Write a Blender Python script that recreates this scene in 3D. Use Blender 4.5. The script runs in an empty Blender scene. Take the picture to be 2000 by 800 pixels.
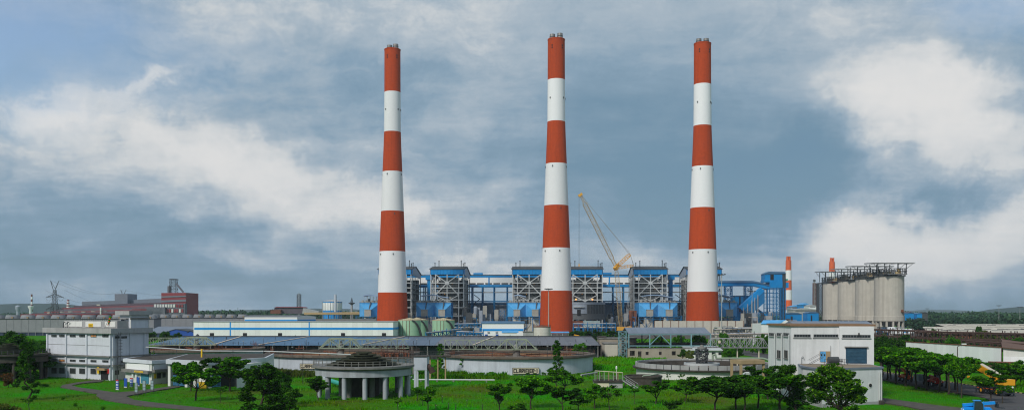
import bpy, math, random
import numpy as np
from mathutils import Vector, Matrix

# ------------------------------------------------------------------ camera, sky, sun, exposure
scene = bpy.context.scene
COL = scene.collection
FPX, HZ, CAMH = 1730.0, 612.0, 18.0           # focal length in photo pixels, horizon row, eye height in metres

cam_d = bpy.data.cameras.new('camera'); cam = bpy.data.objects.new('camera', cam_d); COL.objects.link(cam)
cam.location = (0, 0, CAMH); cam.rotation_euler = (math.radians(90), 0, 0)
cam_d.sensor_width = 36; cam_d.lens = 36 * FPX / 2000; cam_d.shift_y = (HZ - 400) / 2000
cam_d.clip_start = 1; cam_d.clip_end = 30000
scene.camera = cam

SUN_EL, SUN_AZ = 40, 214                      # degrees; azimuth clockwise from +Y: behind the camera, to its left
sun_d = bpy.data.lights.new('sun', 'SUN'); sun_d.energy = 2.4; sun_d.angle = math.radians(10); sun_d.color = (1.0, 0.95, 0.87)
sun = bpy.data.objects.new('sun', sun_d); COL.objects.link(sun)
_e, _a = math.radians(SUN_EL), math.radians(SUN_AZ)
_dir = Vector((math.cos(_e) * math.sin(_a), math.cos(_e) * math.cos(_a), math.sin(_e)))
sun.rotation_euler = _dir.to_track_quat('Z', 'Y').to_euler()

scene.view_settings.view_transform = 'Standard'; scene.view_settings.look = 'None'
scene.view_settings.exposure = 0.18; scene.view_settings.gamma = 1.0; scene.view_settings.use_curve_mapping = False
scene.render.engine = 'CYCLES'
scene.cycles.use_denoising = True; scene.cycles.filter_width = 1.15
scene.cycles.max_bounces = 5; scene.cycles.diffuse_bounces = 3; scene.cycles.glossy_bounces = 2
scene.cycles.transmission_bounces = 3; scene.cycles.transparent_max_bounces = 6; scene.cycles.volume_bounces = 0
scene.cycles.caustics_reflective = False; scene.cycles.caustics_refractive = False

world = bpy.data.worlds.new('World'); scene.world = world; world.use_nodes = True
def build_sky():
    nt = world.node_tree; N = nt.nodes; L = nt.links
    for n in list(N): N.remove(n)
    def new(t, **k):
        n = N.new(t)
        for a, b in k.items(): setattr(n, a, b)
        return n
    def link(v, sock):
        if isinstance(v, (int, float)): sock.default_value = v
        else: L.new(v, sock)
    def m(op, a, b=0.0, c=0.0, clamp=False):
        n = new('ShaderNodeMath', operation=op, use_clamp=clamp)
        link(a, n.inputs[0]); link(b, n.inputs[1]); link(c, n.inputs[2]); return n.outputs[0]
    tc = new('ShaderNodeTexCoord'); sep = new('ShaderNodeSeparateXYZ'); L.new(tc.outputs['Generated'], sep.inputs[0])
    x, y, z = sep.outputs
    az = m('ARCTAN2', x, y)                                    # 0 = straight ahead, positive to the right
    el = m('ARCSINE', z)
    comb = new('ShaderNodeCombineXYZ')                         # cloud sheet: flatter and smaller toward the horizon
    den = m('ADD', m('MAXIMUM', z, 0.0), 0.16)
    L.new(m('DIVIDE', x, den), comb.inputs[0]); L.new(m('DIVIDE', y, den), comb.inputs[1]); comb.inputs[2].default_value = 0.7
    def noise(scale, detail, rough, vec, dist=0.0):
        n = new('ShaderNodeTexNoise'); n.inputs['Scale'].default_value = scale; n.inputs['Detail'].default_value = detail
        n.inputs['Roughness'].default_value = rough; n.inputs['Distortion'].default_value = dist
        L.new(vec, n.inputs['Vector']); return n
    rot = new('ShaderNodeMapping'); rot.inputs['Rotation'].default_value = (0, 0, 0.6); rot.inputs['Scale'].default_value = (0.75, 1.5, 1)
    L.new(comb.outputs[0], rot.inputs[0])
    n1 = noise(1.3, 10, 0.58, rot.outputs[0], 0.35).outputs[0]
    n2 = noise(4.6, 10, 0.66, rot.outputs[0], 0.2).outputs[0]
    ncurl = noise(9.0, 8, 0.6, tc.outputs['Generated'])
    nw = noise(3.2, 7, 0.6, tc.outputs['Generated'])
    ws = new('ShaderNodeSeparateColor'); L.new(nw.outputs['Color'], ws.inputs[0])
    cs = new('ShaderNodeSeparateColor'); L.new(ncurl.outputs['Color'], cs.inputs[0])
    azw = m('ADD', az, m('ADD', m('MULTIPLY', m('SUBTRACT', ws.outputs[0], 0.5), 0.34), m('MULTIPLY', m('SUBTRACT', cs.outputs[0], 0.5), 0.14)))
    elw = m('ADD', el, m('ADD', m('MULTIPLY', m('SUBTRACT', ws.outputs[1], 0.5), 0.14), m('MULTIPLY', m('SUBTRACT', cs.outputs[1], 0.5), 0.07)))
    def blob(px, py, sx, sy, rotd=0.0):                        # a cloud bank: direction, angular size, tilt
        a0 = math.atan((px - 1000) / FPX); e0 = math.atan((HZ - py) / math.hypot(FPX, px - 1000))
        sx /= FPX; sy /= FPX; c, s = math.cos(math.radians(rotd)), math.sin(math.radians(rotd))
        da, de = m('SUBTRACT', azw, a0), m('SUBTRACT', elw, e0)
        u = m('ADD', m('MULTIPLY', da, c / sx), m('MULTIPLY', de, s / sx))
        v = m('ADD', m('MULTIPLY', da, -s / sy), m('MULTIPLY', de, c / sy))
        return m('EXPONENT', m('MULTIPLY', m('ADD', m('MULTIPLY', u, u), m('MULTIPLY', v, v)), -1.0))
    val = m('ADD', 0.60, m('MULTIPLY', m('SUBTRACT', n1, 0.5), 0.30))
    val = m('ADD', val, m('MULTIPLY', m('SUBTRACT', n2, 0.5), 0.22))
    BL = [(110, 245, 85, 26, 5, .34), (330, 265, 190, 48, -8, .30), (520, 290, 90, 60, -20, .18), (620, 350, 170, 38, -14, .30),
          (340, 175, 70, 16, 35, .26), (190, 330, 200, 30, 0, .14), (480, 385, 130, 22, 8, .12), (530, 480, 70, 20, 10, .10), (770, 390, 90, 24, 0, .2),
          (1850, 190, 110, 60, -10, .42), (1950, 270, 120, 60, 0, .30), (1780, 430, 250, 62, 0, .42), (1860, 480, 150, 36, 0, .16), (1900, 565, 240, 36, 0, -.34), (1960, 360, 110, 26, 0, -.12),
          (1640, 430, 130, 30, 6, .16), (1985, 540, 80, 16, 0, .16), (960, 385, 130, 30, 0, .14), (890, 470, 85, 20, 0, .22), (985, 500, 60, 16, 0, .16), (1240, 508, 60, 22, 0, .16),
          (520, 40, 420, 110, 0, .10), (820, 130, 170, 160, 0, .07), (1650, 60, 500, 60, 0, .10), (1150, 40, 350, 60, 0, .07),
          (1480, 335, 260, 75, -4, -.32), (1600, 300, 170, 60, 0, -.10), (1300, 440, 170, 50, 0, -.12), (1905, 385, 75, 30, 0, -.26),
          (90, 500, 300, 80, 0, -.10), (90, 150, 210, 70, 0, -.10), (560, 545, 230, 45, 0, -.13), (980, 280, 120, 90, 0, -.06), (1180, 250, 140, 130, 0, -.12), (1420, 200, 180, 60, 0, -.06),
          (650, 200, 150, 90, 0, -.06), (360, 430, 120, 30, 0, -.10), (1550, 540, 300, 25, 0, -.04)]
    c2 = new('ShaderNodeCombineXYZ'); L.new(azw, c2.inputs[0]); L.new(elw, c2.inputs[1])                       # fine streaks, slanting up to the right
    mp2 = new('ShaderNodeMapping'); mp2.inputs['Rotation'].default_value = (0, 0, -0.42); mp2.inputs['Scale'].default_value = (5.5, 15.0, 1); L.new(c2.outputs[0], mp2.inputs[0])
    n3 = noise(1.0, 12, 0.66, mp2.outputs[0], 0.5).outputs[0]
    n4 = noise(16.0, 12, 0.68, tc.outputs['Generated'], 0.3).outputs[0]
    calm = m('SUBTRACT', 1.0, m('MULTIPLY', blob(1230, 200, 430, 210), 0.65))                                    # the heavy grey mass in the middle is smooth
    val = m('ADD', val, m('MULTIPLY', calm, m('ADD', m('MULTIPLY', m('SUBTRACT', n3, 0.5), 0.50), m('MULTIPLY', m('SUBTRACT', n4, 0.5), 0.32))))
    for px, py, sx, sy, r, w in BL: val = m('ADD', val, m('MULTIPLY', blob(px, py, sx, sy, r), w * (.8 if w > 0 else 1.0)))
    ramp = new('ShaderNodeValToRGB'); L.new(val, ramp.inputs[0]); e = ramp.color_ramp.elements
    stops = [(0.0, (.045, .11, .17)), (.20, (.085, .18, .265)), (.40, (.150, .262, .36)), (.55, (.25, .362, .47)), (.68, (.41, .49, .565)), (.78, (.62, .65, .67)), (.90, (.73, .735, .735)), (1.0, (.77, .765, .755))]
    e[0].position, e[0].color = stops[0][0], (*stops[0][1], 1); e[1].position, e[1].color = stops[-1][0], (*stops[-1][1], 1)
    for p, c in stops[1:-1]: q = e.new(p); q.color = (*c, 1)
    cl = new('ShaderNodeVectorMath', operation='SCALE'); L.new(ramp.outputs[0], cl.inputs[0]); cl.inputs['Scale'].default_value = 8.7
    sky = new('ShaderNodeTexSky', sky_type='NISHITA'); sky.sun_disc = False
    sky.sun_elevation = math.radians(SUN_EL); sky.sun_rotation = math.radians(SUN_AZ); sky.altitude = 0; sky.air_density = 1.0; sky.dust_density = 1.5; sky.ozone_density = 1.5
    gap = m('ADD', m('MULTIPLY', blob(-60, 70, 330, 150), .95), m('MULTIPLY', blob(1960, 20, 160, 60), .4))      # where the blue shows through
    gap = m('ADD', gap, m('MULTIPLY', m('SUBTRACT', 0.5, val), 0.6))
    gap = m('MULTIPLY', gap, 1.0, clamp=True)
    mix = new('ShaderNodeMix', data_type='RGBA'); L.new(gap, mix.inputs['Factor']); L.new(cl.outputs[0], mix.inputs['A']); sk = new('ShaderNodeVectorMath', operation='SCALE'); L.new(sky.outputs[0], sk.inputs[0]); sk.inputs['Scale'].default_value = 1.4; L.new(sk.outputs[0], mix.inputs['B'])
    bg = new('ShaderNodeBackground'); bg.inputs['Strength'].default_value = 0.1; L.new(mix.outputs['Result'], bg.inputs['Color'])
    out = new('ShaderNodeOutputWorld'); L.new(bg.outputs[0], out.inputs[0])
build_sky()
world.cycles.sampling_method = 'MANUAL'; world.cycles.sample_map_resolution = 512

# ------------------------------------------------------------------ helpers
def DG(py): return CAMH * FPX / (py - HZ)                      # distance of a ground point seen at row py
def X(px, D): return (px - 1000) * D / FPX
def Z(py, D): return CAMH + (HZ - py) * D / FPX
def P(px, py, D): return Vector((X(px, D), D, Z(py, D)))
def G(px, py): d = DG(py); return Vector((X(px, d), d, 0))

ROOT = {}
def thing(name, label, cat, loc=(0, 0, 0), group=None, kind=None):
    o = bpy.data.objects.new(name, None); o.empty_display_size = 0.5; COL.objects.link(o); o.location = loc
    tag(o, label, cat, group, kind); ROOT[o.name] = Vector(loc); return o
def tag(o, label=None, cat=None, group=None, kind=None):
    if label: o['label'] = label
    if cat: o['category'] = cat
    if group: o['group'] = group
    if kind: o['kind'] = kind
    return o
def rloc(parent):
    if parent is None: return Vector((0, 0, 0))
    while parent.parent: parent = parent.parent
    return ROOT.get(parent.name, Vector((0, 0, 0)))
def copy_tree(o, parent=None):
    c = o.copy(); COL.objects.link(c); c.parent = parent
    for ch in o.children: copy_tree(ch, c)
    return c

class Face:
    """a vertical wall plane from ground point p0 to p1; d is measured outward (toward the camera side)"""
    def __init__(s, p0, p1):
        s.o = Vector((p0[0], p0[1])); e = Vector((p1[0], p1[1])) - s.o; s.len = e.length; s.u = e / s.len
        s.n = Vector((s.u.y, -s.u.x))
        if s.n.dot(s.o + e * .5) > 0: s.n = -s.n
    def a(s, px, d=0.0):
        q = (px - 1000) / FPX; o = s.o + s.n * d
        return (q * o.y - o.x) / (s.u.x - q * s.u.y)
    def pt(s, a, d, z): p = s.o + s.u * a + s.n * d; return Vector((p.x, p.y, z))
    def z(s, px, py, d=0.0): p = s.o + s.u * s.a(px, d) + s.n * d; return CAMH + (HZ - py) * p.y / FPX
    def r(s, px0, px1, py0, py1):                              # photo rectangle -> a0, a1, z0, z1 on this wall
        pc = (px0 + px1) / 2; return s.a(px0), s.a(px1), s.z(pc, max(py0, py1)), s.z(pc, min(py0, py1))

class MB:
    def __init__(s): s.v = []; s.f = []; s.sm = []
    def add(s, vs, fs, smooth=False):
        b = len(s.v); s.v += [tuple(v) for v in vs]; s.f += [tuple(i + b for i in f) for f in fs]; s.sm += [smooth] * len(fs); return s
    def hexa(s, p): return s.add(p, [(3, 2, 1, 0), (4, 5, 6, 7), (0, 1, 5, 4), (1, 2, 6, 5), (2, 3, 7, 6), (3, 0, 4, 7)])
    def box(s, x0, x1, y0, y1, z0, z1):
        return s.hexa([(x0, y0, z0), (x1, y0, z0), (x1, y1, z0), (x0, y1, z0), (x0, y0, z1), (x1, y0, z1), (x1, y1, z1), (x0, y1, z1)])
    def fbox(s, f, a0, a1, z0, z1, d0, d1):
        q = [f.pt(a0, d1, z0), f.pt(a1, d1, z0), f.pt(a1, d0, z0), f.pt(a0, d0, z0)]
        return s.hexa(q + [Vector((p.x, p.y, z1)) for p in q])
    def prism(s, poly, z0, z1):
        n = len(poly); vs = [(p[0], p[1], z0) for p in poly] + [(p[0], p[1], z1) for p in poly]
        return s.add(vs, [tuple(range(n - 1, -1, -1)), tuple(range(n, 2 * n))] + [(i, (i + 1) % n, n + (i + 1) % n, n + i) for i in range(n)])
    def vprism(s, f, prof, a0, a1):                            # profile [(d,z)] swept along a wall
        n = len(prof); vs = [f.pt(a0, d, z) for d, z in prof] + [f.pt(a1, d, z) for d, z in prof]
        return s.add(vs, [tuple(range(n)), tuple(range(2 * n - 1, n - 1, -1))] + [(i, n + i, n + (i + 1) % n, (i + 1) % n) for i in range(n)])
    def gprism(s, f, prof, d0, d1):                            # profile [(a,z)] in the wall plane, extruded d0..d1
        n = len(prof); vs = [f.pt(a, d1, z) for a, z in prof] + [f.pt(a, d0, z) for a, z in prof]
        return s.add(vs, [tuple(range(n)), tuple(range(2 * n - 1, n - 1, -1))] + [(i, n + i, n + (i + 1) % n, (i + 1) % n) for i in range(n)])
    def bar(s, p, q, w, h=None):
        p, q = Vector(p), Vector(q); h = h or w; t = (q - p)
        if t.length < 1e-6: return s
        t.normalize(); up = Vector((0, 0, 1)) if abs(t.z) < .95 else Vector((0, 1, 0))
        a = t.cross(up).normalized() * w / 2; b = a.cross(t).normalized() * h / 2
        return s.hexa([p - a - b, p + a - b, p + a + b, p - a + b, q - a - b, q + a - b, q + a + b, q - a + b])
    def tube(s, p, q, r0, r1=None, n=8, cap=True):
        p, q = Vector(p), Vector(q); r1 = r0 if r1 is None else r1; t = (q - p).normalized()
        up = Vector((0, 0, 1)) if abs(t.z) < .95 else Vector((0, 1, 0))
        a = t.cross(up).normalized(); b = a.cross(t).normalized(); vs = []
        for c, r in ((p, r0), (q, r1)):
            for i in range(n): g = 2 * math.pi * i / n; vs.append(c + (a * math.cos(g) + b * math.sin(g)) * r)
        s.add(vs, [(i, (i + 1) % n, n + (i + 1) % n, n + i) for i in range(n)], True)
        if cap: s.add(vs, [tuple(range(n - 1, -1, -1)), tuple(range(n, 2 * n))])
        return s
    def path(s, pts, r, n=7):
        for p, q in zip(pts[:-1], pts[1:]): s.tube(p, q, r, r, n)
        return s
    def lathe(s, c, prof, n=48, smooth=True):
        if smooth and len(prof) > 2:                           # hard corners stay sharp: one lathe per smooth run
            runs = [[prof[0]]]
            for i in range(1, len(prof)):
                runs[-1].append(prof[i])
                if i < len(prof) - 1:
                    a = Vector((prof[i][0] - prof[i - 1][0], prof[i][1] - prof[i - 1][1])); b = Vector((prof[i + 1][0] - prof[i][0], prof[i + 1][1] - prof[i][1]))
                    if a.length > 0 and b.length > 0 and a.angle(b) > .55: runs.append([prof[i]])
            if len(runs) > 1:
                for r_ in runs: s.lathe(c, r_, n, True)
                return s
        c = Vector(c); vs = []; k = len(prof)
        for i in range(n):
            g = 2 * math.pi * i / n
            for r, z in prof: vs.append((c.x + r * math.cos(g), c.y + r * math.sin(g), c.z + z))
        fs = []
        for i in range(n):
            j = (i + 1) % n
            for q in range(k - 1): fs.append((i * k + q, j * k + q, j * k + q + 1, i * k + q + 1))
        return s.add(vs, fs, smooth)
    def face(s, pts): return s.add(pts, [tuple(range(len(pts)))])
    def build(s, name, mat, parent=None):
        me = bpy.data.meshes.new(name); o3 = rloc(parent)
        v = np.array(s.v, dtype=np.float64).reshape(-1, 3) - np.array(o3)
        me.from_pydata(v.tolist(), [], s.f)
        if any(s.sm): me.polygons.foreach_set('use_smooth', s.sm)
        me.materials.append(MATS[mat] if isinstance(mat, str) else mat); me.update()
        o = bpy.data.objects.new(name, me); COL.objects.link(o); o.parent = parent
        return o

CUBES = {}
def bar_part(name, p, q, w, mat, parent, h=None):              # one steel member = one part; alike members share mesh data
    if mat not in CUBES:
        mb = MB().box(-.5, .5, -.5, .5, 0, 1); me = bpy.data.meshes.new('member'); me.from_pydata(mb.v, [], mb.f); me.materials.append(MATS[mat]); CUBES[mat] = me
    o3 = rloc(parent); p, q = Vector(p) - o3, Vector(q) - o3; t = q - p; ln = t.length; t.normalize()
    up = Vector((0, 0, 1)) if abs(t.z) < .95 else Vector((0, 1, 0)); a = t.cross(up).normalized(); b = t.cross(a).normalized()
    mt = Matrix(((a.x * w, b.x * (h or w), t.x * ln, p.x), (a.y * w, b.y * (h or w), t.y * ln, p.y), (a.z * w, b.z * (h or w), t.z * ln, p.z), (0, 0, 0, 1)))
    o = bpy.data.objects.new(name, CUBES[mat]); COL.objects.link(o); o.parent = parent; o.matrix_local = mt
    return o

# ------------------------------------------------------------------ materials
MATS = {}
def material(name, col, rough=.8, var=.12, scale=.35, streak=0., scol=(.05, .05, .05), metal=0., spec=.3, bump=0., bscale=6., sfreq=.9, stretch=.07, ribs=0., thr=.5, ovar=.06):
    mt = bpy.data.materials.new(name); mt.use_nodes = True; nt = mt.node_tree; N, L = nt.nodes, nt.links
    b = N['Principled BSDF']; b.inputs['Roughness'].default_value = rough; b.inputs['Metallic'].default_value = metal
    b.inputs['Specular IOR Level'].default_value = spec
    geo = N.new('ShaderNodeNewGeometry'); no = N.new('ShaderNodeTexNoise'); L.new(geo.outputs['Position'], no.inputs['Vector'])
    no.inputs['Scale'].default_value = scale; no.inputs['Detail'].default_value = 8; no.inputs['Roughness'].default_value = .65
    rp = N.new('ShaderNodeMapRange'); L.new(no.outputs[0], rp.inputs[0]); rp.inputs[1].default_value = .25; rp.inputs[2].default_value = .75
    rp.inputs[3].default_value = 1 - var; rp.inputs[4].default_value = 1 + var
    sc = N.new('ShaderNodeVectorMath'); sc.operation = 'SCALE'; sc.inputs[0].default_value = col; L.new(rp.outputs[0], sc.inputs['Scale'])
    oi = N.new('ShaderNodeObjectInfo'); mo = N.new('ShaderNodeMapRange'); L.new(oi.outputs['Random'], mo.inputs[0]); mo.inputs[3].default_value = 1 - ovar; mo.inputs[4].default_value = 1 + ovar
    s2 = N.new('ShaderNodeVectorMath'); s2.operation = 'SCALE'; L.new(sc.outputs[0], s2.inputs[0]); L.new(mo.outputs[0], s2.inputs['Scale'])
    cur = s2.outputs[0]
    if streak:
        mp = N.new('ShaderNodeMapping'); mp.inputs['Scale'].default_value = (sfreq, sfreq, sfreq * stretch); L.new(geo.outputs['Position'], mp.inputs[0])
        n2 = N.new('ShaderNodeTexNoise'); L.new(mp.outputs[0], n2.inputs['Vector']); n2.inputs['Scale'].default_value = 1; n2.inputs['Detail'].default_value = 6; n2.inputs['Roughness'].default_value = .7
        r2 = N.new('ShaderNodeMapRange'); L.new(n2.outputs[0], r2.inputs[0]); r2.inputs[1].default_value = thr; r2.inputs[2].default_value = thr + .28; r2.inputs[3].default_value = 0; r2.inputs[4].default_value = streak
        mx = N.new('ShaderNodeMix'); mx.data_type = 'RGBA'; L.new(r2.outputs[0], mx.inputs['Factor']); L.new(cur, mx.inputs['A']); mx.inputs['B'].default_value = (*scol, 1); cur = mx.outputs['Result']
    L.new(cur, b.inputs['Base Color'])
    hgt = None
    if bump:
        n3 = N.new('ShaderNodeTexNoise'); L.new(geo.outputs['Position'], n3.inputs['Vector']); n3.inputs['Scale'].default_value = bscale; n3.inputs['Detail'].default_value = 5
        bp = N.new('ShaderNodeBump'); bp.inputs['Strength'].default_value = bump; bp.inputs['Distance'].default_value = .1; L.new(n3.outputs[0], bp.inputs['Height']); L.new(bp.outputs[0], b.inputs['Normal'])
    MATS[name] = mt; return mt

M = material
M('chimney_red', (.45, .053, .003), .85, .14, .5, .5, (.20, .022, .003), sfreq=.7, stretch=.04, bump=.15)
M('chimney_white', (.80, .80, .80), .85, .02, .2, .10, (.6, .59, .57), sfreq=.5, stretch=.05)
M('flue_metal', (.28, .26, .24), .45, .2, .6, .5, (.08, .075, .07), metal=.5)
M('dark_hole', (.02, .02, .022), .9)
M('blue_sheet', (.002, .235, .58), .5, .12, .25, .22, (.02, .11, .30), sfreq=.8)
M('blue_steel', (.008, .15, .36), .55, .15, .5)
M('blue_faded', (.075, .34, .66), .55, .2, .12, .5, (.26, .44, .62), sfreq=.35)
M('blue_pale', (.27, .38, .55), .5, .12, .2, .3, (.16, .22, .34), sfreq=.5)
M('blue_roof', (.055, .14, .25), .5, .2, .12, .45, (.11, .12, .14), sfreq=.25, ovar=.12)
M('grey_roof', (.13, .135, .155), .5, .18, .15, .45, (.20, .19, .185), sfreq=.3, ovar=.12)
M('slate_roof', (.17, .20, .25), .45, .12, .2, .25, (.10, .11, .13), sfreq=.4)
M('slate_blue', (.095, .14, .205), .5, .18, .12, .45, (.15, .15, .16), sfreq=.25, ovar=.12)
M('duct_grey', (.13, .135, .14), .7, .2, .3, .4, (.07, .07, .07), sfreq=.3)
M('aerator_concrete', (.36, .385, .42), .9, .18, .3, .6, (.12, .12, .125), sfreq=.6, stretch=.12, bump=.15, thr=.46)
M('steel_grey', (.33, .34, .34), .6, .15, .4)
M('steel_pale', (.50, .52, .52), .6, .12, .4)
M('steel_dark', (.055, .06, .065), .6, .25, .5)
M('slab_dark', (.07, .075, .08), .9, .3, .4)
M('casing', (.38, .365, .32), .6, .18, .25, .4, (.17, .15, .12), sfreq=.35, stretch=.5)
M('clad_grey', (.30, .34, .40), .6, .12, .25, .3, (.17, .19, .22), sfreq=.4)
M('white_sheet', (.80, .81, .805), .55, .03, .2, .05, (.55, .56, .56), sfreq=.8)
M('stripe_blue', (.004, .27, .72), .5, .06)
M('cream_wall', (.55, .52, .44), .8, .10, .3, .25, (.25, .22, .18), sfreq=.4)
M('silo_concrete', (.49, .46, .40), .85, .10, .2, .6, (.27, .24, .20), sfreq=.4, stretch=.02, bump=.1, thr=.47)
M('concrete', (.36, .36, .36), .9, .16, .3, .45, (.12, .12, .12), sfreq=.5, bump=.15)
M('concrete_pale', (.49, .53, .59), .9, .14, .3, .5, (.18, .19, .21), sfreq=.55, bump=.12, thr=.52)
M('concrete_stain', (.20, .195, .185), .92, .30, .5, .6, (.05, .048, .045), sfreq=.8, stretch=.4, bump=.2)
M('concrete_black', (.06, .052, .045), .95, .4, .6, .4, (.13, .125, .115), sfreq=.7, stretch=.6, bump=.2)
M('grey_paint', (.57, .595, .65), .85, .10, .3, .40, (.26, .27, .29), sfreq=.55, stretch=.06, bump=.08, thr=.53)
M('grey_neutral', (.66, .665, .67), .85, .10, .3, .45, (.30, .30, .29), sfreq=.6, stretch=.05, bump=.08, thr=.5)
M('grey_shade', (.34, .38, .46), .85, .08, .3, .25, (.2, .22, .26), sfreq=.55)
M('offwhite', (.66, .66, .63), .85, .08, .3, .35, (.28, .27, .25), sfreq=.7, thr=.54)
M('beige_wall', (.34, .30, .24), .9, .15, .3, .4, (.13, .115, .09), sfreq=.5, bump=.15)
M('tan_concrete', (.36, .26, .15), .9, .15, .4, .35, (.2, .14, .08), sfreq=.6)
M('window_dark', (.02, .024, .028), .25, .3, .6, spec=.5)
M('window_frame', (.14, .15, .15), .7, .2)
M('tower_wall', (.24, .25, .265), .92, .12, .2, .35, (.16, .16, .165), sfreq=.25, stretch=.25)
M('tower_louvre', (.03, .045, .085), .7, .25)
M('tank_green', (.33, .52, .36), .6, .06, .2, .35, (.21, .34, .25), sfreq=.5, stretch=.05)
M('tank_cream', (.50, .42, .26), .7, .12, .3)
M('tank_white', (.60, .58, .52), .65, .08, .3, .35, (.35, .26, .17), sfreq=.5, stretch=.05)
M('pipe_pale', (.55, .45, .36), .6, .15)
M('pipe_rust', (.07, .040, .033), .85, .3, .6)
M('rust', (.17, .062, .035), .9, .3, .4, .4, (.08, .035, .025))
M('container_teal', (.30, .38, .38), .7, .12, .3, .35, (.17, .12, .09), sfreq=.6)
M('bridge_green', (.25, .31, .23), .65, .18, .5, .35, (.24, .21, .13), sfreq=.7, stretch=.7)
M('teal_steel', (.17, .32, .36), .6, .18, .4)
M('sludge', (.26, .125, .04), .7, .35, .12, .5, (.06, .04, .02), sfreq=.2, stretch=1)
M('water_dark', (.012, .016, .018), .12, .3, .1, spec=.5)
M('sign_cream', (.62, .56, .42), .8, .06)
M('letter_black', (.012, .012, .012), .7, .05)
M('sign_yellow', (.75, .48, .02), .6, .06)
M('sign_blue', (.02, .08, .36), .5, .08)
M('sign_red', (.5, .03, .03), .5)
M('sign_white', (.75, .77, .8), .5)
M('sheet_teal', (.27, .36, .38), .5, .1)
M('shutter_teal', (.06, .24, .34), .5, .1, .5)
M('shutter_blue', (.025, .075, .125), .5, .3, 1.2, .4, (.07, .13, .17), sfreq=1.2, stretch=1.5)
M('door_blue', (.10, .34, .62), .5, .08)
M('brown_coping', (.22, .13, .075), .85, .2, .5)
M('brown_roof', (.15, .085, .06), .8, .25, .3, .3, (.07, .045, .035))
M('roof_flat', (.24, .19, .14), .9, .2, .25, .3, (.10, .085, .07))
M('cream_roof', (.55, .50, .41), .7, .08, .2, .3, (.36, .31, .24), sfreq=.15)
M('mill_red', (.24, .040, .045), .8, .15, .2, .3, (.14, .045, .055), sfreq=.1)
M('mill_dark', (.10, .08, .10), .8, .2, .1)
M('mill_slate', (.17, .19, .23), .7, .15, .1)
M('mill_wall', (.12, .125, .15), .8, .15, .1)
M('crane_yellow', (.70, .36, .05), .6, .12)
M('crane_tan', (.40, .29, .14), .7, .15)
M('vehicle_yellow', (.78, .36, .012), .4, .06, spec=.5)
M('vehicle_orange', (.70, .11, .012), .4, .08, spec=.5)
M('vehicle_red', (.55, .035, .02), .4, .08, spec=.5)
M('vehicle_blue', (.005, .26, .72), .35, .05, spec=.5)
M('vehicle_dark', (.025, .032, .042), .5, .2)
M('rubber', (.015, .015, .015), .9, .1)
M('glass', (.03, .045, .05), .08, .1, spec=.6)
M('lamp_white', (.8, .8, .78), .4)
M('asphalt', (.075, .072, .075), .9, .22, .3, .35, (.12, .11, .105), sfreq=.25, stretch=1, bump=.1)
M('path_grey', (.075, .066, .058), .95, .35, .5, .5, (.14, .12, .10), sfreq=.35, stretch=1, bump=.15)
M('kerb_black', (.025, .025, .025), .8); M('kerb_yellow', (.55, .45, .2), .8)
M('rim_stain', (.13, .105, .085), .95, .4, .5, .5, (.04, .036, .03), sfreq=.7, stretch=.6, bump=.2)
M('post_dark', (.03, .027, .025), .9, .3)
M('moss_step', (.045, .05, .03), .95, .35, .6, .4, (.10, .095, .07), sfreq=.8, stretch=1, bump=.2)
M('bark', (.055, .042, .032), .95, .3, 3.0, bump=.3)
M('lamp_orange', (.8, .3, .05), .5)
M('green_pipe', (.04, .32, .26), .5, .1)

def foliage(name, dark, light, tip, trans=.25, patch=None):
    mt = bpy.data.materials.new(name); mt.use_nodes = True; nt = mt.node_tree; N, L = nt.nodes, nt.links
    b = N['Principled BSDF']; b.inputs['Roughness'].default_value = .8; b.inputs['Specular IOR Level'].default_value = .04
    geo = N.new('ShaderNodeNewGeometry'); oi = N.new('ShaderNodeObjectInfo')
    rp = N.new('ShaderNodeValToRGB'); e = rp.color_ramp.elements; L.new(geo.outputs['Random Per Island'], rp.inputs[0])
    e[0].color = (*dark, 1); e[1].color = (*tip, 1); q = e.new(.7); q.color = (*light, 1)
    mr = N.new('ShaderNodeMapRange'); L.new(oi.outputs['Random'], mr.inputs[0]); mr.inputs[3].default_value = .7; mr.inputs[4].default_value = 1.4
    sc = N.new('ShaderNodeVectorMath'); sc.operation = 'SCALE'; L.new(rp.outputs[0], sc.inputs[0]); L.new(mr.outputs[0], sc.inputs['Scale'])
    col = sc.outputs[0]
    if patch:                                                  # dry and lush patches across the lawn
        no = N.new('ShaderNodeTexNoise'); L.new(geo.outputs['Position'], no.inputs['Vector']); no.inputs['Scale'].default_value = .04; no.inputs['Detail'].default_value = 7; no.inputs['Roughness'].default_value = .68
        r3 = N.new('ShaderNodeValToRGB'); L.new(no.outputs[0], r3.inputs[0]); e3 = r3.color_ramp.elements; e3[0].position, e3[0].color = .36, (*patch[0], 1); e3[1].position, e3[1].color = .64, (*patch[2], 1); q3 = e3.new(.5); q3.color = (*patch[1], 1)
        mm = N.new('ShaderNodeMix'); mm.data_type = 'RGBA'; mm.blend_type = 'MULTIPLY'; mm.inputs['Factor'].default_value = 1; L.new(col, mm.inputs['A']); L.new(r3.outputs[0], mm.inputs['B']); col = mm.outputs['Result']
    L.new(col, b.inputs['Base Color'])
    tr = N.new('ShaderNodeBsdfTranslucent'); L.new(col, tr.inputs[0]); mx = N.new('ShaderNodeMixShader'); mx.inputs[0].default_value = trans
    L.new(b.outputs[0], mx.inputs[1]); L.new(tr.outputs[0], mx.inputs[2]); L.new(mx.outputs[0], N['Material Output'].inputs[0])
    MATS[name] = mt
foliage('leaf', (.014, .065, .003), (.042, .18, .004), (.15, .37, .006))
foliage('leaf_dark', (.010, .042, .004), (.026, .10, .006), (.085, .23, .008))
foliage('leaf_mid', (.011, .045, .003), (.036, .12, .005), (.13, .27, .008))
foliage('leaf_bright', (.025, .12, .004), (.07, .27, .005), (.19, .40, .01))
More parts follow.
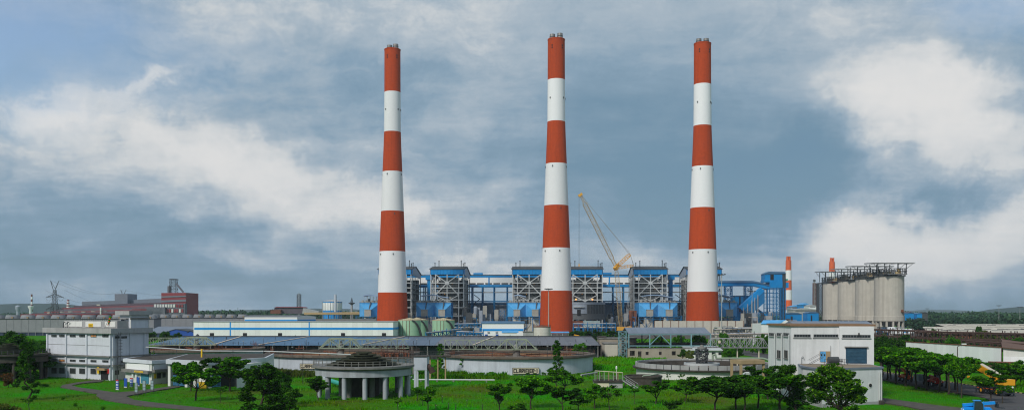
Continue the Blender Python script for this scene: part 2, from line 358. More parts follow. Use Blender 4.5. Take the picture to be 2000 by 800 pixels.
foliage('leaf_olive', (.07, .11, .02), (.13, .17, .025), (.20, .22, .03))
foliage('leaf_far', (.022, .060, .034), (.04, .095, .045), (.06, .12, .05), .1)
foliage('leaf_red', (.05, .07, .02), (.20, .10, .03), (.28, .10, .04))
foliage('grass_blade', (.050, .225, .001), (.062, .27, .001), (.080, .31, .002), patch=((1.45, .62, 1.3), (1.0, .85, 1.0), (.45, 1.15, .3)))
foliage('reed', (.05, .09, .008), (.09, .13, .016), (.14, .16, .03))

def glow(name, col, st):
    mt = bpy.data.materials.new(name); mt.use_nodes = True; b = mt.node_tree.nodes['Principled BSDF']; b.inputs['Base Color'].default_value = (*col, 1); b.inputs['Emission Color'].default_value = (*col, 1); b.inputs['Emission Strength'].default_value = st; MATS[name] = mt
glow('window_lit', (.5, .2, .05), .25)
glow('lamp_glow', (1, .42, .12), 1.2)
def ground_material():
    mt = bpy.data.materials.new('grass_ground'); mt.use_nodes = True; nt = mt.node_tree; N, L = nt.nodes, nt.links
    b = N['Principled BSDF']; b.inputs['Roughness'].default_value = .95; b.inputs['Specular IOR Level'].default_value = .05
    geo = N.new('ShaderNodeNewGeometry')
    def noise(s, d, r=.6):
        n = N.new('ShaderNodeTexNoise'); L.new(geo.outputs['Position'], n.inputs['Vector']); n.inputs['Scale'].default_value = s; n.inputs['Detail'].default_value = d; n.inputs['Roughness'].default_value = r; return n.outputs[0]
    def ramp(v, stops):
        rp = N.new('ShaderNodeValToRGB'); L.new(v, rp.inputs[0]); e = rp.color_ramp.elements
        e[0].position, e[0].color = stops[0][0], (*stops[0][1], 1); e[1].position, e[1].color = stops[-1][0], (*stops[-1][1], 1)
        for p, c in stops[1:-1]: q = e.new(p); q.color = (*c, 1)
        return rp.outputs[0]
    big = ramp(noise(.04, 7, .68), [(.32, (.085, .09, .012)), (.40, (.07, .15, .005)), (.52, (.045, .19, .002)), (.64, (.020, .24, .001))])
    fine = ramp(noise(.9, 9, .75), [(.3, (.5, .52, .5)), (.55, (1, 1, 1)), (.75, (1.3, 1.25, 1.1))])
    mx = N.new('ShaderNodeMix'); mx.data_type = 'RGBA'; mx.blend_type = 'MULTIPLY'; mx.inputs['Factor'].default_value = 1; L.new(big, mx.inputs['A']); L.new(fine, mx.inputs['B'])
    L.new(mx.outputs['Result'], b.inputs['Base Color'])
    bp = N.new('ShaderNodeBump'); bp.inputs['Strength'].default_value = .8; bp.inputs['Distance'].default_value = .5; L.new(noise(1.3, 6, .7), bp.inputs['Height']); L.new(bp.outputs[0], b.inputs['Normal'])
    MATS['grass_ground'] = mt
ground_material()
# ------------------------------------------------------------------ the setting: ground, roads, paths, hills
rng = random.Random(7); nrng = np.random.default_rng(11)
def heightfield():
    """one ground sheet: fine and gently uneven near the camera, flat and coarse out to the horizon"""
    ys = [20, 60, 100] + [120 + 4 * i for i in range(60)] + [370, 400, 450, 520, 620, 760, 900, 1100, 1400, 1800, 2500, 4000, 6000, 8800]
    xs = [-8000, -5000, -3000, -1800, -1000, -600, -400, -300, -240] + [-200 + 4 * i for i in range(101)] + [240, 300, 400, 600, 1000, 1800, 3000, 5000, 8000]
    mb = MB(); n = len(xs)
    for y in ys:
        for x in xs:
            h = 0.0
            if 110 < y < 365 and abs(x) < 205: h = -0.14 + .12 * math.sin(x * .31 + y * .17) * math.sin(y * .23 - x * .11) + .04 * rng.uniform(-1, 1)
            if h == 0: h = -.14
            mb.v.append((x, y, h))
    for j in range(len(ys) - 1):
        for i in range(n - 1): a = j * n + i; mb.f.append((a, a + 1, a + n + 1, a + n)); mb.sm.append(True)
    return mb.build('ground', 'grass_ground')
tag(heightfield(), 'uneven green grass ground between the buildings', 'ground', kind='structure')

def sheet(name, pts, mat, z0=-.4, z1=.05, px=True):
    poly = [tuple(G(*p)[:2]) for p in pts] if px else pts
    a = sum(poly[i][0] * poly[(i + 1) % len(poly)][1] - poly[(i + 1) % len(poly)][0] * poly[i][1] for i in range(len(poly)))
    if a < 0: poly = poly[::-1]
    o = MB().prism(poly, z0, z1).build(name, mat); o['kind'] = 'structure'; return o
sheet('road', [(101.5, 190), (101.5, 520), (115, 520), (115, 150), (84, 140), (88, 166), (93, 176), (99, 183)], 'asphalt', px=False)
sheet('footpath', [(1715, 775), (1760, 781), (1830, 790.5), (1890, 797), (1940, 800), (1950, 818), (1880, 814), (1830, 804), (1760, 790.5), (1715, 783)], 'path_grey', z1=.046)
YARD = [(188, 741), (204, 742), (196, 744.4), (160, 747.4), (140, 751.5), (152, 755.5), (186, 759.8), (225, 765.6), (262, 763), (300, 758.3), (330, 754), (352, 752.4), (352, 754.6), (318, 759.6), (278, 766.8), (246, 772.5), (262, 780), (330, 788.5), (400, 795.5), (440, 801), (440, 806), (350, 798), (280, 791.5), (225, 783.5), (196, 777), (188, 771.5), (190, 768), (156, 761.5), (118, 755.5), (122, 751), (150, 746)]
sheet('yard_path', YARD, 'path_grey')
sheet('plant_yard', [(-330, 640), (-330, 1300), (480, 1300), (480, 640)], 'path_grey', px=False, z1=.04)
# striped kerb stones along the far side of the road
kt = thing('road_kerb', 'black and yellow striped kerb along the far side of the road', 'kerb', (115.2, 230, 0))
for i in range(118): bar_part('kerb_stone', (115.25, 186 + i * 1.0, -.1), (115.25, 186.98 + i * 1.0, -.1), .3, 'kerb_black' if i % 2 else 'kerb_yellow', kt, h=.6)
kt2 = thing('verge_kerb', 'dark grey kerb between the grass verge and the road', 'kerb', (101.3, 230, 0))
MB().box(101.15, 101.45, 190.2, 330, -.3, .16).build('kerb_run', 'concrete_black', kt2)

def hill(name, pts, D, depth, mat):
    """a rounded ridge: crest rows given as photo points at distance D"""
    mb = MB(); n = len(pts); rows = [(-1, 0), (-.6, .55), (-.25, .9), (0, 1), (.4, .8), (1, 0)]
    for t, k in rows:
        for px, py in pts:
            top = Z(py, D); mb.v.append((X(px, D) , D + t * depth, -1 + (top + 1) * k + (rng.uniform(-.03, .03) * top if 0 < k < 1 else 0)))
    for j in range(len(rows) - 1):
        for i in range(n - 1): a = j * n + i; mb.f.append((a, a + 1, a + n + 1, a + n)); mb.sm.append(True)
    o = mb.build(name, mat); o['kind'] = 'structure'; return o
M('hill_wood', (.028, .058, .050), .95, .35, .012, .4, (.04, .075, .055), sfreq=.02, stretch=1)  # bluish green: some distance haze is mixed into the colour
def ridge(x0, x1, f, step=12): return [(x, f(x)) for x in np.arange(x0, x1 + .1, step)]
hill('hill', ridge(-260, 330, lambda x: 606 - 13.5 * math.exp(-((x - 45) / 70) ** 2) - 9 * math.exp(-((x - 125) / 45) ** 2) - 5 * math.exp(-((x - 250) / 60) ** 2) + .5 * math.sin(x * .3)), 4200, 700, 'hill_wood')
hill('hill', ridge(1900, 2300, lambda x: 611 - 12 * math.exp(-((x - 1992) / 34) ** 2) - 7 * math.exp(-((x - 2080) / 60) ** 2)), 3600, 500, 'hill_wood')
hill('far_ridge', ridge(1500, 2200, lambda x: 607.5 - 3.5 * math.exp(-((x - 1830) / 55) ** 2) + .4 * math.sin(x * .1), 15), 8000, 500, 'hill_wood')
hill('far_ridge', ridge(300, 900, lambda x: 606 - 4 * math.exp(-((x - 620) / 130) ** 2) + .4 * math.sin(x * .1), 15), 6500, 500, 'hill_wood')

# ------------------------------------------------------------------ leaf clouds (used by trees, shrubs, woods and grass)
def leaf_quads(cent, size, r, up=.35, aspect=1.6):
    """one bent leaf clump (two triangles sharing an edge) at each centre"""
    n = len(cent); d = r.normal(size=(n, 3)); d[:, 2] *= .55; d /= np.linalg.norm(d, axis=1)[:, None] + 1e-9
    w = r.normal(size=(n, 3)); w -= (w * d).sum(1)[:, None] * d; w /= np.linalg.norm(w, axis=1)[:, None] + 1e-9
    s = (size * r.uniform(.6, 1.35, n))[:, None]
    nr = np.cross(d, w)
    a = cent - d * s * aspect / 2; b = cent + w * s / 2 + nr * s * .18; c = cent + d * s * aspect / 2; e = cent - w * s / 2 + nr * s * .18
    return np.stack([a, b, c, e], 1).reshape(-1, 3)
def quads_obj(name, verts, mat, parent=None, quad=True):
    k = 4 if quad else 3
    n = len(verts) // k; me = bpy.data.meshes.new(name); me.vertices.add(n * k); me.vertices.foreach_set('co', verts.astype(np.float32).ravel())
    me.loops.add(n * k); me.loops.foreach_set('vertex_index', np.arange(n * k, dtype=np.int32))
    me.polygons.add(n); me.polygons.foreach_set('loop_start', np.arange(0, n * k, k, dtype=np.int32)); me.polygons.foreach_set('loop_total', np.full(n, k, dtype=np.int32))
    me.materials.append(MATS[mat]); me.update(calc_edges=True); o = bpy.data.objects.new(name, me); COL.objects.link(o); o.parent = parent; return o
def in_ellipsoid(r, n, c, rad, shell=.55):
    d = r.normal(size=(n, 3)); d /= np.linalg.norm(d, axis=1)[:, None]
    rr = (shell + (1 - shell) * r.uniform(0, 1, n)) ** .8
    return np.array(c) + d * rr[:, None] * np.array(rad)

def woodland(name, label, spots, mat, leaf, nleaf, grp=None):
    """far-off wood read as one mass: crowns of leaf clumps standing on the ground"""
    vs = []
    for x, y, h, w in spots:
        k = max(2, int(w / 5)); 
        for i in range(3):
            c = (x + nrng.normal() * w * .22, y + nrng.normal() * w * .22, h * nrng.uniform(.45, .72)); q = in_ellipsoid(nrng, nleaf // 3, c, (w * .36, w * .36, h * .36), .5); q[:, 2] = np.abs(q[:, 2]); vs.append(leaf_quads(q, leaf, nrng, aspect=1.2))
    o = quads_obj(name, np.concatenate(vs), mat); tag(o, label, 'trees', kind='stuff'); return o
def wood_spots(px0, px1, D0, D1, n, h0, h1):
    out = []
    for i in range(n):
        D = nrng.uniform(D0, D1); h = nrng.uniform(h0, h1); out.append((X(nrng.uniform(px0, px1), D), D, h, h * nrng.uniform(.8, 1.25)))
    return out
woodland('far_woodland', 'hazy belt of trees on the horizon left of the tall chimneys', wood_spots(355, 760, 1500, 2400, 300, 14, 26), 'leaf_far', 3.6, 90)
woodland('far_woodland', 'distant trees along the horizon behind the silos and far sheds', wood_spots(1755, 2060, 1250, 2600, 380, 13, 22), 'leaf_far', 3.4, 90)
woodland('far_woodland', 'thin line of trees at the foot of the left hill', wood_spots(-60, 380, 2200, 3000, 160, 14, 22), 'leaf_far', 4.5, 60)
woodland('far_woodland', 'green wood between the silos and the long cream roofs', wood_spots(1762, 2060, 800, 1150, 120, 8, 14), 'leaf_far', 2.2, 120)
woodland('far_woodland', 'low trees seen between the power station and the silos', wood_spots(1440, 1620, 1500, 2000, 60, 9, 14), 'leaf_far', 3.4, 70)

# ------------------------------------------------------------------ far left: rolling mill, chimneys, pylons, cooling towers
def lattice_tower(mb, base, h, w0, w1, n, r, x=True):
    b = Vector(base)
    def c(k, i): t = k / n; w = (w0 + (w1 - w0) * t) / 2; sx, sy = ((-1, -1), (1, -1), (1, 1), (-1, 1))[i % 4]; return b + Vector((sx * w, sy * w, h * t))
    for k in range(n):
        for i in range(4):
            mb.bar(c(k, i), c(k + 1, i), r * 1.4); mb.bar(c(k + 1, i), c(k + 1, i + 1), r)
            mb.bar(c(k, i), c(k + 1, i + 1), r)
            if x: mb.bar(c(k, i + 1), c(k + 1, i), r)
    return mb
def pylon(base, H, label):
    t = thing('transmission_tower', label, 'pylon', base, 'steel transmission towers'); s = H / 60.0; b = Vector(base)
    lattice_tower(MB(), b, 33 * s, 14 * s, 4.6 * s, 6, .22 * s).build('leg_lattice', 'steel_dark', t)
    lattice_tower(MB(), b + Vector((0, 0, 33 * s)), 16 * s, 4.6 * s, 2.6 * s, 4, .2 * s).build('upper_lattice', 'steel_dark', t)
    for z, w in ((26, 21), (40, 21)):
        z *= s; w *= s
        for sd in (-1, 1):
            m = MB()
            for yy in (-1.6 * s, 1.6 * s):
                m.bar(b + Vector((sd * 2.2 * s, yy, z)), b + Vector((sd * w / 2, 0, z + .3 * s)), .35 * s); m.bar(b + Vector((sd * 2.0 * s, yy, z + 3.6 * s)), b + Vector((sd * w / 2, 0, z + .3 * s)), .3 * s)
                for k in range(1, 4): f = k / 4; m.bar(b + Vector((sd * (2.2 + (w / s / 2 - 2.2) * f) * s, yy * (1 - f), z)), b + Vector((sd * (2.0 + (w / s / 2 - 2.0) * (f - .15)) * s, yy * (1.15 - f), z + 3.6 * s * (1.15 - f))), .2 * s)
            m.build('cross_arm', 'steel_dark', t)
            MB().path([b + Vector((sd * w / 2, 0, z)), b + Vector((sd * (w / 2 - 1.5 * s), 0, z - 3.4 * s)), b + Vector((sd * (w / 2 - 4.5 * s), 0, z - 3.8 * s)), b + Vector((sd * (w / 2 - 7 * s), 0, z - 1 * s))], .12 * s, 5).build('jumper_loop', 'steel_dark', t)
    for sd in (-1, 1): MB().bar(b + Vector((sd * 1.2 * s, -1, 49 * s)), b + Vector((sd * 5.0 * s, 0, 60 * s)), .5 * s).bar(b + Vector((sd * .2 * s, 1, 51 * s)), b + Vector((sd * 5.0 * s, 0, 60 * s)), .35 * s).build('peak_horn', 'steel_dark', t)
    return t
D = 900; pylon((X(107, D), D, 0), Z(547.5, D), 'tall dark lattice transmission tower behind the left pump house')
D = 1900; pylon((X(241, D), D, 0), Z(565, D), 'distant hazy transmission tower in front of the red mill')
cable = thing('power_cable', 'thin power cables strung between the two transmission towers', 'cable', (X(107, 900), 900, 40))
for (a, b2) in (((89, 567), (232, 588)), ((126, 566), (250, 588)), ((89, 588), (232, 596)), ((126, 588), (250, 596)), ((101, 548), (238, 566)), ((116, 547), (246, 566))):
    p, q = P(*a, 900), P(*b2, 1900); pts = [p.lerp(q, k / 10) - Vector((0, 0, 46 * (k / 10) * (1 - k / 10))) for k in range(11)]; MB().path(pts, .08, 4).build('wire', 'steel_dark', cable)
    q2 = P(b2[0] + 130, b2[1] + 6, 3000); pts = [q.lerp(q2, k / 6) - Vector((0, 0, 40 * (k / 6) * (1 - k / 6))) for k in range(7)]; MB().path(pts, .10, 4).build('wire', 'steel_dark', cable)

def striped_stack(name, label, px, y0, y1, D, r0, r1, bands, cols, flues=0, grp=None):
    t = thing(name, label, 'chimney', (X(px, D), D, 0), grp); z1, z0 = Z(y0, D), Z(y1, D); nb = bands
    for i in range(nb):
        f0, f1 = i / nb, (i + 1) / nb; k = cols[(nb - 1 - i) % 2]
        MB().lathe((X(px, D), D, 0), [(r0 + (r1 - r0) * f0, z0 + (z1 - z0) * f0), (r0 + (r1 - r0) * f1, z0 + (z1 - z0) * f1)] + ([(.02, z1)] if i == nb - 1 else []), 20, True).build('red_band' if 'red' in k or 'orange' in k or 'rust' in k else 'white_band', k, t)
    for i in range(flues):
        g = 2 * math.pi * i / flues + .5; MB().tube((X(px, D) + math.cos(g) * r1 * .5, D + math.sin(g) * r1 * .5, z1 - 1), (X(px, D) + math.cos(g) * r1 * .5, D + math.sin(g) * r1 * .5, z1 + 9 * D / 2000), r1 * .46, n=10).build('flue', cols[0], t)
    return t
D = 2000
t = striped_stack('mill_chimney', 'thin dark and white chimney above the mushroom shaped water tower', 62, 574, 618, D, 2.6, 1.7, 9, ['rust', 'chimney_white'])
t = thing('water_tower', 'white mushroom shaped water tower at the foot of the thin chimney', 'water tower', (X(60, 1900), 1900, 0))
MB().lathe((X(60, 1900), 1900, 0), [(3.2, 0), (2.9, Z(604, 1900)), (5.5, Z(599, 1900)), (5.7, Z(597, 1900)), (.1, Z(596, 1900))], 20).build('tank', 'white_sheet', t); MB().lathe((X(60, 1900), 1900, 0), [(3.6, 0), (3.4, Z(612, 1900)), (2.9, Z(611, 1900))], 16).build('stem', 'clad_grey', t)
t = thing('water_tower', 'small grey round water tower on the far left skyline', 'water tower', (X(35, 2000), 2000, 0))
MB().lathe((X(35, 2000), 2000, 0), [(3.5, Z(607, 2000)), (5.2, Z(603, 2000)), (5.6, Z(598, 2000)), (4.2, Z(596.5, 2000)), (.1, Z(595.5, 2000))], 16).build('tank', 'clad_grey', t); MB().lathe((X(35, 2000), 2000, 0), [(3.6, 0), (3.3, Z(606.5, 2000))], 14).build('stem', 'clad_grey', t)
striped_stack('mill_chimney', 'short red and white chimney behind the red mill roofs', 133, 585, 603, 2100, 3.6, 2.6, 7, ['mill_red', 'chimney_white'])

# red mill: long stepped sheds climbing to a tower block
D = 1500; mill = thing('steel_mill', 'large hazy red and slate steel mill with tall tower block', 'mill', (X(200, D), D, 0))
def slab(name, pts, D, depth, mat, parent):
    f = Face((X(0, D), D), (X(100, D), D)); pr = [(f.a(px), max(-.1, Z(py, D))) for px, py in pts]; return MB().gprism(f, pr, -depth, 0).build(name, mat, parent)
slab('tower_block', [(315, 640), (363, 640), (363, 571), (315, 571.5)], 1500, 60, 'mill_red', mill)
slab('slate_stripe', [(315, 580.5), (363, 579), (363, 576.5), (315, 578)], 1499, .5, 'mill_slate', mill)
slab('slate_stripe', [(315, 590), (363, 588), (363, 584), (315, 586)], 1499, .5, 'mill_slate', mill)
slab('mill_block', [(224, 640), (249, 640), (249, 573), (224, 573.5)], 1560, 40, 'mill_slate', mill)
slab('upper_shed', [(160, 640), (320, 640), (320, 582), (249, 585.5), (224, 586.5), (160, 588.5)], 1570, 50, 'mill_slate', mill)
slab('shed_roof', [(144, 640), (330, 640), (330, 590), (249, 592), (144, 597)], 1545, 20, 'mill_dark', mill)
slab('shed_roof', [(120, 640), (340, 640), (340, 593.5), (120, 601)], 1535, 12, 'mill_red', mill)
slab('shed_roof', [(104, 640), (300, 640), (300, 598), (104, 604.5)], 1525, 10, 'mill_dark', mill)
slab('shed_roof', [(86, 640), (290, 640), (290, 603), (86, 608)], 1515, 10, 'mill_red', mill)
slab('shed_roof', [(62, 640), (288, 640), (288, 607.5), (62, 611)], 1508, 10, 'mill_dark', mill)
slab('shed_wall', [(40, 640), (288, 640), (288, 611), (40, 613)], 1495, 8, 'mill_red', mill)
slab('annex', [(258, 640), (286, 640), (286, 601.5), (258, 601.5)], 1490, 12, 'mill_red', mill)
slab('office_wall', [(286, 640), (322, 640), (322, 599), (286, 601)], 1488, 12, 'mill_wall', mill)
slab('bay_wall', [(300, 640), (361, 640), (361, 592), (300, 593)], 1494, 10, 'mill_wall', mill)
for i in range(11): slab('bay_panel', [(301 + i * 5.3, 599.5), (304.6 + i * 5.3, 599.5), (304.6 + i * 5.3, 593.6), (301 + i * 5.3, 593.6)], 1493, .6, 'offwhite' if i < 8 else 'mill_red', mill)
for i in range(8): slab('bay_panel', [(320 + i * 4.9, 609.5), (323.4 + i * 4.9, 609.5), (323.4 + i * 4.9, 602.8), (320 + i * 4.9, 602.8)], 1493, .6, 'mill_red' if i % 3 else 'offwhite', mill)
for px, py in ((95, 609.5), (136, 608), (162, 608), (181, 607), (204, 606.5), (192, 594.5), (120, 608.5)): slab('roof_monitor', [(px - 3.4, py + 1.5), (px + 3.4, py + 1.5), (px + 3.4, py - .6), (px - 3.4, py - .6)], 1486, 4, 'cream_roof', mill)
for k in range(5): slab('wall_stripe', [(100 + k * 4, 604.6 + k * 1.8), (312, 596.2 + k * 2.4), (312, 595.6 + k * 2.4), (100 + k * 4, 604 + k * 1.8)], 1484.5 - k * .3, .3, 'mill_slate', mill)
slab('vent_stack', [(195, 613), (197, 613), (197, 600), (195, 600)], 1480, 3, 'offwhite', mill)
ft = MB(); b0 = Vector((X(339, 1520), 1520, Z(571, 1520))); lattice_tower(ft, b0, Z(544.5, 1520) - b0.z, 11, 10, 4, .34).build('head_frame', 'steel_dark', mill)
MB().box(X(327, 1515), X(331, 1515), 1515, 1522, Z(571, 1515), Z(558, 1515)).build('head_duct', 'mill_wall', mill)
MB().bar(P(344, 553, 1516), P(358, 570, 1516), 2.6).build('inclined_duct', 'mill_wall', mill)
MB().box(X(333.5, 1519), X(346, 1519), 1516, 1526, Z(546, 1519), Z(544.6, 1519)).build('head_roof', 'steel_dark', mill)

# cooling tower blocks
def cooling_block(label, px0, px1, D, ytop, ybase, nst, grp='cooling tower blocks'):
    t = thing('cooling_tower', label, 'cooling tower', (X((px0 + px1) / 2, D), D, 0), grp); x0, x1 = X(px0, D), X(px1, D); zt = Z(ytop, D)
    MB().box(x0, x1, D, D + 16, 2.6, zt).build('wall', 'tower_wall', t)
    MB().box(x0 - .4, x1 + .4, D - .5, D + 16.5, zt, zt + .5).build('deck', 'steel_dark', t)
    MB().box(x0 + .5, x1 - .5, D + .6, D + 15, -.1, 2.6).build('air_inlet', 'tower_louvre', t)
    m = MB(); k = int((x1 - x0) / 6)
    for i in range(k + 1): xx = x0 + (x1 - x0) * i / k; m.box(xx - .2, xx + .2, D - .2, D - .003, -.1, zt)
    m.build('rib', 'tower_wall', t); m = MB()
    for i in range(k * 2): xx = x0 + (x1 - x0) * i / (2 * k); m.bar((xx, D - .3, zt + .5), (xx, D - .3, zt + 1.6), .08)
    for z in (1.05, 1.6): m.bar((x0, D - .3, zt + z), (x1, D - .3, zt + z), .08)
    m.build('railing', 'steel_dark', t)
    w = (x1 - x0) / nst
    for i in range(nst):
        c = (x0 + w * (i + .5), D + 8, zt + .5); o = MB().lathe(c, [(w * .485, 0), (w * .40, 2.6), (w * .39, 2.9), (w * .36, 2.9), (w * .36, .5)], 20).build('fan_stack', 'tower_wall', t)
        MB().box(c[0] + w * .1, c[0] + w * .24, c[1] - w * .45, c[1] - w * .3, c[2], c[2] + 1.4).build('hatch', 'tan_concrete', o)
    return t
cooling_block('long grey cooling tower block behind the left pump house, at photo left edge', -60, 300, 735, 622.5, 655, 12)
cooling_block('grey concrete cooling tower block behind the left end of the white shed', 284, 480, 800, 620.5, 652, 9)
M('bund', (.20, .20, .19), .9, .2, .2)
tag(MB().box(X(470, 850), X(735, 850), 850, 853, -.2, Z(622, 850)).build('boundary_wall', 'bund'), 'low grey boundary wall behind the small upper white shed', 'wall')
# a far works with gas holder between mill and power station
D = 1350
t = thing('gas_holder', 'round white and blue gas holder left of the first tall chimney', 'gas holder', (X(645, D), D, 0)); c = (X(645, D), D + 15, 0); R_ = X(663.5, D) - X(645, D)
MB().lathe(c, [(R_, Z(606, D)), (R_, Z(590, D)), (R_ * .97, Z(589, D))], 32).build('shell', 'white_sheet', t); MB().lathe(c, [(R_ * 1.01, -.1), (R_ * 1.01, Z(605.5, D))], 32).build('blue_skirt', 'stripe_blue', t)
MB().lathe(c, [(R_ * 1.012, Z(590.2, D)), (R_ * 1.012, Z(588, D))], 32).build('blue_rim', 'stripe_blue', t); MB().lathe(c, [(R_ * 1.03, Z(588.2, D)), (R_ * .6, Z(585.5, D)), (.1, Z(584, D))], 32).build('dome_roof', 'concrete', t)
m = MB()
for i in range(24): g = 2 * math.pi * i / 24; m.bar((c[0] + R_ * 1.03 * math.cos(g), c[1] + R_ * 1.03 * math.sin(g), 0), (c[0] + R_ * 1.03 * math.cos(g), c[1] + R_ * 1.03 * math.sin(g), Z(588, D)), .35)
m.build('rib', 'steel_grey', t)
striped_stack('works_stack', 'pale grey stack standing in front of the round gas holder', 655, 574.5, 608, 1320, 2.0, 1.9, 1, ['concrete_pale', 'concrete_pale'])
t = thing('works_building', 'low rusty brown works building far left of the first chimney', 'building', (X(560, 1400), 1400, 0))
slab('hall', [(536, 612), (592, 612), (592, 600), (576, 599), (536, 599.5)], 1400, 30, 'mill_dark', t); slab('roof', [(535, 600), (593, 600), (588, 598.6), (540, 598.6)], 1398, 33, 'mill_red', t); slab('lean_to', [(590, 612), (622, 612), (622, 608), (592, 601)], 1396, 20, 'concrete', t)
slab('annex', [(528, 612), (548, 612), (548, 604), (528, 605)], 1390, 12, 'rust', t)
t = thing('lattice_stack', 'dark lattice stack tower on the skyline left of the gas holder', 'stack', (X(584, 1450), 1450, 0)); b0 = (X(584, 1450), 1450, 0); lattice_tower(MB(), b0, Z(574, 1450), 6.2, 5.4, 7, .3).build('lattice', 'steel_dark', t); MB().tube(b0, (b0[0], b0[1], Z(572, 1450)), .9, n=8).build('flue', 'steel_grey', t)
t = thing('flare_tower', 'thin tower with round platform left of the first chimney', 'tower', (X(687, 1300), 1300, 0)); b0 = Vector((X(687, 1300), 1300, 0))
MB().lathe(b0, [(2.2, 0), (1.6, Z(594, 1300))], 10).build('stem', 'concrete', t); MB().lathe(b0, [(1.6, Z(594, 1300)), (4.6, Z(592, 1300)), (4.6, Z(590.5, 1300)), (.3, Z(590.2, 1300))], 14).build('platform', 'steel_dark', t); lattice_tower(MB(), b0 + Vector((0, 0, Z(590.3, 1300))), Z(581.5, 1300) - Z(590.3, 1300), 3, .8, 3, .25).build('mast', 'steel_dark', t)
t = thing('overhead_pipeway', 'tan overhead pipeline on trestles below the gas holder', 'pipeline', (X(640, 1250), 1250, 0))
for k, (y0, y1) in enumerate(((611, 610), (613, 612.5))): MB().tube(P(594, y0, 1250 - k * 3), P(735, y1, 1250 - k * 3), 1.0, n=8).build('pipe', 'crane_tan', t)
for px in range(598, 735, 11): bar_part('trestle', (X(px, 1250), 1250, 0), P(px, 611, 1250), .8, 'steel_dark', t)

# hazy far works between the station and the silos
striped_stack('far_chimney', 'red and white chimney with two flues right of the blue transfer tower', 1540, 508, 624, 1700, 6.9, 5.2, 6, ['vehicle_orange', 'chimney_white'], 2, 'distant striped chimneys')
striped_stack('far_chimney', 'red and white chimney top showing behind the silos', 1625, 511, 624, 1750, 7.2, 5.4, 6, ['vehicle_orange', 'chimney_white'], 2, 'distant striped chimneys')
t = thing('lattice_stack', 'slim grey and red lattice stack between striped chimney and silos', 'stack', (X(1590.5, 1650), 1650, 0)); b0 = (X(1590.5, 1650), 1650, 0)
MB().tube(b0, (b0[0], b0[1], Z(545, 1650)), 1.9, 1.5, n=10).build('flue', 'steel_grey', t); lattice_tower(MB(), b0, Z(552, 1650), 5.2, 4.6, 9, .4).build('lattice', 'rust', t); MB().lathe(b0, [(2.4, Z(549, 1650)), (2.6, Z(546, 1650))], 10).build('platform', 'steel_dark', t)
for i, (px0, px1, y0, mt, lab) in enumerate(((1545, 1572, 596, 'blue_faded', 'hazy pale blue factory roof beside the striped chimney'), (1566, 1581, 592, 'blue_sheet', 'small blue factory house below the slim stack'), (1580, 1594, 595, 'white_sheet', 'white factory block at the foot of the slim stack'), (1548, 1600, 602, 'concrete', 'low grey works between the blue station and the silos'))):
    D = 1500 - i * 30; t = thing('factory_building', lab, 'building', (X((px0 + px1) / 2, D), D, 0)); f = Face((X(px0, D), D), (X(px1, D), D))
    MB().fbox(f, 0, f.len, -.1, Z(y0 + 2.5, D), -25, 0).build('wall', mt if i != 0 else 'clad_grey', t); MB().gprism(f, [(-.6, Z(y0 + 2.5, D)), (f.len + .6, Z(y0 + 2.5, D)), (f.len * .5, Z(y0 - 1, D))], -25.5, .6).build('roof', 'blue_faded' if i < 2 else 'steel_grey', t)
    MB().fbox(f, f.len * .1, f.len * .9, Z(y0 + 5, D), Z(y0 + 4, D), .02, .2).build('window_strip', 'window_dark', t)
for lab, px0, px1, y0, y1 in (('blue shed with white gable right of the silo legs', 1764, 1773, 610, 619), ('dark gabled shed beside the first small blue shed', 1773, 1785, 609, 618), ('second small blue shed on the right horizon', 1791, 1801, 610, 618), ('dark gabled shed on the right horizon', 1801, 1812, 609, 617)):
    D = 1150; t = thing('far_shed', lab, 'shed', (X(px0, D), D, 0), 'small sheds on the right horizon'); f = Face((X(px0, D), D), (X(px1, D), D)); mt = 'blue_sheet' if 'blue' in lab else 'slab_dark'
    MB().fbox(f, 0, f.len, -.1, Z(y0 + 2, D), -14, 0).build('wall', mt, t); MB().gprism(f, [(-.4, Z(y0 + 2, D)), (f.len + .4, Z(y0 + 2, D)), (f.len * .5, Z(y0 - .5, D))], -14.5, .5).build('roof', 'blue_roof' if 'blue' in lab else 'steel_dark', t)
def lamp_mast(label, px, ytop, D, r=.3, heads=6, rad=2.2, grp='high lighting masts'):
    t = thing('light_mast', label, 'light mast', (X(px, D), D, 0), grp); x = X(px, D); zt = Z(ytop, D)
    MB().tube((x, D, 0), (x, D, zt), r, r * .55, 8).build('pole', 'steel_grey', t); MB().lathe((x, D, zt - .6), [(rad * .8, 0), (rad * .8, .25), (rad * .6, .25)], 12).build('ring', 'steel_dark', t)
    for i in range(heads):
        g = 2 * math.pi * (i + .3) / heads; c = Vector((x + rad * math.cos(g), D + rad * math.sin(g), zt))
        o = MB().bar((x, D, zt - .3), c, .16).build('arm', 'steel_dark', t); MB().box(c.x - .55, c.x + .55, c.y - .4, c.y + .4, c.z - .3, c.z + .2).build('floodlight', 'steel_dark', o)
    return t
lamp_mast('tall light mast standing before the base of the middle chimney', 1071.5, 563.5, 560, .36)
lamp_mast('tall light mast right of the third chimney', 1409.5, 535, 600, .42, rad=2.4)
lamp_mast('light mast right of the inclined blue conveyor', 1469, 568, 640, .32)
lamp_mast('thin light mast on the right horizon', 1951, 596, 1050, .36)
lamp_mast('thin light mast at the right photo edge', 1992, 599, 1000, .34)
lamp_mast('thin light mast right of the silos on the horizon', 1811, 602, 1250, .36)
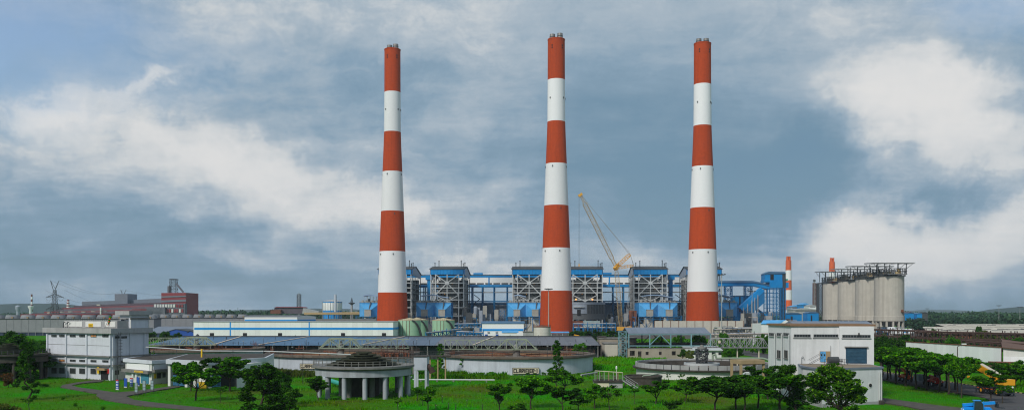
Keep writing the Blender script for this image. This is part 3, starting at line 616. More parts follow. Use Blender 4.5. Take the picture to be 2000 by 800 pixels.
# ------------------------------------------------------------------ three tall chimneys
def chimney(label, px, ytop, D, top_r, bounds, flue_dx):
    x = X(px, D); t = thing('chimney', label, 'chimney', (x, D, 0), 'tall red and white chimneys')
    zs = [0.0] + [Z(y, D) for y in bounds[::-1]]; k = top_r / 7.95
    rs = [15.8 * k, 14.35 * k, 12.85 * k, 11.35 * k, 9.85 * k, 8.35 * k, 8.05 * k, 7.95 * k]
    for i in range(7):
        red = i % 2 == 0; pr = [(rs[i], zs[i]), (rs[i] * .35 + rs[i + 1] * .65 - (.08 if i in (3, 4) else 0), zs[i] * .35 + zs[i + 1] * .65), (rs[i + 1], zs[i + 1])]
        if i == 6: pr += [(rs[7] - .9, zs[7]), (rs[7] - .9, zs[7] - 1.2), (.05, zs[7] - 1.0)]
        o = MB().lathe((x, D, 0), pr, 72).build('red_band' if red else 'white_band', 'chimney_red' if red else 'chimney_white', t)
    for dx, up in flue_dx:
        c = Vector((x + dx, D + (1.0 if dx < 0 else -1.0), zs[7] - 1)); MB().lathe(c, [(2.6, 0), (2.55, up + 1.6), (2.3, up + 1.6), (2.25, up - .6)], 20).build('flue', 'flue_metal', t)
        MB().lathe(c, [(2.8, up * .75), (2.8, up * .75 + .5), (2.5, up * .75 + .5)], 20).build('flue_band', 'steel_dark', t)
    for fr_, lev in ((.12, 1), (.55, 5), (-.5, 5), (.75, 3), (-.25, 3), (.95, 5), (-.9, 3), (.2, 2), (-.6, 1)):
        z = zs[lev + 1] - 3 if lev != 5 else (zs[5] + zs[6]) / 2 + 2; f = (z - zs[lev if lev != 5 else 5]) / (zs[(lev if lev != 5 else 5) + 1] - zs[lev if lev != 5 else 5]); r = rs[lev] + (rs[lev + 1] - rs[lev]) * f
        g = -math.pi / 2 + fr_ * math.pi / 2; p = Vector((x + r * math.cos(g), D + r * math.sin(g), z)); n = Vector((math.cos(g), math.sin(g), 0))
        MB().bar(p - n * .3, p + n * .5, .8, 1.5).build('warning_light', 'steel_dark', t)
    for fr_ in (-.35, .45):
        g = -math.pi / 2 + fr_ * math.pi / 2; n = Vector((math.cos(g), math.sin(g), 0)); p = Vector((x, D, zs[7] - 9)) + n * rs[7]
        for q in (0, 2.2): MB().bar(p - n * .3 + Vector((0, 0, q)), p + n * .12 + Vector((0, 0, q)), 1.2, 1.5).build('port', 'dark_hole', t)
    MB().lathe((x, D, zs[7]), [(rs[7] + .25, -.5), (rs[7] + .25, .35), (rs[7] - .9, .35)], 72).build('rim', 'chimney_red', t)
    return t
chimney('leftmost of the three tall red and white striped chimneys', 766.5, 98, 863, 7.75, [98, 181, 258.5, 336, 413, 491, 571], ((-2.9, 4.2), (3.3, 4.6)))
chimney('middle of the three tall red and white striped chimneys', 1086.5, 78.5, 832, 8.0, [78.5, 157, 238.5, 320.5, 402, 484.5, 567.5], ((-3.6, 5.0), (3.4, 5.2)))
chimney('rightmost of the three tall red and white striped chimneys', 1372, 86.5, 845, 8.05, [86.5, 166, 246.5, 326, 406.5, 487.5, 569.5], ((-3.3, 4.6), (3.3, 4.2)))

# ------------------------------------------------------------------ boiler houses: steel frames, clad tops
LOC = Face((50 - 958.7, 960 + 49.9), (50 + 958.7, 960 - 49.9)) # facade line of the station, turned 3 degrees
def boiler(label, px0, px1, shift=0):
    f = LOC; a0, a1 = f.a(px0), f.a(px1); w = a1 - a0; am = (a0 + a1) / 2; c = f.pt(am, 0, 0); pxm = (px0 + px1) / 2
    t = thing('boiler_house', label, 'boiler house', (c.x, c.y, 0), 'open steel boiler houses')
    zz = lambda y: f.z(pxm, y); DEP = 66
    ze, zc, zr = zz(525.5), zz(535.5), zz(520.5)
    MB().fbox(f, a0 + .6, a1 - .6, zc, ze, -.5, .35).build('blue_cladding', 'blue_sheet', t)
    m = MB(); n = 11
    for i in range(n): aa = a0 + .6 + (w - 1.2) * i / (n - 1); m.fbox(f, aa - .12, aa + .12, zc, ze, .353, .5)
    m.build('cladding_rib', 'blue_steel', t)
    for a_, nm in ((a0, 0), (a1 - .4, 1)):
        MB().vprism(f, [(-.6, zc), (-.6, ze), (-26, zr + 1.2), (-DEP, ze - 4), (-DEP, zc - 3)], a_, a_ + .4).build('gable_cladding', 'clad_grey', t)
        if nm == 1: MB().vprism(f, [(-.7, zc), (-.7, ze), (-9, ze + 1.5), (-9, zc)], a1 + .003, a1 + .12).build('gable_stripe', 'blue_sheet', t)
        else: MB().vprism(f, [(-.7, zc), (-.7, ze), (-9, ze + 1.5), (-9, zc)], a0 - .12, a0 - .003).build('gable_stripe', 'blue_sheet', t)
    MB().vprism(f, [(1.0, ze), (1.0, ze + .5), (-26, zr + 1.8), (-DEP - 1, ze - 3.3), (-DEP - 1, ze - 3.8), (-26, zr + 1.3)], a0 - .9, a1 + .9).build('roof', 'slab_dark', t)
    MB().fbox(f, a0 + w * .18, a1 - w * .2, zr, zr + 1.9, -29, -23).build('roof_monitor', 'steel_grey', t)
    for k, (fa, hh) in enumerate(((.10, 4.2), (.22, 6.4), (.88, 6.8), (.94, 3.6), (.99, 4.4))): MB().tube(f.pt(a0 + w * fa, -12, zr - 2), f.pt(a0 + w * fa, -12, zr + hh), .42, n=7).tube(f.pt(a0 + w * fa, -12, zr + hh), f.pt(a0 + w * fa, -12, zr + hh + .9), .65, n=7).build('vent_pipe', 'steel_dark', t)
    cols = [a0 + .7, am - .342 * w, am, am + .342 * w, a1 - .7]; lv = [zz(y) for y in (552, 561.5, 571, 585, 600, 616)]
    for i, ca in enumerate(cols):
        bar_part('column', f.pt(ca, 0, 0), f.pt(ca, 0, zc), .95 if 0 < i < 4 else .8, 'steel_pale', t)
        bar_part('column', f.pt(ca, -DEP, 0), f.pt(ca, -DEP, zc - 3), .8, 'steel_dark', t)
    for d in (-9, -20, -33, -48):
        for ca in (cols[0], cols[-1]): bar_part('column', f.pt(ca, d, 0), f.pt(ca, d, zc), .8, 'steel_grey', t)
    for i, z in enumerate(lv):
        bar_part('beam', f.pt(cols[0], 0, z), f.pt(cols[-1], 0, z), .6, 'steel_pale', t, h=.9)
        MB().fbox(f, cols[0] + .2, cols[-1] - .2, z - .35, z - .05, -DEP + .5, -9.5).build('floor_slab', 'slab_dark', t)
        for ca in (cols[0], cols[-1]): bar_part('beam', f.pt(ca, -.4, z), f.pt(ca, -DEP, z), .5, 'steel_grey', t, h=.8)
        m = MB()                                                # walkway with rails along the front of the casing
        m.fbox(f, cols[0] + .3, cols[-1] - .3, z - .5, z - .3, -9.4, -4.2)
        for q in (.55, 1.1): m.bar(f.pt(cols[0], -4.2, z + q), f.pt(cols[-1], -4.2, z + q), .12)
        for k in range(15): aa = cols[0] + (cols[-1] - cols[0]) * k / 14; m.bar(f.pt(aa, -4.2, z - .4), f.pt(aa, -4.2, z + 1.1), .12)
        m.build('walkway', 'steel_dark', t)
        zb = z + (zz(0) - zz(4.4)); bar_part('beam', f.pt(cols[1], -1.0, zb), f.pt(cols[3], -1.0, zb), .35, 'steel_grey', t)
        if i < 5:
            zn = lv[i + 1]
            for sgn, ca in ((-1, cols[0]), (1, cols[-1])):
                for k, (d0, d1) in enumerate(((-.4, -9), (-9, -20), (-20, -33))): bar_part('side_brace', f.pt(ca, d0 if k % 2 else d1, z), f.pt(ca, d1 if k % 2 else d0, zn), .35, 'steel_grey', t)
    zX = zz(552)
    for s in (-1, 1):
        e_, lo_ = am + s * .342 * w, zz(575.5); bar_part('cross_brace', f.pt(e_, .05, zc), f.pt(am, .05, zX), .85, 'steel_pale', t); bar_part('cross_brace', f.pt(am, .05, zX), f.pt(e_, .05, lo_), .85, 'steel_pale', t)
        bar_part('cross_brace', f.pt(e_, .05, lo_), f.pt(am, .05, zz(588)), .75, 'steel_pale', t)
    MB().fbox(f, am - 2.2, am + 2.2, zX - 1.6, zX + 1.6, .5, .9).build('gusset_plate', 'steel_pale', t)
    # boiler casing with stiffeners, headers and ducts behind the frame
    m = MB(); z1 = zc - 2.2
    while z1 > 12:
        h = 5.0; ins = (0, 1.2, .5, 2.2)[int(z1) % 4]; m.fbox(f, am - .24 * w + ins * .3, am + .24 * w - ins * .3, z1 - h, z1 - .5, -30, -11 - ins); z1 -= h
    m.build('boiler_casing', 'casing', t)
    m = MB()
    for i in range(9): z = zc - 4 - i * 5.6; m.bar(f.pt(am - .26 * w, -10.3, z), f.pt(am + .26 * w, -10.3, z), .7, .9)
    m.build('casing_stiffener', 'steel_grey', t)
    rr = random.Random(int(px0)); m = MB()
    for i in range(26):
        aa = rr.choice((rr.uniform(cols[0] + 1, cols[1] + 3), rr.uniform(cols[3] - 3, cols[-1] - 1))); z = rr.uniform(8, zc - 4); d = rr.uniform(-22, -6)
        if rr.random() < .5: m.tube(f.pt(aa, d, z), f.pt(aa, d, z + rr.uniform(4, 12)), rr.uniform(.25, .7), n=6)
        else: m.fbox(f, aa - rr.uniform(.6, 1.8), aa + rr.uniform(.6, 1.8), z, z + rr.uniform(1.2, 3.4), d - 2, d)
    m.build('ductwork', 'steel_grey', t)
    m = MB()
    for i in range(14): aa = am + rr.uniform(-.24, .24) * w; z = rr.uniform(10, zc - 5); m.fbox(f, aa - rr.uniform(.5, 2.4), aa + rr.uniform(.5, 2.4), z, z + rr.uniform(.8, 2.6), -9.6, -8)
    m.build('equipment', 'casing', t)
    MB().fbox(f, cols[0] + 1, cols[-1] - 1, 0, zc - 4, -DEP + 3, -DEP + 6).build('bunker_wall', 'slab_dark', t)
    m = MB()
    for i in range(4): aa, z = am + (-.3, -.08, .14, .31)[i] * w, lv[(i * 2 + int(px0)) % 4] - 1.2; m.fbox(f, aa - .35, aa + .35, z - .5, z + .3, -3.8, -3.1)
    m.build('lamp', 'lamp_orange', t)
    return t
BO = [boiler('open steel boiler house half hidden behind the left chimney', 738, 804), boiler('blue topped boiler house standing right of the left chimney', 840, 906.5), boiler('blue topped boiler house on the left of the middle chimney', 1000, 1067),
      boiler('blue topped boiler house just right of the middle chimney', 1108, 1177.5), boiler('blue topped boiler house right of the crawler crane', 1237, 1304), boiler('boiler house mostly hidden behind the right chimney', 1343, 1410)]

# elevated coal bunker gallery linking the boiler houses
f = LOC; gd_ = -78
t = thing('bunker_gallery', 'white and blue elevated gallery on blue columns linking the boiler houses', 'gallery', (f.pt(f.a(1030), gd_, 0).x, f.pt(f.a(1030), gd_, 0).y, 0))
g0, g1 = f.a(750, gd_), f.a(1345, gd_); GF = Face(f.pt(g0, gd_, 0)[:2], f.pt(g1, gd_, 0)[:2]); zg = lambda y, px=1030: GF.z(px, y)
MB().fbox(GF, 0, GF.len, zg(560), zg(537), -16, 0).build('gallery_wall', 'white_sheet', t)
MB().fbox(GF, -.3, GF.len + .3, zg(541), zg(537), .003, .25).build('blue_stripe', 'blue_sheet', t); MB().fbox(GF, -.3, GF.len + .3, zg(560), zg(555.3), .003, .3).build('blue_stripe', 'blue_sheet', t)
MB().fbox(GF, -.5, GF.len + .5, zg(537), zg(535.8), -17, .6).build('roof', 'slab_dark', t)
for px in (955, 1190): MB().fbox(GF, GF.a(px) - .7, GF.a(px) + .7, zg(555), zg(541), .003, .35).build('blue_pilaster', 'blue_sheet', t)
for px in (933, 1186): MB().fbox(GF, GF.a(px - 9), GF.a(px + 9), zg(536), zg(532), -10, -3).build('roof_house', 'blue_sheet', t)
k = 0; aa = 5.0
while aa < GF.len - 9:
    o = MB().fbox(GF, aa, aa + 7.8, zg(554.6), zg(552), .02, .16).build('window', 'window_dark', t); aa += 9.6
m_ = 0
for i in range(26):
    aa = 6 + i * (GF.len - 12) / 25; 
    for dd in (-.6, -15): bar_part('column', GF.pt(aa + (1.6 if i % 3 == 1 else 0), dd, 0), GF.pt(aa + (1.6 if i % 3 == 1 else 0), dd, zg(560)), 1.3, 'blue_steel', t)
for y in (570, 588):
    for dd in (-.6, -15): bar_part('tie_beam', GF.pt(0, dd, zg(y)), GF.pt(GF.len, dd, zg(y)), .9 if y == 570 else 1.4, 'steel_grey' if y == 570 else 'blue_steel', t)
for px in (925, 1195, 1320):
    m = MB(); a_ = GF.a(px); z = 4
    for j in range(7): m.bar(GF.pt(a_ + (0 if j % 2 else 7), -5, z), GF.pt(a_ + (7 if j % 2 else 0), -5, z + 5.2), .5, .8); z += 5.2
    m.build('stair_flight', 'steel_dark', t)
MB().fbox(GF, 0, GF.len, 0, zg(594), -40, -22).build('turbine_hall_wall', 'clad_grey', t); MB().fbox(GF, 0, GF.len, zg(594), zg(590), -40.2, -21.7).build('turbine_hall_stripe', 'blue_steel', t)
for lab, px0, px1 in (('blue duct tower left of the second boiler house', 833, 842), ('blue duct tower right of the fifth boiler house', 1306, 1315)):
    ff = LOC; c = ff.pt(ff.a(px0), -30, 0); t = thing('duct_tower', lab, 'tower', (c.x, c.y, 0)); a0, a1 = ff.a(px0, -30), ff.a(px1, -30)
    MB().fbox(ff, a0 - 1, a1 + 1.5, ff.z(px0, 546, -30), ff.z(px0, 537, -30), -42, -29).build('head_house', 'blue_sheet', t); MB().fbox(ff, a0 + .8, a1 - .6, 0, ff.z(px0, 546, -30), -40, -30).build('shaft', 'blue_sheet', t)

# ------------------------------------------------------------------ precipitators: blue boxes with tapered nozzles
def precipitator(label, px0, px1, curved=True, canopy=None):
    D = 900; f = Face((X(px0, D), D), (X(px1, D), D)); c = f.pt(f.len / 2, 0, 0); t = thing('precipitator', label, 'precipitator', (c.x, c.y, 0), 'blue dust precipitators')
    z = lambda y: Z(y, D); W = f.len; z1, z0 = z(590), z(618.5)
    MB().fbox(f, 0, W, z0, z1, -38, -7).build('casing', 'blue_faded', t)
    m = MB()
    for i in range(9): d = -8 - i * 3.6; m.fbox(f, W + .003, W + .25, z0, z1, d - .2, d + .2); m.fbox(f, -.25, -.003, z0, z1, d - .2, d + .2)
    m.build('casing_rib', 'blue_steel', t)
    MB().fbox(f, -.3, W + .3, z1, z1 + .5, -38.3, -6.6).build('roof_deck', 'steel_grey', t)
    for i in range(2):
        a0, a1 = W * i / 2 + .15, W * (i + 1) / 2 - .15; am = (a0 + a1) / 2; b0, b1, zb0, zb1 = am - 3.1, am + 3.1, z(617), z(604.5)
        back = [f.pt(a0, -7, z0), f.pt(a1, -7, z0), f.pt(a1, -7, z1 - 1.6), f.pt(a0, -7, z1 - 1.6)]; fr = [f.pt(b0, 0, zb0), f.pt(b1, 0, zb0), f.pt(b1, 0, zb1), f.pt(b0, 0, zb1)]
        MB().add(back + fr, [(0, 1, 5, 4), (1, 2, 6, 5), (2, 3, 7, 6), (3, 0, 4, 7), (4, 5, 6, 7)]).build('tapered_nozzle', 'blue_faded', t)
        o = MB().fbox(f, b0 - .2, b1 + .2, zb0 - .6, zb1 + .2, -.4, 3.2).build('duct_box', 'casing', t); MB().fbox(f, b0 - .5, b1 + .5, zb1 + .2, zb1 + .5, -.6, 3.5).build('lid', 'steel_grey', o)
        MB().bar(f.pt(am + 1, -1, zb1 + .5), f.pt(am + 1.6, -6.4, z1 + .8), .9, .5).build('ladder', 'steel_dark', t)
        for j in range(4): xx = a0 + (a1 - a0) * (j + .5) / 4; MB().fbox(f, xx - .9, xx + .9, z1 + .5, z1 + 2.4, -12, -9).build('insulator_box', 'casing', t)
        MB().fbox(f, am - 4.4, am + 4.4, -.05, z0 - .5, -20, -3).build('outlet_duct', 'cream_wall', t)
    m = MB()
    for q in (.6, 1.2): m.bar(f.pt(0, -6.8, z1 + .5 + q), f.pt(W, -6.8, z1 + .5 + q), .1)
    for i in range(22): m.bar(f.pt(W * i / 21, -6.8, z1 + .5), f.pt(W * i / 21, -6.8, z1 + 1.7), .1)
    m.build('railing', 'steel_grey', t)
    # canopy on posts
    ca0, ca1 = canopy or (.13, .92); zc = z(577.5)
    A0, A1 = W * ca0, W * ca1; n = 10; up = [(A0 + (A1 - A0) * i / n, zc + 1.6 * math.sin(math.pi * min(1, .15 + i / n)) - (2.0 * max(0, i / n - .55) if curved else 0)) for i in range(n + 1)]
    MB().gprism(f, up + [(a, zq - .9) for a, zq in up[::-1]], -24, -5).build('canopy', 'blue_pale', t)
    for i in range(6):
        for d in (-6, -23): bar_part('canopy_post', f.pt(A0 + (A1 - A0) * (i + .3) / 6, d, z1 + .5), f.pt(A0 + (A1 - A0) * (i + .3) / 6, d, zc - .2), .3, 'steel_grey', t)
    rr = random.Random(int(px0))
    for i in range(12): xx = rr.uniform(.05, .95) * W; MB().fbox(f, xx - rr.uniform(.4, 1.4), xx + rr.uniform(.4, 1.4), z1 + .5, z1 + rr.uniform(1.5, 4.4), -20, -15).build('transformer', 'steel_grey', t)
    # blue support frame under the nozzles
    zf, zf2 = z(617.8), z(622)
    for zq in (zf, zf2): bar_part('frame_beam', f.pt(-2, 5, zq), f.pt(W + 3, 5, zq), .55, 'blue_steel', t)
    for i in range(7): a_ = -1.5 + (W + 3) * i / 6; bar_part('frame_column', f.pt(a_, 5, 0), f.pt(a_, 5, zf + 1.2), .6, 'blue_steel', t)
    for i in range(6): a_ = -1.5 + (W + 3) * i / 6; b_ = a_ + (W + 3) / 6; bar_part('frame_brace', f.pt(a_, 5, z(640) if i % 2 else zf2), f.pt(b_, 5, zf2 if i % 2 else z(640)), .3, 'blue_steel', t)
    MB().fbox(f, -1, W * .98, 0, z(632), -2, 3.5).build('low_duct_wall', 'cream_wall', t)
    return t
precipitator('blue precipitator on the far left of the left chimney', 700, 775, canopy=(.1, .6))
precipitator('blue precipitator with curved canopy right of the left chimney', 812, 880)
precipitator('pale blue precipitator left of the middle chimney', 991.5, 1063, False, (.18, .5))
precipitator('blue precipitator between the crane and right chimney', 1249.5, 1325.5)
precipitator('blue precipitator right of the right chimney', 1368, 1443, True, (.35, .9))

# dark unfinished duct building right of the middle chimney
D = 905; f = Face((X(1100, D), D), (X(1181, D), D)); t = thing('duct_building', 'dark grey unfinished duct building right of the middle chimney', 'building', (X(1140, D), D, 0))
MB().fbox(f, 0, f.len, 12, Z(593, D), -26, 0).build('wall', 'duct_grey', t); MB().fbox(f, -.5, f.len + .5, Z(594, D), Z(589.5, D), -27, .4).build('parapet', 'clad_grey', t)
MB().fbox(f, f.a(1118), f.a(1146), Z(612, D), Z(594.5, D), .02, .5).build('wall_panel', 'clad_grey', t)
for i in range(6): a_ = f.a(1148 + i * 5.4); MB().fbox(f, a_, a_ + 1.9, Z(612, D), Z(594.5, D), .02, .35).build('wall_panel', 'slab_dark', t)
MB().fbox(f, f.a(1127), f.a(1134), Z(615, D), Z(604, D), .55, .8).build('opening', 'dark_hole', t); MB().fbox(f, f.a(1120), f.a(1141), Z(599.5, D), Z(598, D), .5, 2.5).build('hood', 'steel_pale', t)
for i in range(7): bar_part('leg', f.pt(f.len * i / 6, -1, 0), f.pt(f.len * i / 6, -1, 12), .8, 'blue_steel', t)
for px in (1125, 1157):
    t2 = thing('work_light', 'small warm work light %s under the boiler frame' % ('left' if px == 1125 else 'right'), 'lamp', P(px, 584, 955), 'warm work lights right of the middle chimney'); c = P(px, 584, 955)
    MB().lathe(c, [(.05, -1), (.9, -.6), (1.0, .3), (.3, .8), (.05, .9)], 10).build('bulb', 'lamp_glow', t2); MB().bar(c + Vector((0, 1, .6)), c + Vector((0, 5, 1.2)), .3).build('bracket', 'steel_dark', t2)

# ------------------------------------------------------------------ crawler crane with luffing jib
D = 800; t = thing('crawler_crane', 'tall yellow lattice boom crawler crane beside the middle boiler houses', 'crane', (X(1212, D), D, 0))
def lattice_boom(p, q, w0, w1, n, r, mat, name, wm=None):
    p, q = Vector(p), Vector(q); ax = (q - p).normalized(); sx = ax.cross(Vector((0, 1, 0))).normalized(); sy = ax.cross(sx).normalized(); m = MB(); ring = []
    for k in range(n + 1):
        f_ = k / n; w = (wm if wm and .12 < f_ < .88 else w0 + (w1 - w0) * f_) / 2; c = p.lerp(q, f_); ring.append([c + sx * a * w + sy * b * w for a, b in ((-1, -1), (1, -1), (1, 1), (-1, 1))])
    for k in range(n):
        for i in range(4):
            m.bar(ring[k][i], ring[k + 1][i], r * 1.5); m.bar(ring[k][i], ring[k + 1][(i + 1) % 4], r) if k % 2 else m.bar(ring[k][(i + 1) % 4], ring[k + 1][i], r); m.bar(ring[k][i], ring[k][(i + 1) % 4], r)
    return m.build(name, mat, t)
hp = P(1203.5, 521, D)
lattice_boom(P(1213, 640, D), hp, 2.0, 2.6, 24, .13, 'crane_tan', 'main_boom', 3.4)
lattice_boom(hp, P(1133, 380, D), 2.6, 1.4, 30, .16, 'crane_tan', 'luffing_jib', 3.6)
lattice_boom(hp, P(1231, 496, D), 2.6, 1.0, 8, .22, 'crane_yellow', 'rear_strut', 3.2)
lattice_boom(hp + Vector((0, 0, -1)), P(1237, 518, D), 2.0, .8, 6, .2, 'crane_yellow', 'front_strut', 2.2)
MB().bar(hp + Vector((-1.5, -1.5, -2)), hp + Vector((2, 1.5, 2)), 3, 3).build('hinge_head', 'crane_yellow', t); MB().bar(P(1130, 383, D), P(1137, 378, D), 2.2, 2.2).build('jib_head', 'crane_yellow', t)
for a_, b_ in (((1134, 380), (1231, 495)), ((1136, 381), (1230, 497)), ((1148, 402), (1186, 470)), ((1231, 496), (1237, 518)), ((1231, 497), (1238.5, 519)), ((1237, 518), (1222, 640)), ((1235, 519), (1219, 640))): MB().path([P(*a_, D), P(*b_, D)], .16, 5).build('pendant_line', 'steel_grey', t)
MB().path([P(1131, 382, D), P(1131, 516, D)], .13, 4).build('hoist_line', 'steel_dark', t); MB().bar(P(1131, 515, D), P(1131, 520, D), 1.0).build('hook_block', 'crane_yellow', t)
x = X(1213, D)
MB().box(x - 5, x + 6, D - 3.4, D + 3.4, 3.0, 6.2).build('upper_body', 'crane_yellow', t); MB().box(x - 6.5, x - 4.2, D - 3.4, D - 1.0, 3.2, 6.4).build('operator_cab', 'glass', t); MB().box(x + 6.02, x + 9, D - 3.8, D + 3.8, 2.8, 6.6).build('counterweight', 'crane_yellow', t)
for s in (-1, 1): MB().box(x - 6, x + 6, D + s * 4.6 - 1, D + s * 4.6 + 1, 0, 2.2).build('crawler_track', 'rubber', t)
MB().box(x - 2.5, x + 2.5, D - 3.5, D + 3.5, 1, 3.0).build('turntable', 'steel_dark', t)

# ------------------------------------------------------------------ coal conveyor and transfer tower on the right
D = 930; t = thing('coal_conveyor', 'blue roofed coal conveyor gallery on trestles right of the right chimney', 'conveyor', (X(1450, D), D, 0))
def gallery_run(pts, D, d, top, bot, wallm, roofm):
    f = Face((X(1300, D), D), (X(1600, D), D)); up = [(f.a(px), Z(py + top, D)) for px, py in pts]; lo = [(f.a(px), Z(py + bot, D)) for px, py in pts]
    for i in range(len(pts) - 1): MB().gprism(f, [lo[i], lo[i + 1], up[i + 1], up[i]], -d, 0).build('gallery_wall', wallm, t)
    m = MB()
    for i in range(len(pts) - 1): m.gprism(f, [(up[i][0], up[i][1] - .2), (up[i + 1][0], up[i + 1][1] - .2), (up[i + 1][0], up[i + 1][1] + .35), (up[i][0], up[i][1] + .35)], -d - .5, .5); m.add([f.pt(up[i][0], .5, up[i][1] + .35), f.pt(up[i + 1][0], .5, up[i + 1][1] + .35), f.pt(up[i + 1][0], -d / 2, up[i + 1][1] + 2.2), f.pt(up[i][0], -d / 2, up[i][1] + 2.2)], [(0, 1, 2, 3)])
    m.build('gallery_roof', roofm, t)
gallery_run([(1396, 551.5), (1472, 551.5), (1490, 555), (1504, 558.5)], D, 8, 0, 6.5, 'blue_sheet', 'blue_roof')
for px in (1424, 1463):
    b0 = Vector((X(px, D), D + 4, 0)); m = MB(); lattice_tower(m, b0, Z(558.5, D), 7, 7, 6, .45); m.build('trestle', 'blue_steel', t)
t = thing('inclined_conveyor', 'steep blue inclined conveyor rising to the transfer tower', 'conveyor', (X(1460, 900), 900, 0))
f = Face((X(1300, 905), 905), (X(1600, 905), 905)); p0, p1 = (f.a(1487), Z(563, 905)), (f.a(1447.5), Z(598, 905))
MB().gprism(f, [(p1[0] - 2, p1[1] - 1), (p1[0] + 2.2, p1[1] - 4.6), (p0[0] + 3.4, p0[1] - 2.6), (p0[0], p0[1] + 1)], -9, 0).build('gallery_wall', 'blue_sheet', t)
MB().gprism(f, [(p1[0] + 2.3, p1[1] - 4.7), (p1[0] + 2.6, p1[1] - 15), (p0[0] + 3.6, p0[1] - 14), (p0[0] + 3.5, p0[1] - 2.7)], -8.4, -.6).build('gallery_underside', 'blue_steel', t)
for px in (1452, 1460, 1468, 1474, 1480): bar_part('trestle_leg', (X(px, 905), 904, 0), P(px, 563 + (1487 - px) * .885 + 6, 905), .8, 'steel_grey', t); bar_part('trestle_leg', (X(px, 905), 914, 0), P(px, 563 + (1487 - px) * .885 + 6, 914), .8, 'blue_steel', t)
MB().gprism(f, [(f.a(1475), Z(594, 905)), (f.a(1475), Z(597, 905)), (f.a(1507), Z(621, 905)), (f.a(1507), Z(618, 905))], -16, -9).build('lower_gallery', 'blue_sheet', t)
t = thing('transfer_tower', 'tall blue transfer tower with gabled house on braced legs', 'tower', (X(1515, 930), 930, 0)); D = 930; f = Face((X(1494, D), D), (X(1533, D), D)); zz = lambda y: Z(y, D); W = f.len
f2 = lambda px: f.a(px)
MB().fbox(f, 0, f2(1528), zz(548), zz(535), -14, 0).build('upper_house', 'blue_sheet', t)
MB().gprism(f, [(-.5, zz(535)), (0 - .5, zz(534.4)), (4.5, zz(529.8)), (f2(1533), zz(530.5)), (f2(1535), zz(534))], -14.5, .6).build('roof', 'blue_roof', t)
MB().fbox(f, -.6, f2(1528), zz(550.5), zz(546.5), -14.4, .5).build('ledge', 'blue_sheet', t); MB().fbox(f, f2(1503), f2(1528), zz(562), zz(549.6), -15, .8).build('lower_house', 'blue_sheet', t)
MB().fbox(f, f2(1504.5), f2(1511), zz(547.5), zz(535.6), .02, .3).build('opening', 'dark_hole', t); MB().fbox(f, f2(1528), f2(1535), zz(624), zz(534), -10, -.5).build('stair_shaft', 'steel_dark', t)
MB().fbox(f, f2(1534.6), f2(1541), zz(561.5), zz(551), -12, -1).build('side_house', 'blue_sheet', t); MB().fbox(f, f2(1535), f2(1540), zz(548), zz(544), -10, -2).build('green_tank', 'green_pipe', t)
xs = [1499, 1503.5, 1510, 1517, 1524, 1530, 1534]
for px in xs:
    for d in (0, -13): bar_part('leg', f.pt(f2(px), d, 0), f.pt(f2(px), d, zz(561)), .7 if px > 1503 else .9, 'blue_steel', t)
for j in range(8):
    y0 = 564 + j * 7.4
    for d in (0, -13):
        bar_part('tie_beam', f.pt(f2(1499), d, zz(y0)), f.pt(f2(1534), d, zz(y0)), .5, 'blue_steel', t)
    for i in range(2, 5): bar_part('brace', f.pt(f2(xs[i]), 0, zz(y0)), f.pt(f2(xs[i + 1]), 0, zz(y0 + 7.4)), .3, 'blue_steel', t); bar_part('brace', f.pt(f2(xs[i + 1]), 0, zz(y0)), f.pt(f2(xs[i]), 0, zz(y0 + 7.4)), .3, 'blue_steel', t)
t = thing('crusher_house', 'blue crusher house beside the inclined conveyor', 'building', (X(1450, 960), 960, 0)); D = 960; f = Face((X(1436, D), D), (X(1464, D), D))
MB().fbox(f, 0, f.len, 0, Z(578, D), -20, 0).build('wall', 'blue_sheet', t); MB().fbox(f, -.6, f.len + .6, Z(578, D), Z(576.5, D), -21, .6).build('roof', 'blue_roof', t); MB().fbox(f, f.len * .28, f.len * .36, 20, Z(578.5, D), .02, .3).build('door', 'dark_hole', t)
for lab, px0, px1, y0 in (('low blue house at the foot of the striped chimney', 1535, 1566, 611), ('small gabled blue house left of the silos', 1577, 1599, 609)):
    D = 1000; t = thing('blue_house', lab, 'building', (X(px0, D), D, 0)); f = Face((X(px0, D), D), (X(px1, D), D)); MB().fbox(f, 0, f.len, -.1, Z(y0 + 2, D), -16, 0).build('wall', 'blue_sheet', t)
    MB().gprism(f, [(-.5, Z(y0 + 2, D)), (f.len + .5, Z(y0 + 2, D)), (f.len * .75, Z(y0 - .8, D)), (f.len * .25, Z(y0 - .8, D))], -16.5, .5).build('roof', 'blue_roof', t); MB().fbox(f, f.len * .3, f.len * .42, 0, Z(y0 + 6, D), .02, .2).build('door', 'dark_hole', t)

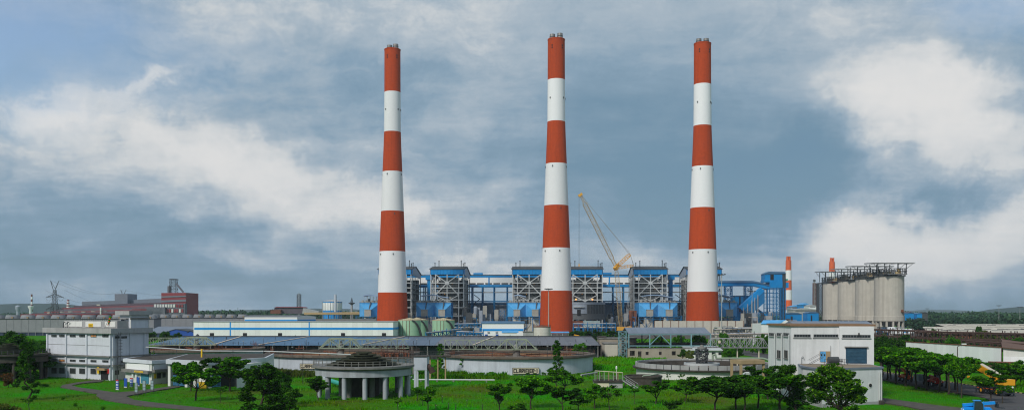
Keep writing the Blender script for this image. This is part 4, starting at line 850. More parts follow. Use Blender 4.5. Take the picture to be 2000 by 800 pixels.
# ------------------------------------------------------------------ four concrete silos with roof canopies
SIL = [('farthest left of the four concrete silos', 1630.6, 1000), ('second concrete silo from the left', 1662, 940), ('third concrete silo from the left', 1697.6, 880), ('nearest and rightmost of the four concrete silos', 1736.5, 820)]
CAN = [(1598, 1668, 528), (1629, 1700, 523), (1659, 1737, 517.5), (1697, 1776, 511.5)]
for (lab, px, D), (cx0, cx1, cy) in zip(SIL, CAN):
    x = X(px, D); t = thing('silo', lab, 'silo', (x, D, 0), 'concrete ash silos'); zt, zb = 52.6, 11.2; R_ = 13.0
    MB().lathe((x, D, 0), [(R_, zb + 4.6), (R_, zt), (R_ - .6, zt), (.1, zt + .05)], 56).build('shell', 'silo_concrete', t)
    MB().lathe((x, D, 0), [(R_ - .5, zb), (R_ + .35, zb), (R_ + .35, zb + 4.4), (R_, zb + 4.6)], 56).build('ring_beam', 'silo_concrete', t); MB().lathe((x, D, 0), [(R_ - .5, zb + .1), (2.5, 5)], 40).build('hopper', 'concrete', t)
    for i in range(14):
        g = 2 * math.pi * i / 14 + .1; c, s = math.cos(g), math.sin(g); bar_part('leg', (x + c * (R_ - .8), D + s * (R_ - .8), 0), (x + c * (R_ - .8), D + s * (R_ - .8), zb), 1.5, 'silo_concrete', t)
    m = MB()
    for i in range(40):
        g0, g1 = 2 * math.pi * i / 40, 2 * math.pi * (i + 1) / 40; A = lambda g, z: (x + (R_ + .9) * math.cos(g), D + (R_ + .9) * math.sin(g), z)
        for z in (zt + .4, zt + 1.0, zt + 1.6): m.bar(A(g0, z), A(g1, z), .14)
        m.bar(A(g0, zt - .2), A(g0, zt + 1.6), .14)
    m.lathe((x, D, zt), [(R_, -.3), (R_ + 1.1, -.2), (R_ + 1.1, .1), (R_, .1)], 40); m.build('walkway', 'steel_dark', t)
    # truss gallery and canopy on top
    z0, z1, zc = zt + 1.2, zt + 6.5, Z(cy + 3.2, D); m = MB()
    for dx in (-9, 9):
        for z in (z0, z0 + 2.8, z1): m.bar((x + dx, D - 17, z), (x + dx, D + 17, z), .55)
        for k in range(9): y_ = D - 16 + k * 4; m.bar((x + dx, y_, z0), (x + dx, y_, z1), .4); m.bar((x + dx, y_, z0), (x + dx, y_ + 4, z1 if k % 2 else z0 + 2.8), .3) if k < 8 else 0
    for k in range(8):
        xx = x - 9 + 18 * k / 7
        for y_ in (D - 14, D + 14): m.bar((xx, y_, z0), (xx, y_, z1), .4); m.bar((x - 9, y_, z1), (x + 9, y_, z1), .5); m.bar((x - 9, y_, z0 + 2.8), (x + 9, y_, z0 + 2.8), .4)
    m.build('top_truss', 'steel_dark', t)
    MB().box(x - 8.6, x + 8.6, D - 16, D + 16, z0 + .1, z0 + .4).build('gallery_floor', 'steel_grey', t)
    rr = random.Random(int(px)); m = MB()
    for i in range(16): xx, yy = x + rr.uniform(-8, 8), D + rr.uniform(-14, 14); m.box(xx - .9, xx + .9, yy - .9, yy + .9, z0 + .45, z0 + rr.uniform(2, 5))
    m.build('filter_unit', 'crane_tan', t)
    cx0, cx1 = X(cx0, D), X(cx1, D)
    for dx in (.12, .29, .62, .82):
        for yy in (-9, 9): bar_part('canopy_post', (cx0 + (cx1 - cx0) * dx, D + yy, z0), (cx0 + (cx1 - cx0) * dx, D + yy, zc), .6, 'steel_dark', t)
    for yy in (-9, 9): bar_part('canopy_strut', (cx0 + (cx1 - cx0) * .12, D + yy, zc - 5), (cx0 + .6, D + yy, zc - .2), .3, 'steel_dark', t); bar_part('canopy_strut', (cx0 + (cx1 - cx0) * .82, D + yy, zc - 5), (cx1 - .6, D + yy, zc - .2), .3, 'steel_dark', t)
    MB().add([(cx0, D - 11, zc), (cx1, D - 11, zc), (cx1, D + 11, zc + .7), (cx0, D + 11, zc + .7), (cx0, D - 11, zc + .5), (cx1, D - 11, zc + .5), (cx1, D + 11, zc + 1.2), (cx0, D + 11, zc + 1.2)], [(3, 2, 1, 0), (4, 5, 6, 7), (0, 1, 5, 4), (1, 2, 6, 5), (2, 3, 7, 6), (3, 0, 4, 7)]).build('canopy_roof', 'steel_grey', t)
    m = MB()
    for k in range(7): xx = cx0 + (cx1 - cx0) * k / 6; m.bar((xx, D - 10.8, zc - .25), (xx, D + 10.8, zc + .4), .4)
    m.build('canopy_rafter', 'steel_dark', t)
    if D == 820: MB().box(x + 6, x + 15, D - 12.5, D - 9.4, Z(609, D), Z(608, D)).build('side_platform', 'rust', t); MB().box(x + 6, x + 8, D - 12.2, D - 10, Z(607.9, D), Z(604, D)).build('side_valve', 'rust', t)
t = thing('stair_tower', 'dark lattice stair tower at the left end of the silos', 'tower', (X(1602, 1010), 1010, 0)); lattice_tower(MB(), (X(1602.5, 1010), 1010, 0), Z(553, 1010), 6.5, 6.5, 11, .55).build('lattice', 'steel_dark', t); MB().box(X(1597, 1010), X(1608, 1010), 1006, 1014, Z(553.5, 1010), Z(552, 1010)).build('landing', 'steel_dark', t)
# ------------------------------------------------------------------ white sheds with blue stripes
D = 560; f = Face((X(378, D), D), (X(768, D), D)); t = thing('white_shed', 'very long white shed with blue stripe and black openings', 'shed', (X(573, D), D, 0)); ztop = Z(628, D)
f = Face((X(378, D), D), (X(768, D), D)); W = f.len; DEPS = 34
MB().fbox(f, 0, W, -.1, ztop, -DEPS, 0).build('wall', 'white_sheet', t)
n = 39
for i in range(n): MB().fbox(f, W * i / n + .04, W * (i + 1) / n - .04, 2.5, ztop - .05, .003, .10).build('wall_panel', 'white_sheet', t)
MB().fbox(f, .5, W, Z(643.2, D), Z(639, D), .103, .16).build('blue_stripe', 'stripe_blue', t)
for px in (450, 604): MB().fbox(f, f.a(px) - .35, f.a(px) + .35, 2, ztop, .165, .2).build('blue_stripe', 'stripe_blue', t)
for px in (414, 478.5, 547, 670, 750): MB().fbox(f, f.a(px) - 1.25, f.a(px) + 1.25, Z(658, D), Z(649.5, D), .165, .3).build('opening', 'dark_hole', t)
fs = Face((X(768, D), D), (X(768, D) + .3, D + DEPS)); MB().fbox(fs, .1, DEPS, Z(643.2, D), Z(639, D), .02, .15).build('blue_stripe', 'stripe_blue', t)
MB().fbox(f, -.4, W + .4, ztop, ztop + .35, -DEPS - .4, .4).build('roof_edge', 'steel_grey', t)
MB().tube(f.pt(f.a(384), 1, Z(657, D)), f.pt(f.a(388), .5, Z(652.5, D)), .8, n=8).build('air_duct', 'steel_dark', t)
D = 660; f = Face((X(477.5, D), D), (X(580.5, D), D)); t = thing('white_shed', 'small upper white shed with blue stripe behind the long shed', 'shed', (X(530, D), D, 0))
MB().fbox(f, 0, f.len, -.1, Z(617.6, D), -30, 0).build('wall', 'white_sheet', t); MB().fbox(f, .2, f.len - .1, Z(626.4, D), Z(623.6, D), .003, .12).build('blue_stripe', 'stripe_blue', t)
MB().vprism(f, [(.4, Z(617.6, D)), (.4, Z(617.2, D)), (-15, Z(615.0, D)), (-30.4, Z(617.2, D)), (-30.4, Z(617.6, D))], -.3, f.len + .3).build('roof', 'grey_roof', t)
fs = Face((X(580.5, D), D), (X(580.5, D) + 8, D + 30)); MB().fbox(fs, .1, 29, Z(626.4, D), Z(623.6, D), .02, .14).build('blue_stripe', 'stripe_blue', t)
MB().gprism(fs, [(0, Z(628, D)), (29.5, Z(628, D)), (29.5, Z(617.6, D)), (15, Z(615.4, D)), (0, Z(617.6, D))], -.3, -.02).build('gable', 'white_sheet', t)
# small blue sheds by the trees on the left
for lab, px0, px1, y0, y1, D in (('dark blue gabled shed beyond the left pump house', 330, 368, 642.5, 655, 600), ('blue lean-to shed against the left end of the white shed', 366, 380, 645.5, 655, 590)):
    t = thing('blue_shed', lab, 'shed', (X(px0, D), D, 0)); f = Face((X(px0, D), D), (X(px1, D), D)); MB().gprism(f, [(0, -.1), (f.len, -.1), (f.len, Z(y0 + 4, D)), (f.len * .35, Z(y0, D)), (0, Z(y0 + 3.6, D))], -20, 0).build('wall', 'sign_blue', t)
    MB().gprism(f, [(-.4, Z(y0 + 3.8, D)), (f.len * .35, Z(y0 - .3, D)), (f.len + .4, Z(y0 + 4, D)), (f.len + .4, Z(y0 + 3.4, D)), (f.len * .35, Z(y0 - .9, D)), (-.4, Z(y0 + 3.2, D))], -20.4, .4).build('roof', 'steel_dark', t)
t = thing('grey_roof_shed', 'low grey roofed shed in front of the cooling tower', 'shed', (X(320, 640), 640, 0)); f = Face((X(284, 640), 640), (X(378, 640), 640)); MB().fbox(f, 0, f.len, -.1, Z(650, 640), -24, 0).build('wall', 'tower_louvre', t); MB().vprism(f, [(.6, Z(650, 640)), (.6, Z(649.4, 640)), (-25, Z(640, 640) + .8), (-25, Z(640, 640) + .1)], -.5, f.len + .5).build('roof', 'slate_roof', t)

# ------------------------------------------------------------------ long low roof (blue to grey) behind the clarifiers
t = thing('long_store_roof', 'very long low store with blue and grey sheet roof', 'store', (X(700, 345), 345, 0)); f = Face((X(284, 345), 345), (X(1173, 345), 345)); ze, zr = Z(674, 345), Z(657.3, 384)
segs = [(284, 640, 'blue_roof'), (640, 860, 'blue_roof'), (860, 1173, 'grey_roof')]
NP = 44; A1 = f.len
for i in range(NP):
    a0, a1 = A1 * i / NP, A1 * (i + 1) / NP - .05; pxm = 284 + (1173 - 284) * (i + .5) / NP; mt = 'blue_roof' if pxm < 700 else ('slate_blue' if pxm < 845 else 'grey_roof')
    MB().vprism(f, [(0, ze), (0, ze + .12), (-39, zr + .12), (-39, zr)], a0, a1).build('roof_sheet', mt, t)
MB().vprism(f, [(-39.05, zr + .15), (-39.05, zr), (-78, ze), (-78, ze + .15)], 0, A1).build('back_roof', 'grey_roof', t); MB().fbox(f, 0, A1, zr + .15, zr + .5, -40, -38).build('ridge_cap', 'steel_dark', t)
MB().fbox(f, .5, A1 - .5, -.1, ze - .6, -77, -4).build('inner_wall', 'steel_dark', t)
MB().gprism(Face((X(1173, 345), 345), (X(1173, 345) + .1, 423)), [(0, 0), (78, 0), (78, ze), (39, zr), (0, ze)], -.4, -.1).build('gable', 'concrete_black', t)
for i in range(30): bar_part('post', f.pt(1 + (A1 - 2) * i / 29, -.5, 0), f.pt(1 + (A1 - 2) * i / 29, -.5, ze), .35, 'concrete_stain', t)
for (xa, xb) in ((415, 470), (505, 603), (708, 790), (925, 965)):
    p, q = f.pt(f.a(xa), -1, 0), f.pt(f.a(xb), -38, 0); fl = lambda v, e: Vector((v.x, v.y, ze + (zr - ze) * (e / 39) + .3)); a_, b_ = fl(p, 1), fl(q, 38); q2 = Vector((X(xb, 383), 383, b_.z)); MB().bar(a_, q2, .9, .12).build('roof_walkway', 'pipe_pale', t)
for i in range(46):
    a_ = A1 * (i + .5) / 46 + rng.uniform(-2, 2); e = rng.choice((2, 3, 14, 26, 36)); z = ze + (zr - ze) * e / 39; MB().tube(f.pt(a_, -e, z), f.pt(a_, -e, z + rng.uniform(.8, 1.9)), .10, n=5).build('roof_vent', 'steel_dark', t)

# ------------------------------------------------------------------ green tanks, pipe bridges, small white building, white tank
def stair_tank(name, label, px, D, wpx, ytop, mat, roofm, grp=None, stair=True):
    x = X(px, D); R_ = wpx / 2 * D / FPX; zt = Z(ytop, D); t = thing(name, label, 'tank', (x, D, 0), grp)
    MB().lathe((x, D, 0), [(R_, 0), (R_, zt), (R_ - .1, zt + .05)], 44).build('shell', mat, t); MB().lathe((x, D, 0), [(R_ + .15, zt), (R_ + .15, zt + .2), (.4, zt + R_ * .22), (.05, zt + R_ * .24)], 44).build('cone_roof', roofm, t)
    for k in (1, 2, 3): MB().lathe((x, D, 0), [(R_ + .02, zt * k / 4 - .08), (R_ + .06, zt * k / 4), (R_ + .02, zt * k / 4 + .08)], 44).build('seam', mat, t)
    m = MB()
    for i in range(36):
        g0, g1 = 2 * math.pi * i / 36, 2 * math.pi * (i + 1) / 36; A = lambda g, z: (x + (R_ + .1) * math.cos(g), D + (R_ + .1) * math.sin(g), z); m.bar(A(g0, zt + 1.1), A(g1, zt + 1.1), .07); m.bar(A(g0, zt), A(g0, zt + 1.1), .07)
    m.build('railing', 'rust', t)
    if stair:
        m = MB(); n = 26
        for i in range(n):
            g0 = math.radians(-70 + 68 * i / n); z = zt * (1 - (i / n) ** 1.5 * .97); c, s = math.cos(g0), math.sin(g0); m.box(x + (R_ + .1) * c - .35, x + (R_ + .1) * c + .9 * abs(c) + .3, D + (R_ + .1) * s - .6, D + (R_ + .1) * s + .3, z - .35, z + .35)
        m.build('spiral_stair', 'steel_dark', t)
        for g in (-120, -100, -84): c, s = math.cos(math.radians(g)), math.sin(math.radians(g)); MB().bar((x + (R_ + .1) * c, D + (R_ + .1) * s, 0), (x + (R_ + .1) * c, D + (R_ + .1) * s, zt), .22).build('downpipe', 'rust', t)
    return t
stair_tank('storage_tank', 'front light green storage tank right of the long white shed', 800, 590, 44, 625, 'tank_green', 'tank_cream', 'light green storage tanks')
stair_tank('storage_tank', 'light green storage tank half hidden behind the front tank', 815, 640, 42, 624.5, 'tank_green', 'tank_cream', 'light green storage tanks')
stair_tank('storage_tank', 'light green storage tank standing alone on the right', 866, 600, 43.5, 625, 'tank_green', 'tank_cream', 'light green storage tanks')
stair_tank('water_tank', 'rust streaked white tank before the middle chimney', 1059, 450, 33, 638, 'tank_white', 'rust', None, False)
def pipe_rack(label, px0, y0, px1, y1, D0, D1, npipes, col, nb=10, h=5.5, pm=('pipe_pale', 'blue_steel', 'steel_grey'), under=0):
    p, q = P(px0, y0, D0), P(px1, y1, D1); t = thing('pipe_rack', label, 'pipe rack', (p.x, p.y, 0)); 
    for s in (-1.6, 1.6):
        off = Vector((0, s, 0)); bar_part('rack_beam', p + off, q + off, .34, col, t); bar_part('rack_beam', p + off - Vector((0, 0, h * .45)), q + off - Vector((0, 0, h * .45)), .28, col, t)
        for i in range(nb + 1): c = p.lerp(q, i / nb) + off; bar_part('rack_post', (c.x, c.y, 0), c + Vector((0, 0, rng.choice((0, 0, .8, 1.6)))), .34, col, t)
    for i in range(0, nb, 2 if nb > 12 else 1): c, e = p.lerp(q, i / nb), p.lerp(q, (i + 1) / nb); bar_part('rack_brace', c - Vector((0, 1.6, h * .45)) if i % 2 else c - Vector((0, 1.6, 0)), e - Vector((0, 1.6, 0)) if i % 2 else e - Vector((0, 1.6, h * .45)), .25, col, t)
    for k in range(npipes): z = (.45 if k < 3 else -h * .45 + .4); o = Vector((0, (k % 3 - 1) * 1.1, z)); MB().tube(p + o, q + o, .24 + .12 * (k % 2), n=7).build('pipe', pm[k % len(pm)], t)
    return t
pipe_rack('dark pipe bridge with rising walkway below the green tanks', 832, 651, 902, 643, 470, 500, 5, 'blue_steel', 9)
pipe_rack('blue pipe rack between the green tanks and the small white building', 886, 633, 940, 632, 640, 640, 6, 'blue_steel', 8)
pipe_rack('low blue pipe rack left of the small white building', 892, 648, 944, 650, 450, 450, 5, 'blue_steel', 8, 4)
pipe_rack('blue pipe rack right of the middle chimney base', 1120, 632, 1202, 632, 700, 700, 4, 'blue_steel', 9, 7)
pipe_rack('dark grey pipe rack behind the right chimney base', 1395, 644, 1500, 641, 560, 560, 6, 'steel_dark', 12, 6)
pipe_rack('low grey pipe rack right of the steel canopy', 1385, 654, 1500, 652, 430, 430, 5, 'concrete_stain', 12, 4)
pipe_rack('long rusty pipe rack in front of the silos', 1700, 644, 1830, 648, 470, 440, 5, 'pipe_rust', 15, 7, ('pipe_rust', 'pipe_rust', 'steel_grey'))
pipe_rack('long rusty pipe rack before the cream roofs on the right', 1790, 648, 2040, 654, 445, 400, 4, 'pipe_rust', 22, 7, ('pipe_rust', 'pipe_rust', 'concrete_stain'))
pipe_rack('rust brown pipeline above the white sheet wall at far right', 1882, 667, 2040, 676, 335, 325, 3, 'pipe_rust', 9, 4, ('pipe_rust',))
pipe_rack('blue pipe rack below the precipitators on the left', 690, 630, 745, 630, 760, 760, 4, 'blue_steel', 6, 6)
D = 520; f = Face((X(941.5, D), D), (X(1023, D), D)); t = thing('pump_house', 'small white pump house with blue stripe left of the white tank', 'building', (X(980, D), D, 0))
MB().fbox(f, 0, f.len, -.1, Z(631, D), -18, 0).build('wall', 'white_sheet', t); MB().vprism(f, [(.4, Z(631, D)), (.4, Z(630, D)), (-9, Z(626.6, D)), (-18.4, Z(630, D)), (-18.4, Z(631, D))], -.6, f.len + .6).build('roof', 'blue_roof', t)
MB().fbox(f, .2, f.len - .2, Z(645.5, D), Z(641.5, D), .003, .12).build('blue_stripe', 'stripe_blue', t); MB().fbox(f, .2, f.len - .2, Z(660, D), Z(656, D), .003, .12).build('blue_stripe', 'stripe_blue', t)
for px in (954, 970, 984, 998): MB().fbox(f, f.a(px) - .6, f.a(px) + .6, Z(649.5, D), Z(646.5, D), .02, .5).build('wall_vent', 'steel_grey', t)
for px in (950, 971): MB().tube(f.pt(f.a(px), 1.5, 0), f.pt(f.a(px), 1.5, Z(652, D)), .85, n=10).build('blue_vessel', 'sign_blue', t)
D = 500; f = Face((X(981, D), D), (X(1010, D), D)); t = thing('annex_shed', 'small white annex with pale blue roof before the pump house', 'shed', (X(995, D), D, 0)); MB().fbox(f, 0, f.len, -.1, Z(649, D), -10, 0).build('wall', 'white_sheet', t); MB().vprism(f, [(.3, Z(649, D)), (.3, Z(648.3, D)), (-10.3, Z(645, D)), (-10.3, Z(645.8, D))], -.4, f.len + .8).build('roof', 'blue_faded', t)
D = 505; f = Face((X(1022, D), D), (X(1042, D), D)); t = thing('service_block', 'low grey concrete block between pump house and white tank', 'building', (X(1032, D), D, 0)); MB().fbox(f, 0, f.len, -.1, Z(648, D), -9, 0).build('wall', 'concrete', t); MB().fbox(f, -.3, f.len + .3, Z(648, D), Z(646.6, D), -9.3, .3).build('roof', 'concrete_stain', t); MB().fbox(f, 2, 3.6, 2.4, 4.6, .003, .1).build('window', 'window_dark', t)
# containers and grey ducts in the yard
for lab, px0, px1, y0, y1, D, mt in (('rust brown container right of the middle chimney base', 1119, 1139, 626, 638, 760, 'rust'), ('pale ribbed container beside the rust brown one', 1139.5, 1172, 626, 638, 758, 'container_teal')):
    t = thing('container', lab, 'container', (X((px0 + px1) / 2, D), D, 0)); f = Face((X(px0, D), D), (X(px1, D), D)); zb = Z(y1, D)
    MB().fbox(f, 0, f.len, zb, Z(y0, D), -6, 0).build('body', mt, t); m = MB()
    for i in range(int(f.len / .8)): m.fbox(f, i * .8 + .1, i * .8 + .45, zb + .2, Z(y0, D) - .2, .003, .12)
    m.build('ribs', mt, t)
    for i in range(4): bar_part('leg', f.pt(f.len * i / 3, -1, 0), f.pt(f.len * i / 3, -1, zb), .4, 'blue_steel', t)
def yard_clutter(label, px0, px1, D, ylo, yhi, n, mats, seed):
    """a dense group of process equipment: vessels, hoppers, frames on legs"""
    rr = random.Random(seed); t = thing('process_equipment', label, 'equipment', (X((px0 + px1) / 2, D), D, 0))
    for i in range(n):
        px = rr.uniform(px0, px1); d = D + rr.uniform(-12, 12); x = X(px, d); zt = Z(rr.uniform(yhi, ylo), d); w = rr.uniform(1.2, 3.4); k = rr.random(); mt = rr.choice(mats)
        if k < .35:
            MB().lathe((x, d, 0), [(w * .5, 0), (w * .5, zt * .5), (w, zt * .62), (w, zt * .95), (w * .6, zt)], 14).build('vessel', mt, t)
        elif k < .7:
            h0 = zt * rr.uniform(.35, .7); MB().box(x - w, x + w, d - w, d + w, h0, zt).build('bin', mt, t); MB().add([(x - w, d - w, h0), (x + w, d - w, h0), (x + w, d + w, h0), (x - w, d + w, h0), (x, d, h0 * .45)], [(0, 1, 4), (1, 2, 4), (2, 3, 4), (3, 0, 4)]).build('hopper', mt, t)
            for sx, sy in ((-1, -1), (1, -1), (1, 1), (-1, 1)): bar_part('leg', (x + sx * w * .95, d + sy * w * .95, 0), (x + sx * w * .95, d + sy * w * .95, h0), .35, 'steel_dark', t)
        else: lattice_tower(MB(), (x, d, 0), zt, w * 1.6, w * 1.6, 4, .22).build('frame', rr.choice(('steel_grey', 'blue_steel', 'steel_dark')), t)
        if i % 2 == 0:
            p = Vector((x, d - 2, zt * rr.uniform(.3, .9))); q = p + Vector((rr.uniform(-9, 9), rr.uniform(-3, 3), 0)); MB().path([p, q, q - Vector((0, 0, p.z * .6))], .35, 6).build('pipe', rr.choice(('steel_grey', 'pipe_pale', 'blue_steel')), t)
    return t
G3 = ('casing', 'steel_grey', 'steel_dark', 'clad_grey')
yard_clutter('grey hoppers and pipes between second boiler house and middle chimney', 906, 985, 930, 640, 596, 40, G3, 3)
yard_clutter('grey bins and rusty pipes at the crane foot', 1180, 1245, 920, 640, 604, 30, G3 + ('rust',), 4)
yard_clutter('dark mills and ducts right of the left chimney', 796, 838, 945, 640, 600, 16, G3, 5)
yard_clutter('blue and grey pipework around the small white pump house', 888, 942, 560, 652, 638, 16, ('blue_sheet', 'steel_grey', 'steel_dark'), 6)
yard_clutter('grey works beneath the inclined blue conveyor', 1445, 1540, 880, 640, 606, 30, G3 + ('blue_sheet',), 7)
yard_clutter('small equipment behind the right pump house roof', 1400, 1500, 600, 650, 636, 18, ('cream_wall', 'steel_dark', 'concrete'), 8)
yard_clutter('blue and grey equipment under the nearest silo', 1712, 1775, 700, 650, 636, 14, ('blue_faded', 'steel_grey', 'white_sheet'), 9)
yard_clutter('pale equipment under the pale precipitator', 985, 1050, 860, 642, 620, 12, ('cream_wall', 'casing', 'blue_steel'), 10)
t = thing('low_block', 'long low pale building right of the right chimney base', 'building', (X(1440, 620), 620, 0)); f = Face((X(1404, 620), 620), (X(1500, 620), 620)); MB().fbox(f, 0, f.len, -.1, Z(640, 620), -14, 0).build('wall', 'cream_wall', t); MB().fbox(f, -.4, f.len + .4, Z(640, 620), Z(638.6, 620), -14.4, .4).build('roof', 'concrete', t)
for i in range(9): MB().fbox(f, 2 + i * 3.7, 3.6 + i * 3.7, Z(646.5, 620), Z(643, 620), .003, .08).build('window', 'window_dark', t)
t = thing('sheet_fence', 'cream sheet duct wall behind the right chimney', 'wall', (X(1420, 800), 800, 0)); f = Face((X(1278, 800), 800), (X(1452, 800), 800)); MB().fbox(f, 0, f.len, 0, Z(626, 800), -1, 0).build('panel_run', 'cream_wall', t)
for i in range(12): bar_part('post', f.pt(f.len * i / 11, .2, 0), f.pt(f.len * i / 11, .2, Z(625.6, 800)), .35, 'rust', t)
# blue roofed shed and white gable above right pump house
t = thing('blue_roof_shed', 'white gabled shed with bright blue roof behind the right pump house', 'shed', (X(1520, 480), 480, 0)); D = 480; f = Face((X(1487, D), D), (X(1550, D), D))
MB().fbox(f, 0, f.len, -.1, Z(631.5, D), -18, 0).build('wall', 'white_sheet', t); MB().gprism(f, [(f.a(1520), Z(631.5, D)), (f.len, Z(631.5, D)), (f.a(1535), Z(624.5, D))], -18, .1).build('gable', 'white_sheet', t)
MB().add([f.pt(-.5, .5, Z(631.5, D)), f.pt(f.a(1522), .5, Z(631.5, D)), f.pt(f.a(1536), -.2, Z(624.2, D)), f.pt(f.a(1500), -9, Z(624.6, D)), f.pt(-.5, .5, Z(632, D)), f.pt(f.a(1522), .5, Z(632, D))], [(0, 1, 2, 3), (4, 5, 1, 0)]).build('roof', 'blue_faded', t)
t = thing('long_slate_shed', 'long slate blue roofed shed along the top of the right pump house', 'shed', (X(1630, 420), 420, 0)); f = Face((X(1551, 420), 420), (X(1706, 420), 420)); MB().fbox(f, 0, f.len, -.1, Z(634, 420), -16, -1).build('wall', 'slab_dark', t)
for i, (a_, b_) in enumerate(((0, .17), (.175, .37), (.375, .60), (.605, 1))): MB().vprism(f, [(0, Z(633.5, 420)), (0, Z(632.8, 420)), (-8, Z(626.6, 420)), (-16, Z(633, 420)), (-16, Z(633.6, 420))], f.len * a_, f.len * b_).build('roof_bay', 'slate_roof', t)

# ------------------------------------------------------------------ steel canopy over old concrete works
D = 350; t = thing('steel_canopy', 'open shed with grey sheet roof on teal steel frame', 'canopy', (X(1310, D), D, 0)); f = Face((X(1228, D), D), (X(1389, D), D)); zr0, zr1 = Z(651, D), Z(640.5, D + 22)
n = 16
for i in range(n): MB().vprism(f, [(.3, zr0), (.3, zr0 + .15), (-11, zr1 + .6), (-11, zr1 + .45)], f.len * i / n - .2, f.len * (i + 1) / n - .25).build('roof_sheet', 'slate_roof', t)
MB().vprism(f, [(-11.05, zr1 + .6), (-22, zr0 + .1), (-22, zr0 - .1), (-11.05, zr1 + .4)], -.2, f.len).build('back_roof', 'slate_roof', t)
for dd, mt in ((0, 'teal_steel'), (-21, 'steel_dark')):
    for px in (1228, 1269, 1310, 1350, 1388): bar_part('column', f.pt(f.a(px), dd, 0), f.pt(f.a(px), dd, zr0), .42, mt, t)
    for y in (652.5, 674.5): bar_part('beam', f.pt(0, dd, Z(y, D)), f.pt(f.len, dd, Z(y, D)), .35, mt, t)
    bar_part('brace', f.pt(f.a(1270), dd, Z(672, D)), f.pt(f.a(1289), dd, Z(653.5, D)), .3, mt, t); bar_part('brace', f.pt(f.a(1291), dd, Z(653.5, D)), f.pt(f.a(1309), dd, Z(672, D)), .3, mt, t)
m = MB(); lattice_tower(m, f.pt(-2.2, -2, 0), zr0 + 1, 3, 3, 5, .12); m.build('end_tower', 'teal_steel', t)
MB().fbox(f, 0, f.len, Z(671, D) - 1, Z(671, D), -20, -6).build('deck', 'concrete_black', t)
D = 352; f = Face((X(1226, D - 6), D - 6), (X(1352, D - 6), D - 6)); t = thing('ruined_wall', 'low beige concrete wall with blackened openings under the canopy', 'wall', (X(1290, D), D, 0)); zt, zb = Z(679.5, D - 6), Z(697, D - 6)
ops = [(1230, 1240, 684, 694), (1246, 1253, 685, 697), (1261, 1267, 686, 692.5), (1287, 1292.5, 686, 692.5), (1312, 1320, 685, 693)]
cuts = [0]; 
for o in ops: cuts += [f.a(o[0]), f.a(o[1])]
cuts.append(f.len)
for i in range(0, len(cuts), 2): MB().fbox(f, cuts[i], cuts[i + 1], -.2, zt, -.6, 0).build('wall_pier', 'beige_wall', t)
for o in ops: a0, a1, z0, z1 = f.r(*o); MB().fbox(f, a0, a1, z1, zt, -.6, 0).build('lintel', 'beige_wall', t); MB().fbox(f, a0, a1, -.2, z0, -.6, 0).build('breast', 'beige_wall', t)
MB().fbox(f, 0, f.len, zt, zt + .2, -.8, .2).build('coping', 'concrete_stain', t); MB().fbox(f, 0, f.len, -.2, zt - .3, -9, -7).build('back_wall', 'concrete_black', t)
for lab, px0, px1, y0, y1, D in (('large plain beige concrete block left of the steel canopy', 1171, 1243, 661, 689, 372), ('smaller pale concrete cube in front of the beige block', 1181, 1206, 671, 690, 355)):
    t = thing('concrete_block', lab, 'building', (X(px0, D), D, 0)); f = Face((X(px0, D), D), (X(px1, D), D)); MB().fbox(f, 0, f.len, -.2, Z(y0, D), -10, 0).build('wall', 'beige_wall' if 'large' in lab else 'cream_wall', t); MB().fbox(f, -.25, f.len + .25, Z(y0, D), Z(y0, D) + .4, -10.3, .25).build('roof', 'concrete_stain', t)
    if 'large' in lab: MB().fbox(f, -.1, 3, Z(y0, D) + .4, Z(656, D), -8, -2).build('chimney_stub', 'concrete_black', t)
D = 345; t = thing('white_hut', 'long white hut behind the round open tank', 'building', (X(1385, D), D, 0)); f = Face((X(1341, D), D), (X(1409, D), D)); MB().fbox(f, 0, f.len, -.2, Z(684, D), -8, 0).build('wall', 'offwhite', t)
MB().vprism(f, [(.8, Z(684, D)), (.8, Z(682.5, D)), (-8.4, Z(676, D)), (-8.4, Z(677.5, D))], -.4, f.len + .4).build('roof', 'steel_pale', t)
for i in range(5): MB().fbox(f, 2 + i * 2.6, 3.4 + i * 2.6, Z(692, D), Z(687, D), .003, .1).build('window', 'window_dark', t)
t = thing('blue_canopy', 'small blue roofed shelter beside the shrubs at middle chimney foot', 'shelter', (X(1098, 470), 470, 0)); f = Face((X(1076, 470), 470), (X(1112, 470), 470)); MB().vprism(f, [(0, Z(649.5, 470)), (0, Z(648.8, 470)), (-6, Z(647, 470)), (-6, Z(647.8, 470))], 0, f.len).build('roof', 'blue_faded', t)
for i in range(4): bar_part('post', f.pt(f.len * (i + .1) / 3.3, -.4, 0), f.pt(f.len * (i + .1) / 3.3, -.4, Z(649.4, 470)), .25, 'steel_grey', t)
MB().fbox(f, 1, f.len - 1, 0, 3.5, -5, -4).build('bench_wall', 'steel_dark', t)
t = thing('yellow_digger_arm', 'small yellow digger with raised arm beside the blue shelter', 'digger', (X(1128, 440), 440, 0)); b0 = G(1130, 682.8); b0 = Vector((X(1130, 440), 440, 0))
MB().bar(P(1121, 653, 440), P(1131, 655, 440), .5).bar(P(1131, 655, 440), P(1134, 660, 440), .5).build('boom', 'vehicle_yellow', t); MB().box(b0.x - 1, b0.x + 2.2, 439, 441.5, 1.0, 4.4).build('cab', 'vehicle_yellow', t); MB().box(b0.x - 1.4, b0.x + 2.4, 438.8, 441.8, 0, 1).build('tracks', 'rubber', t)

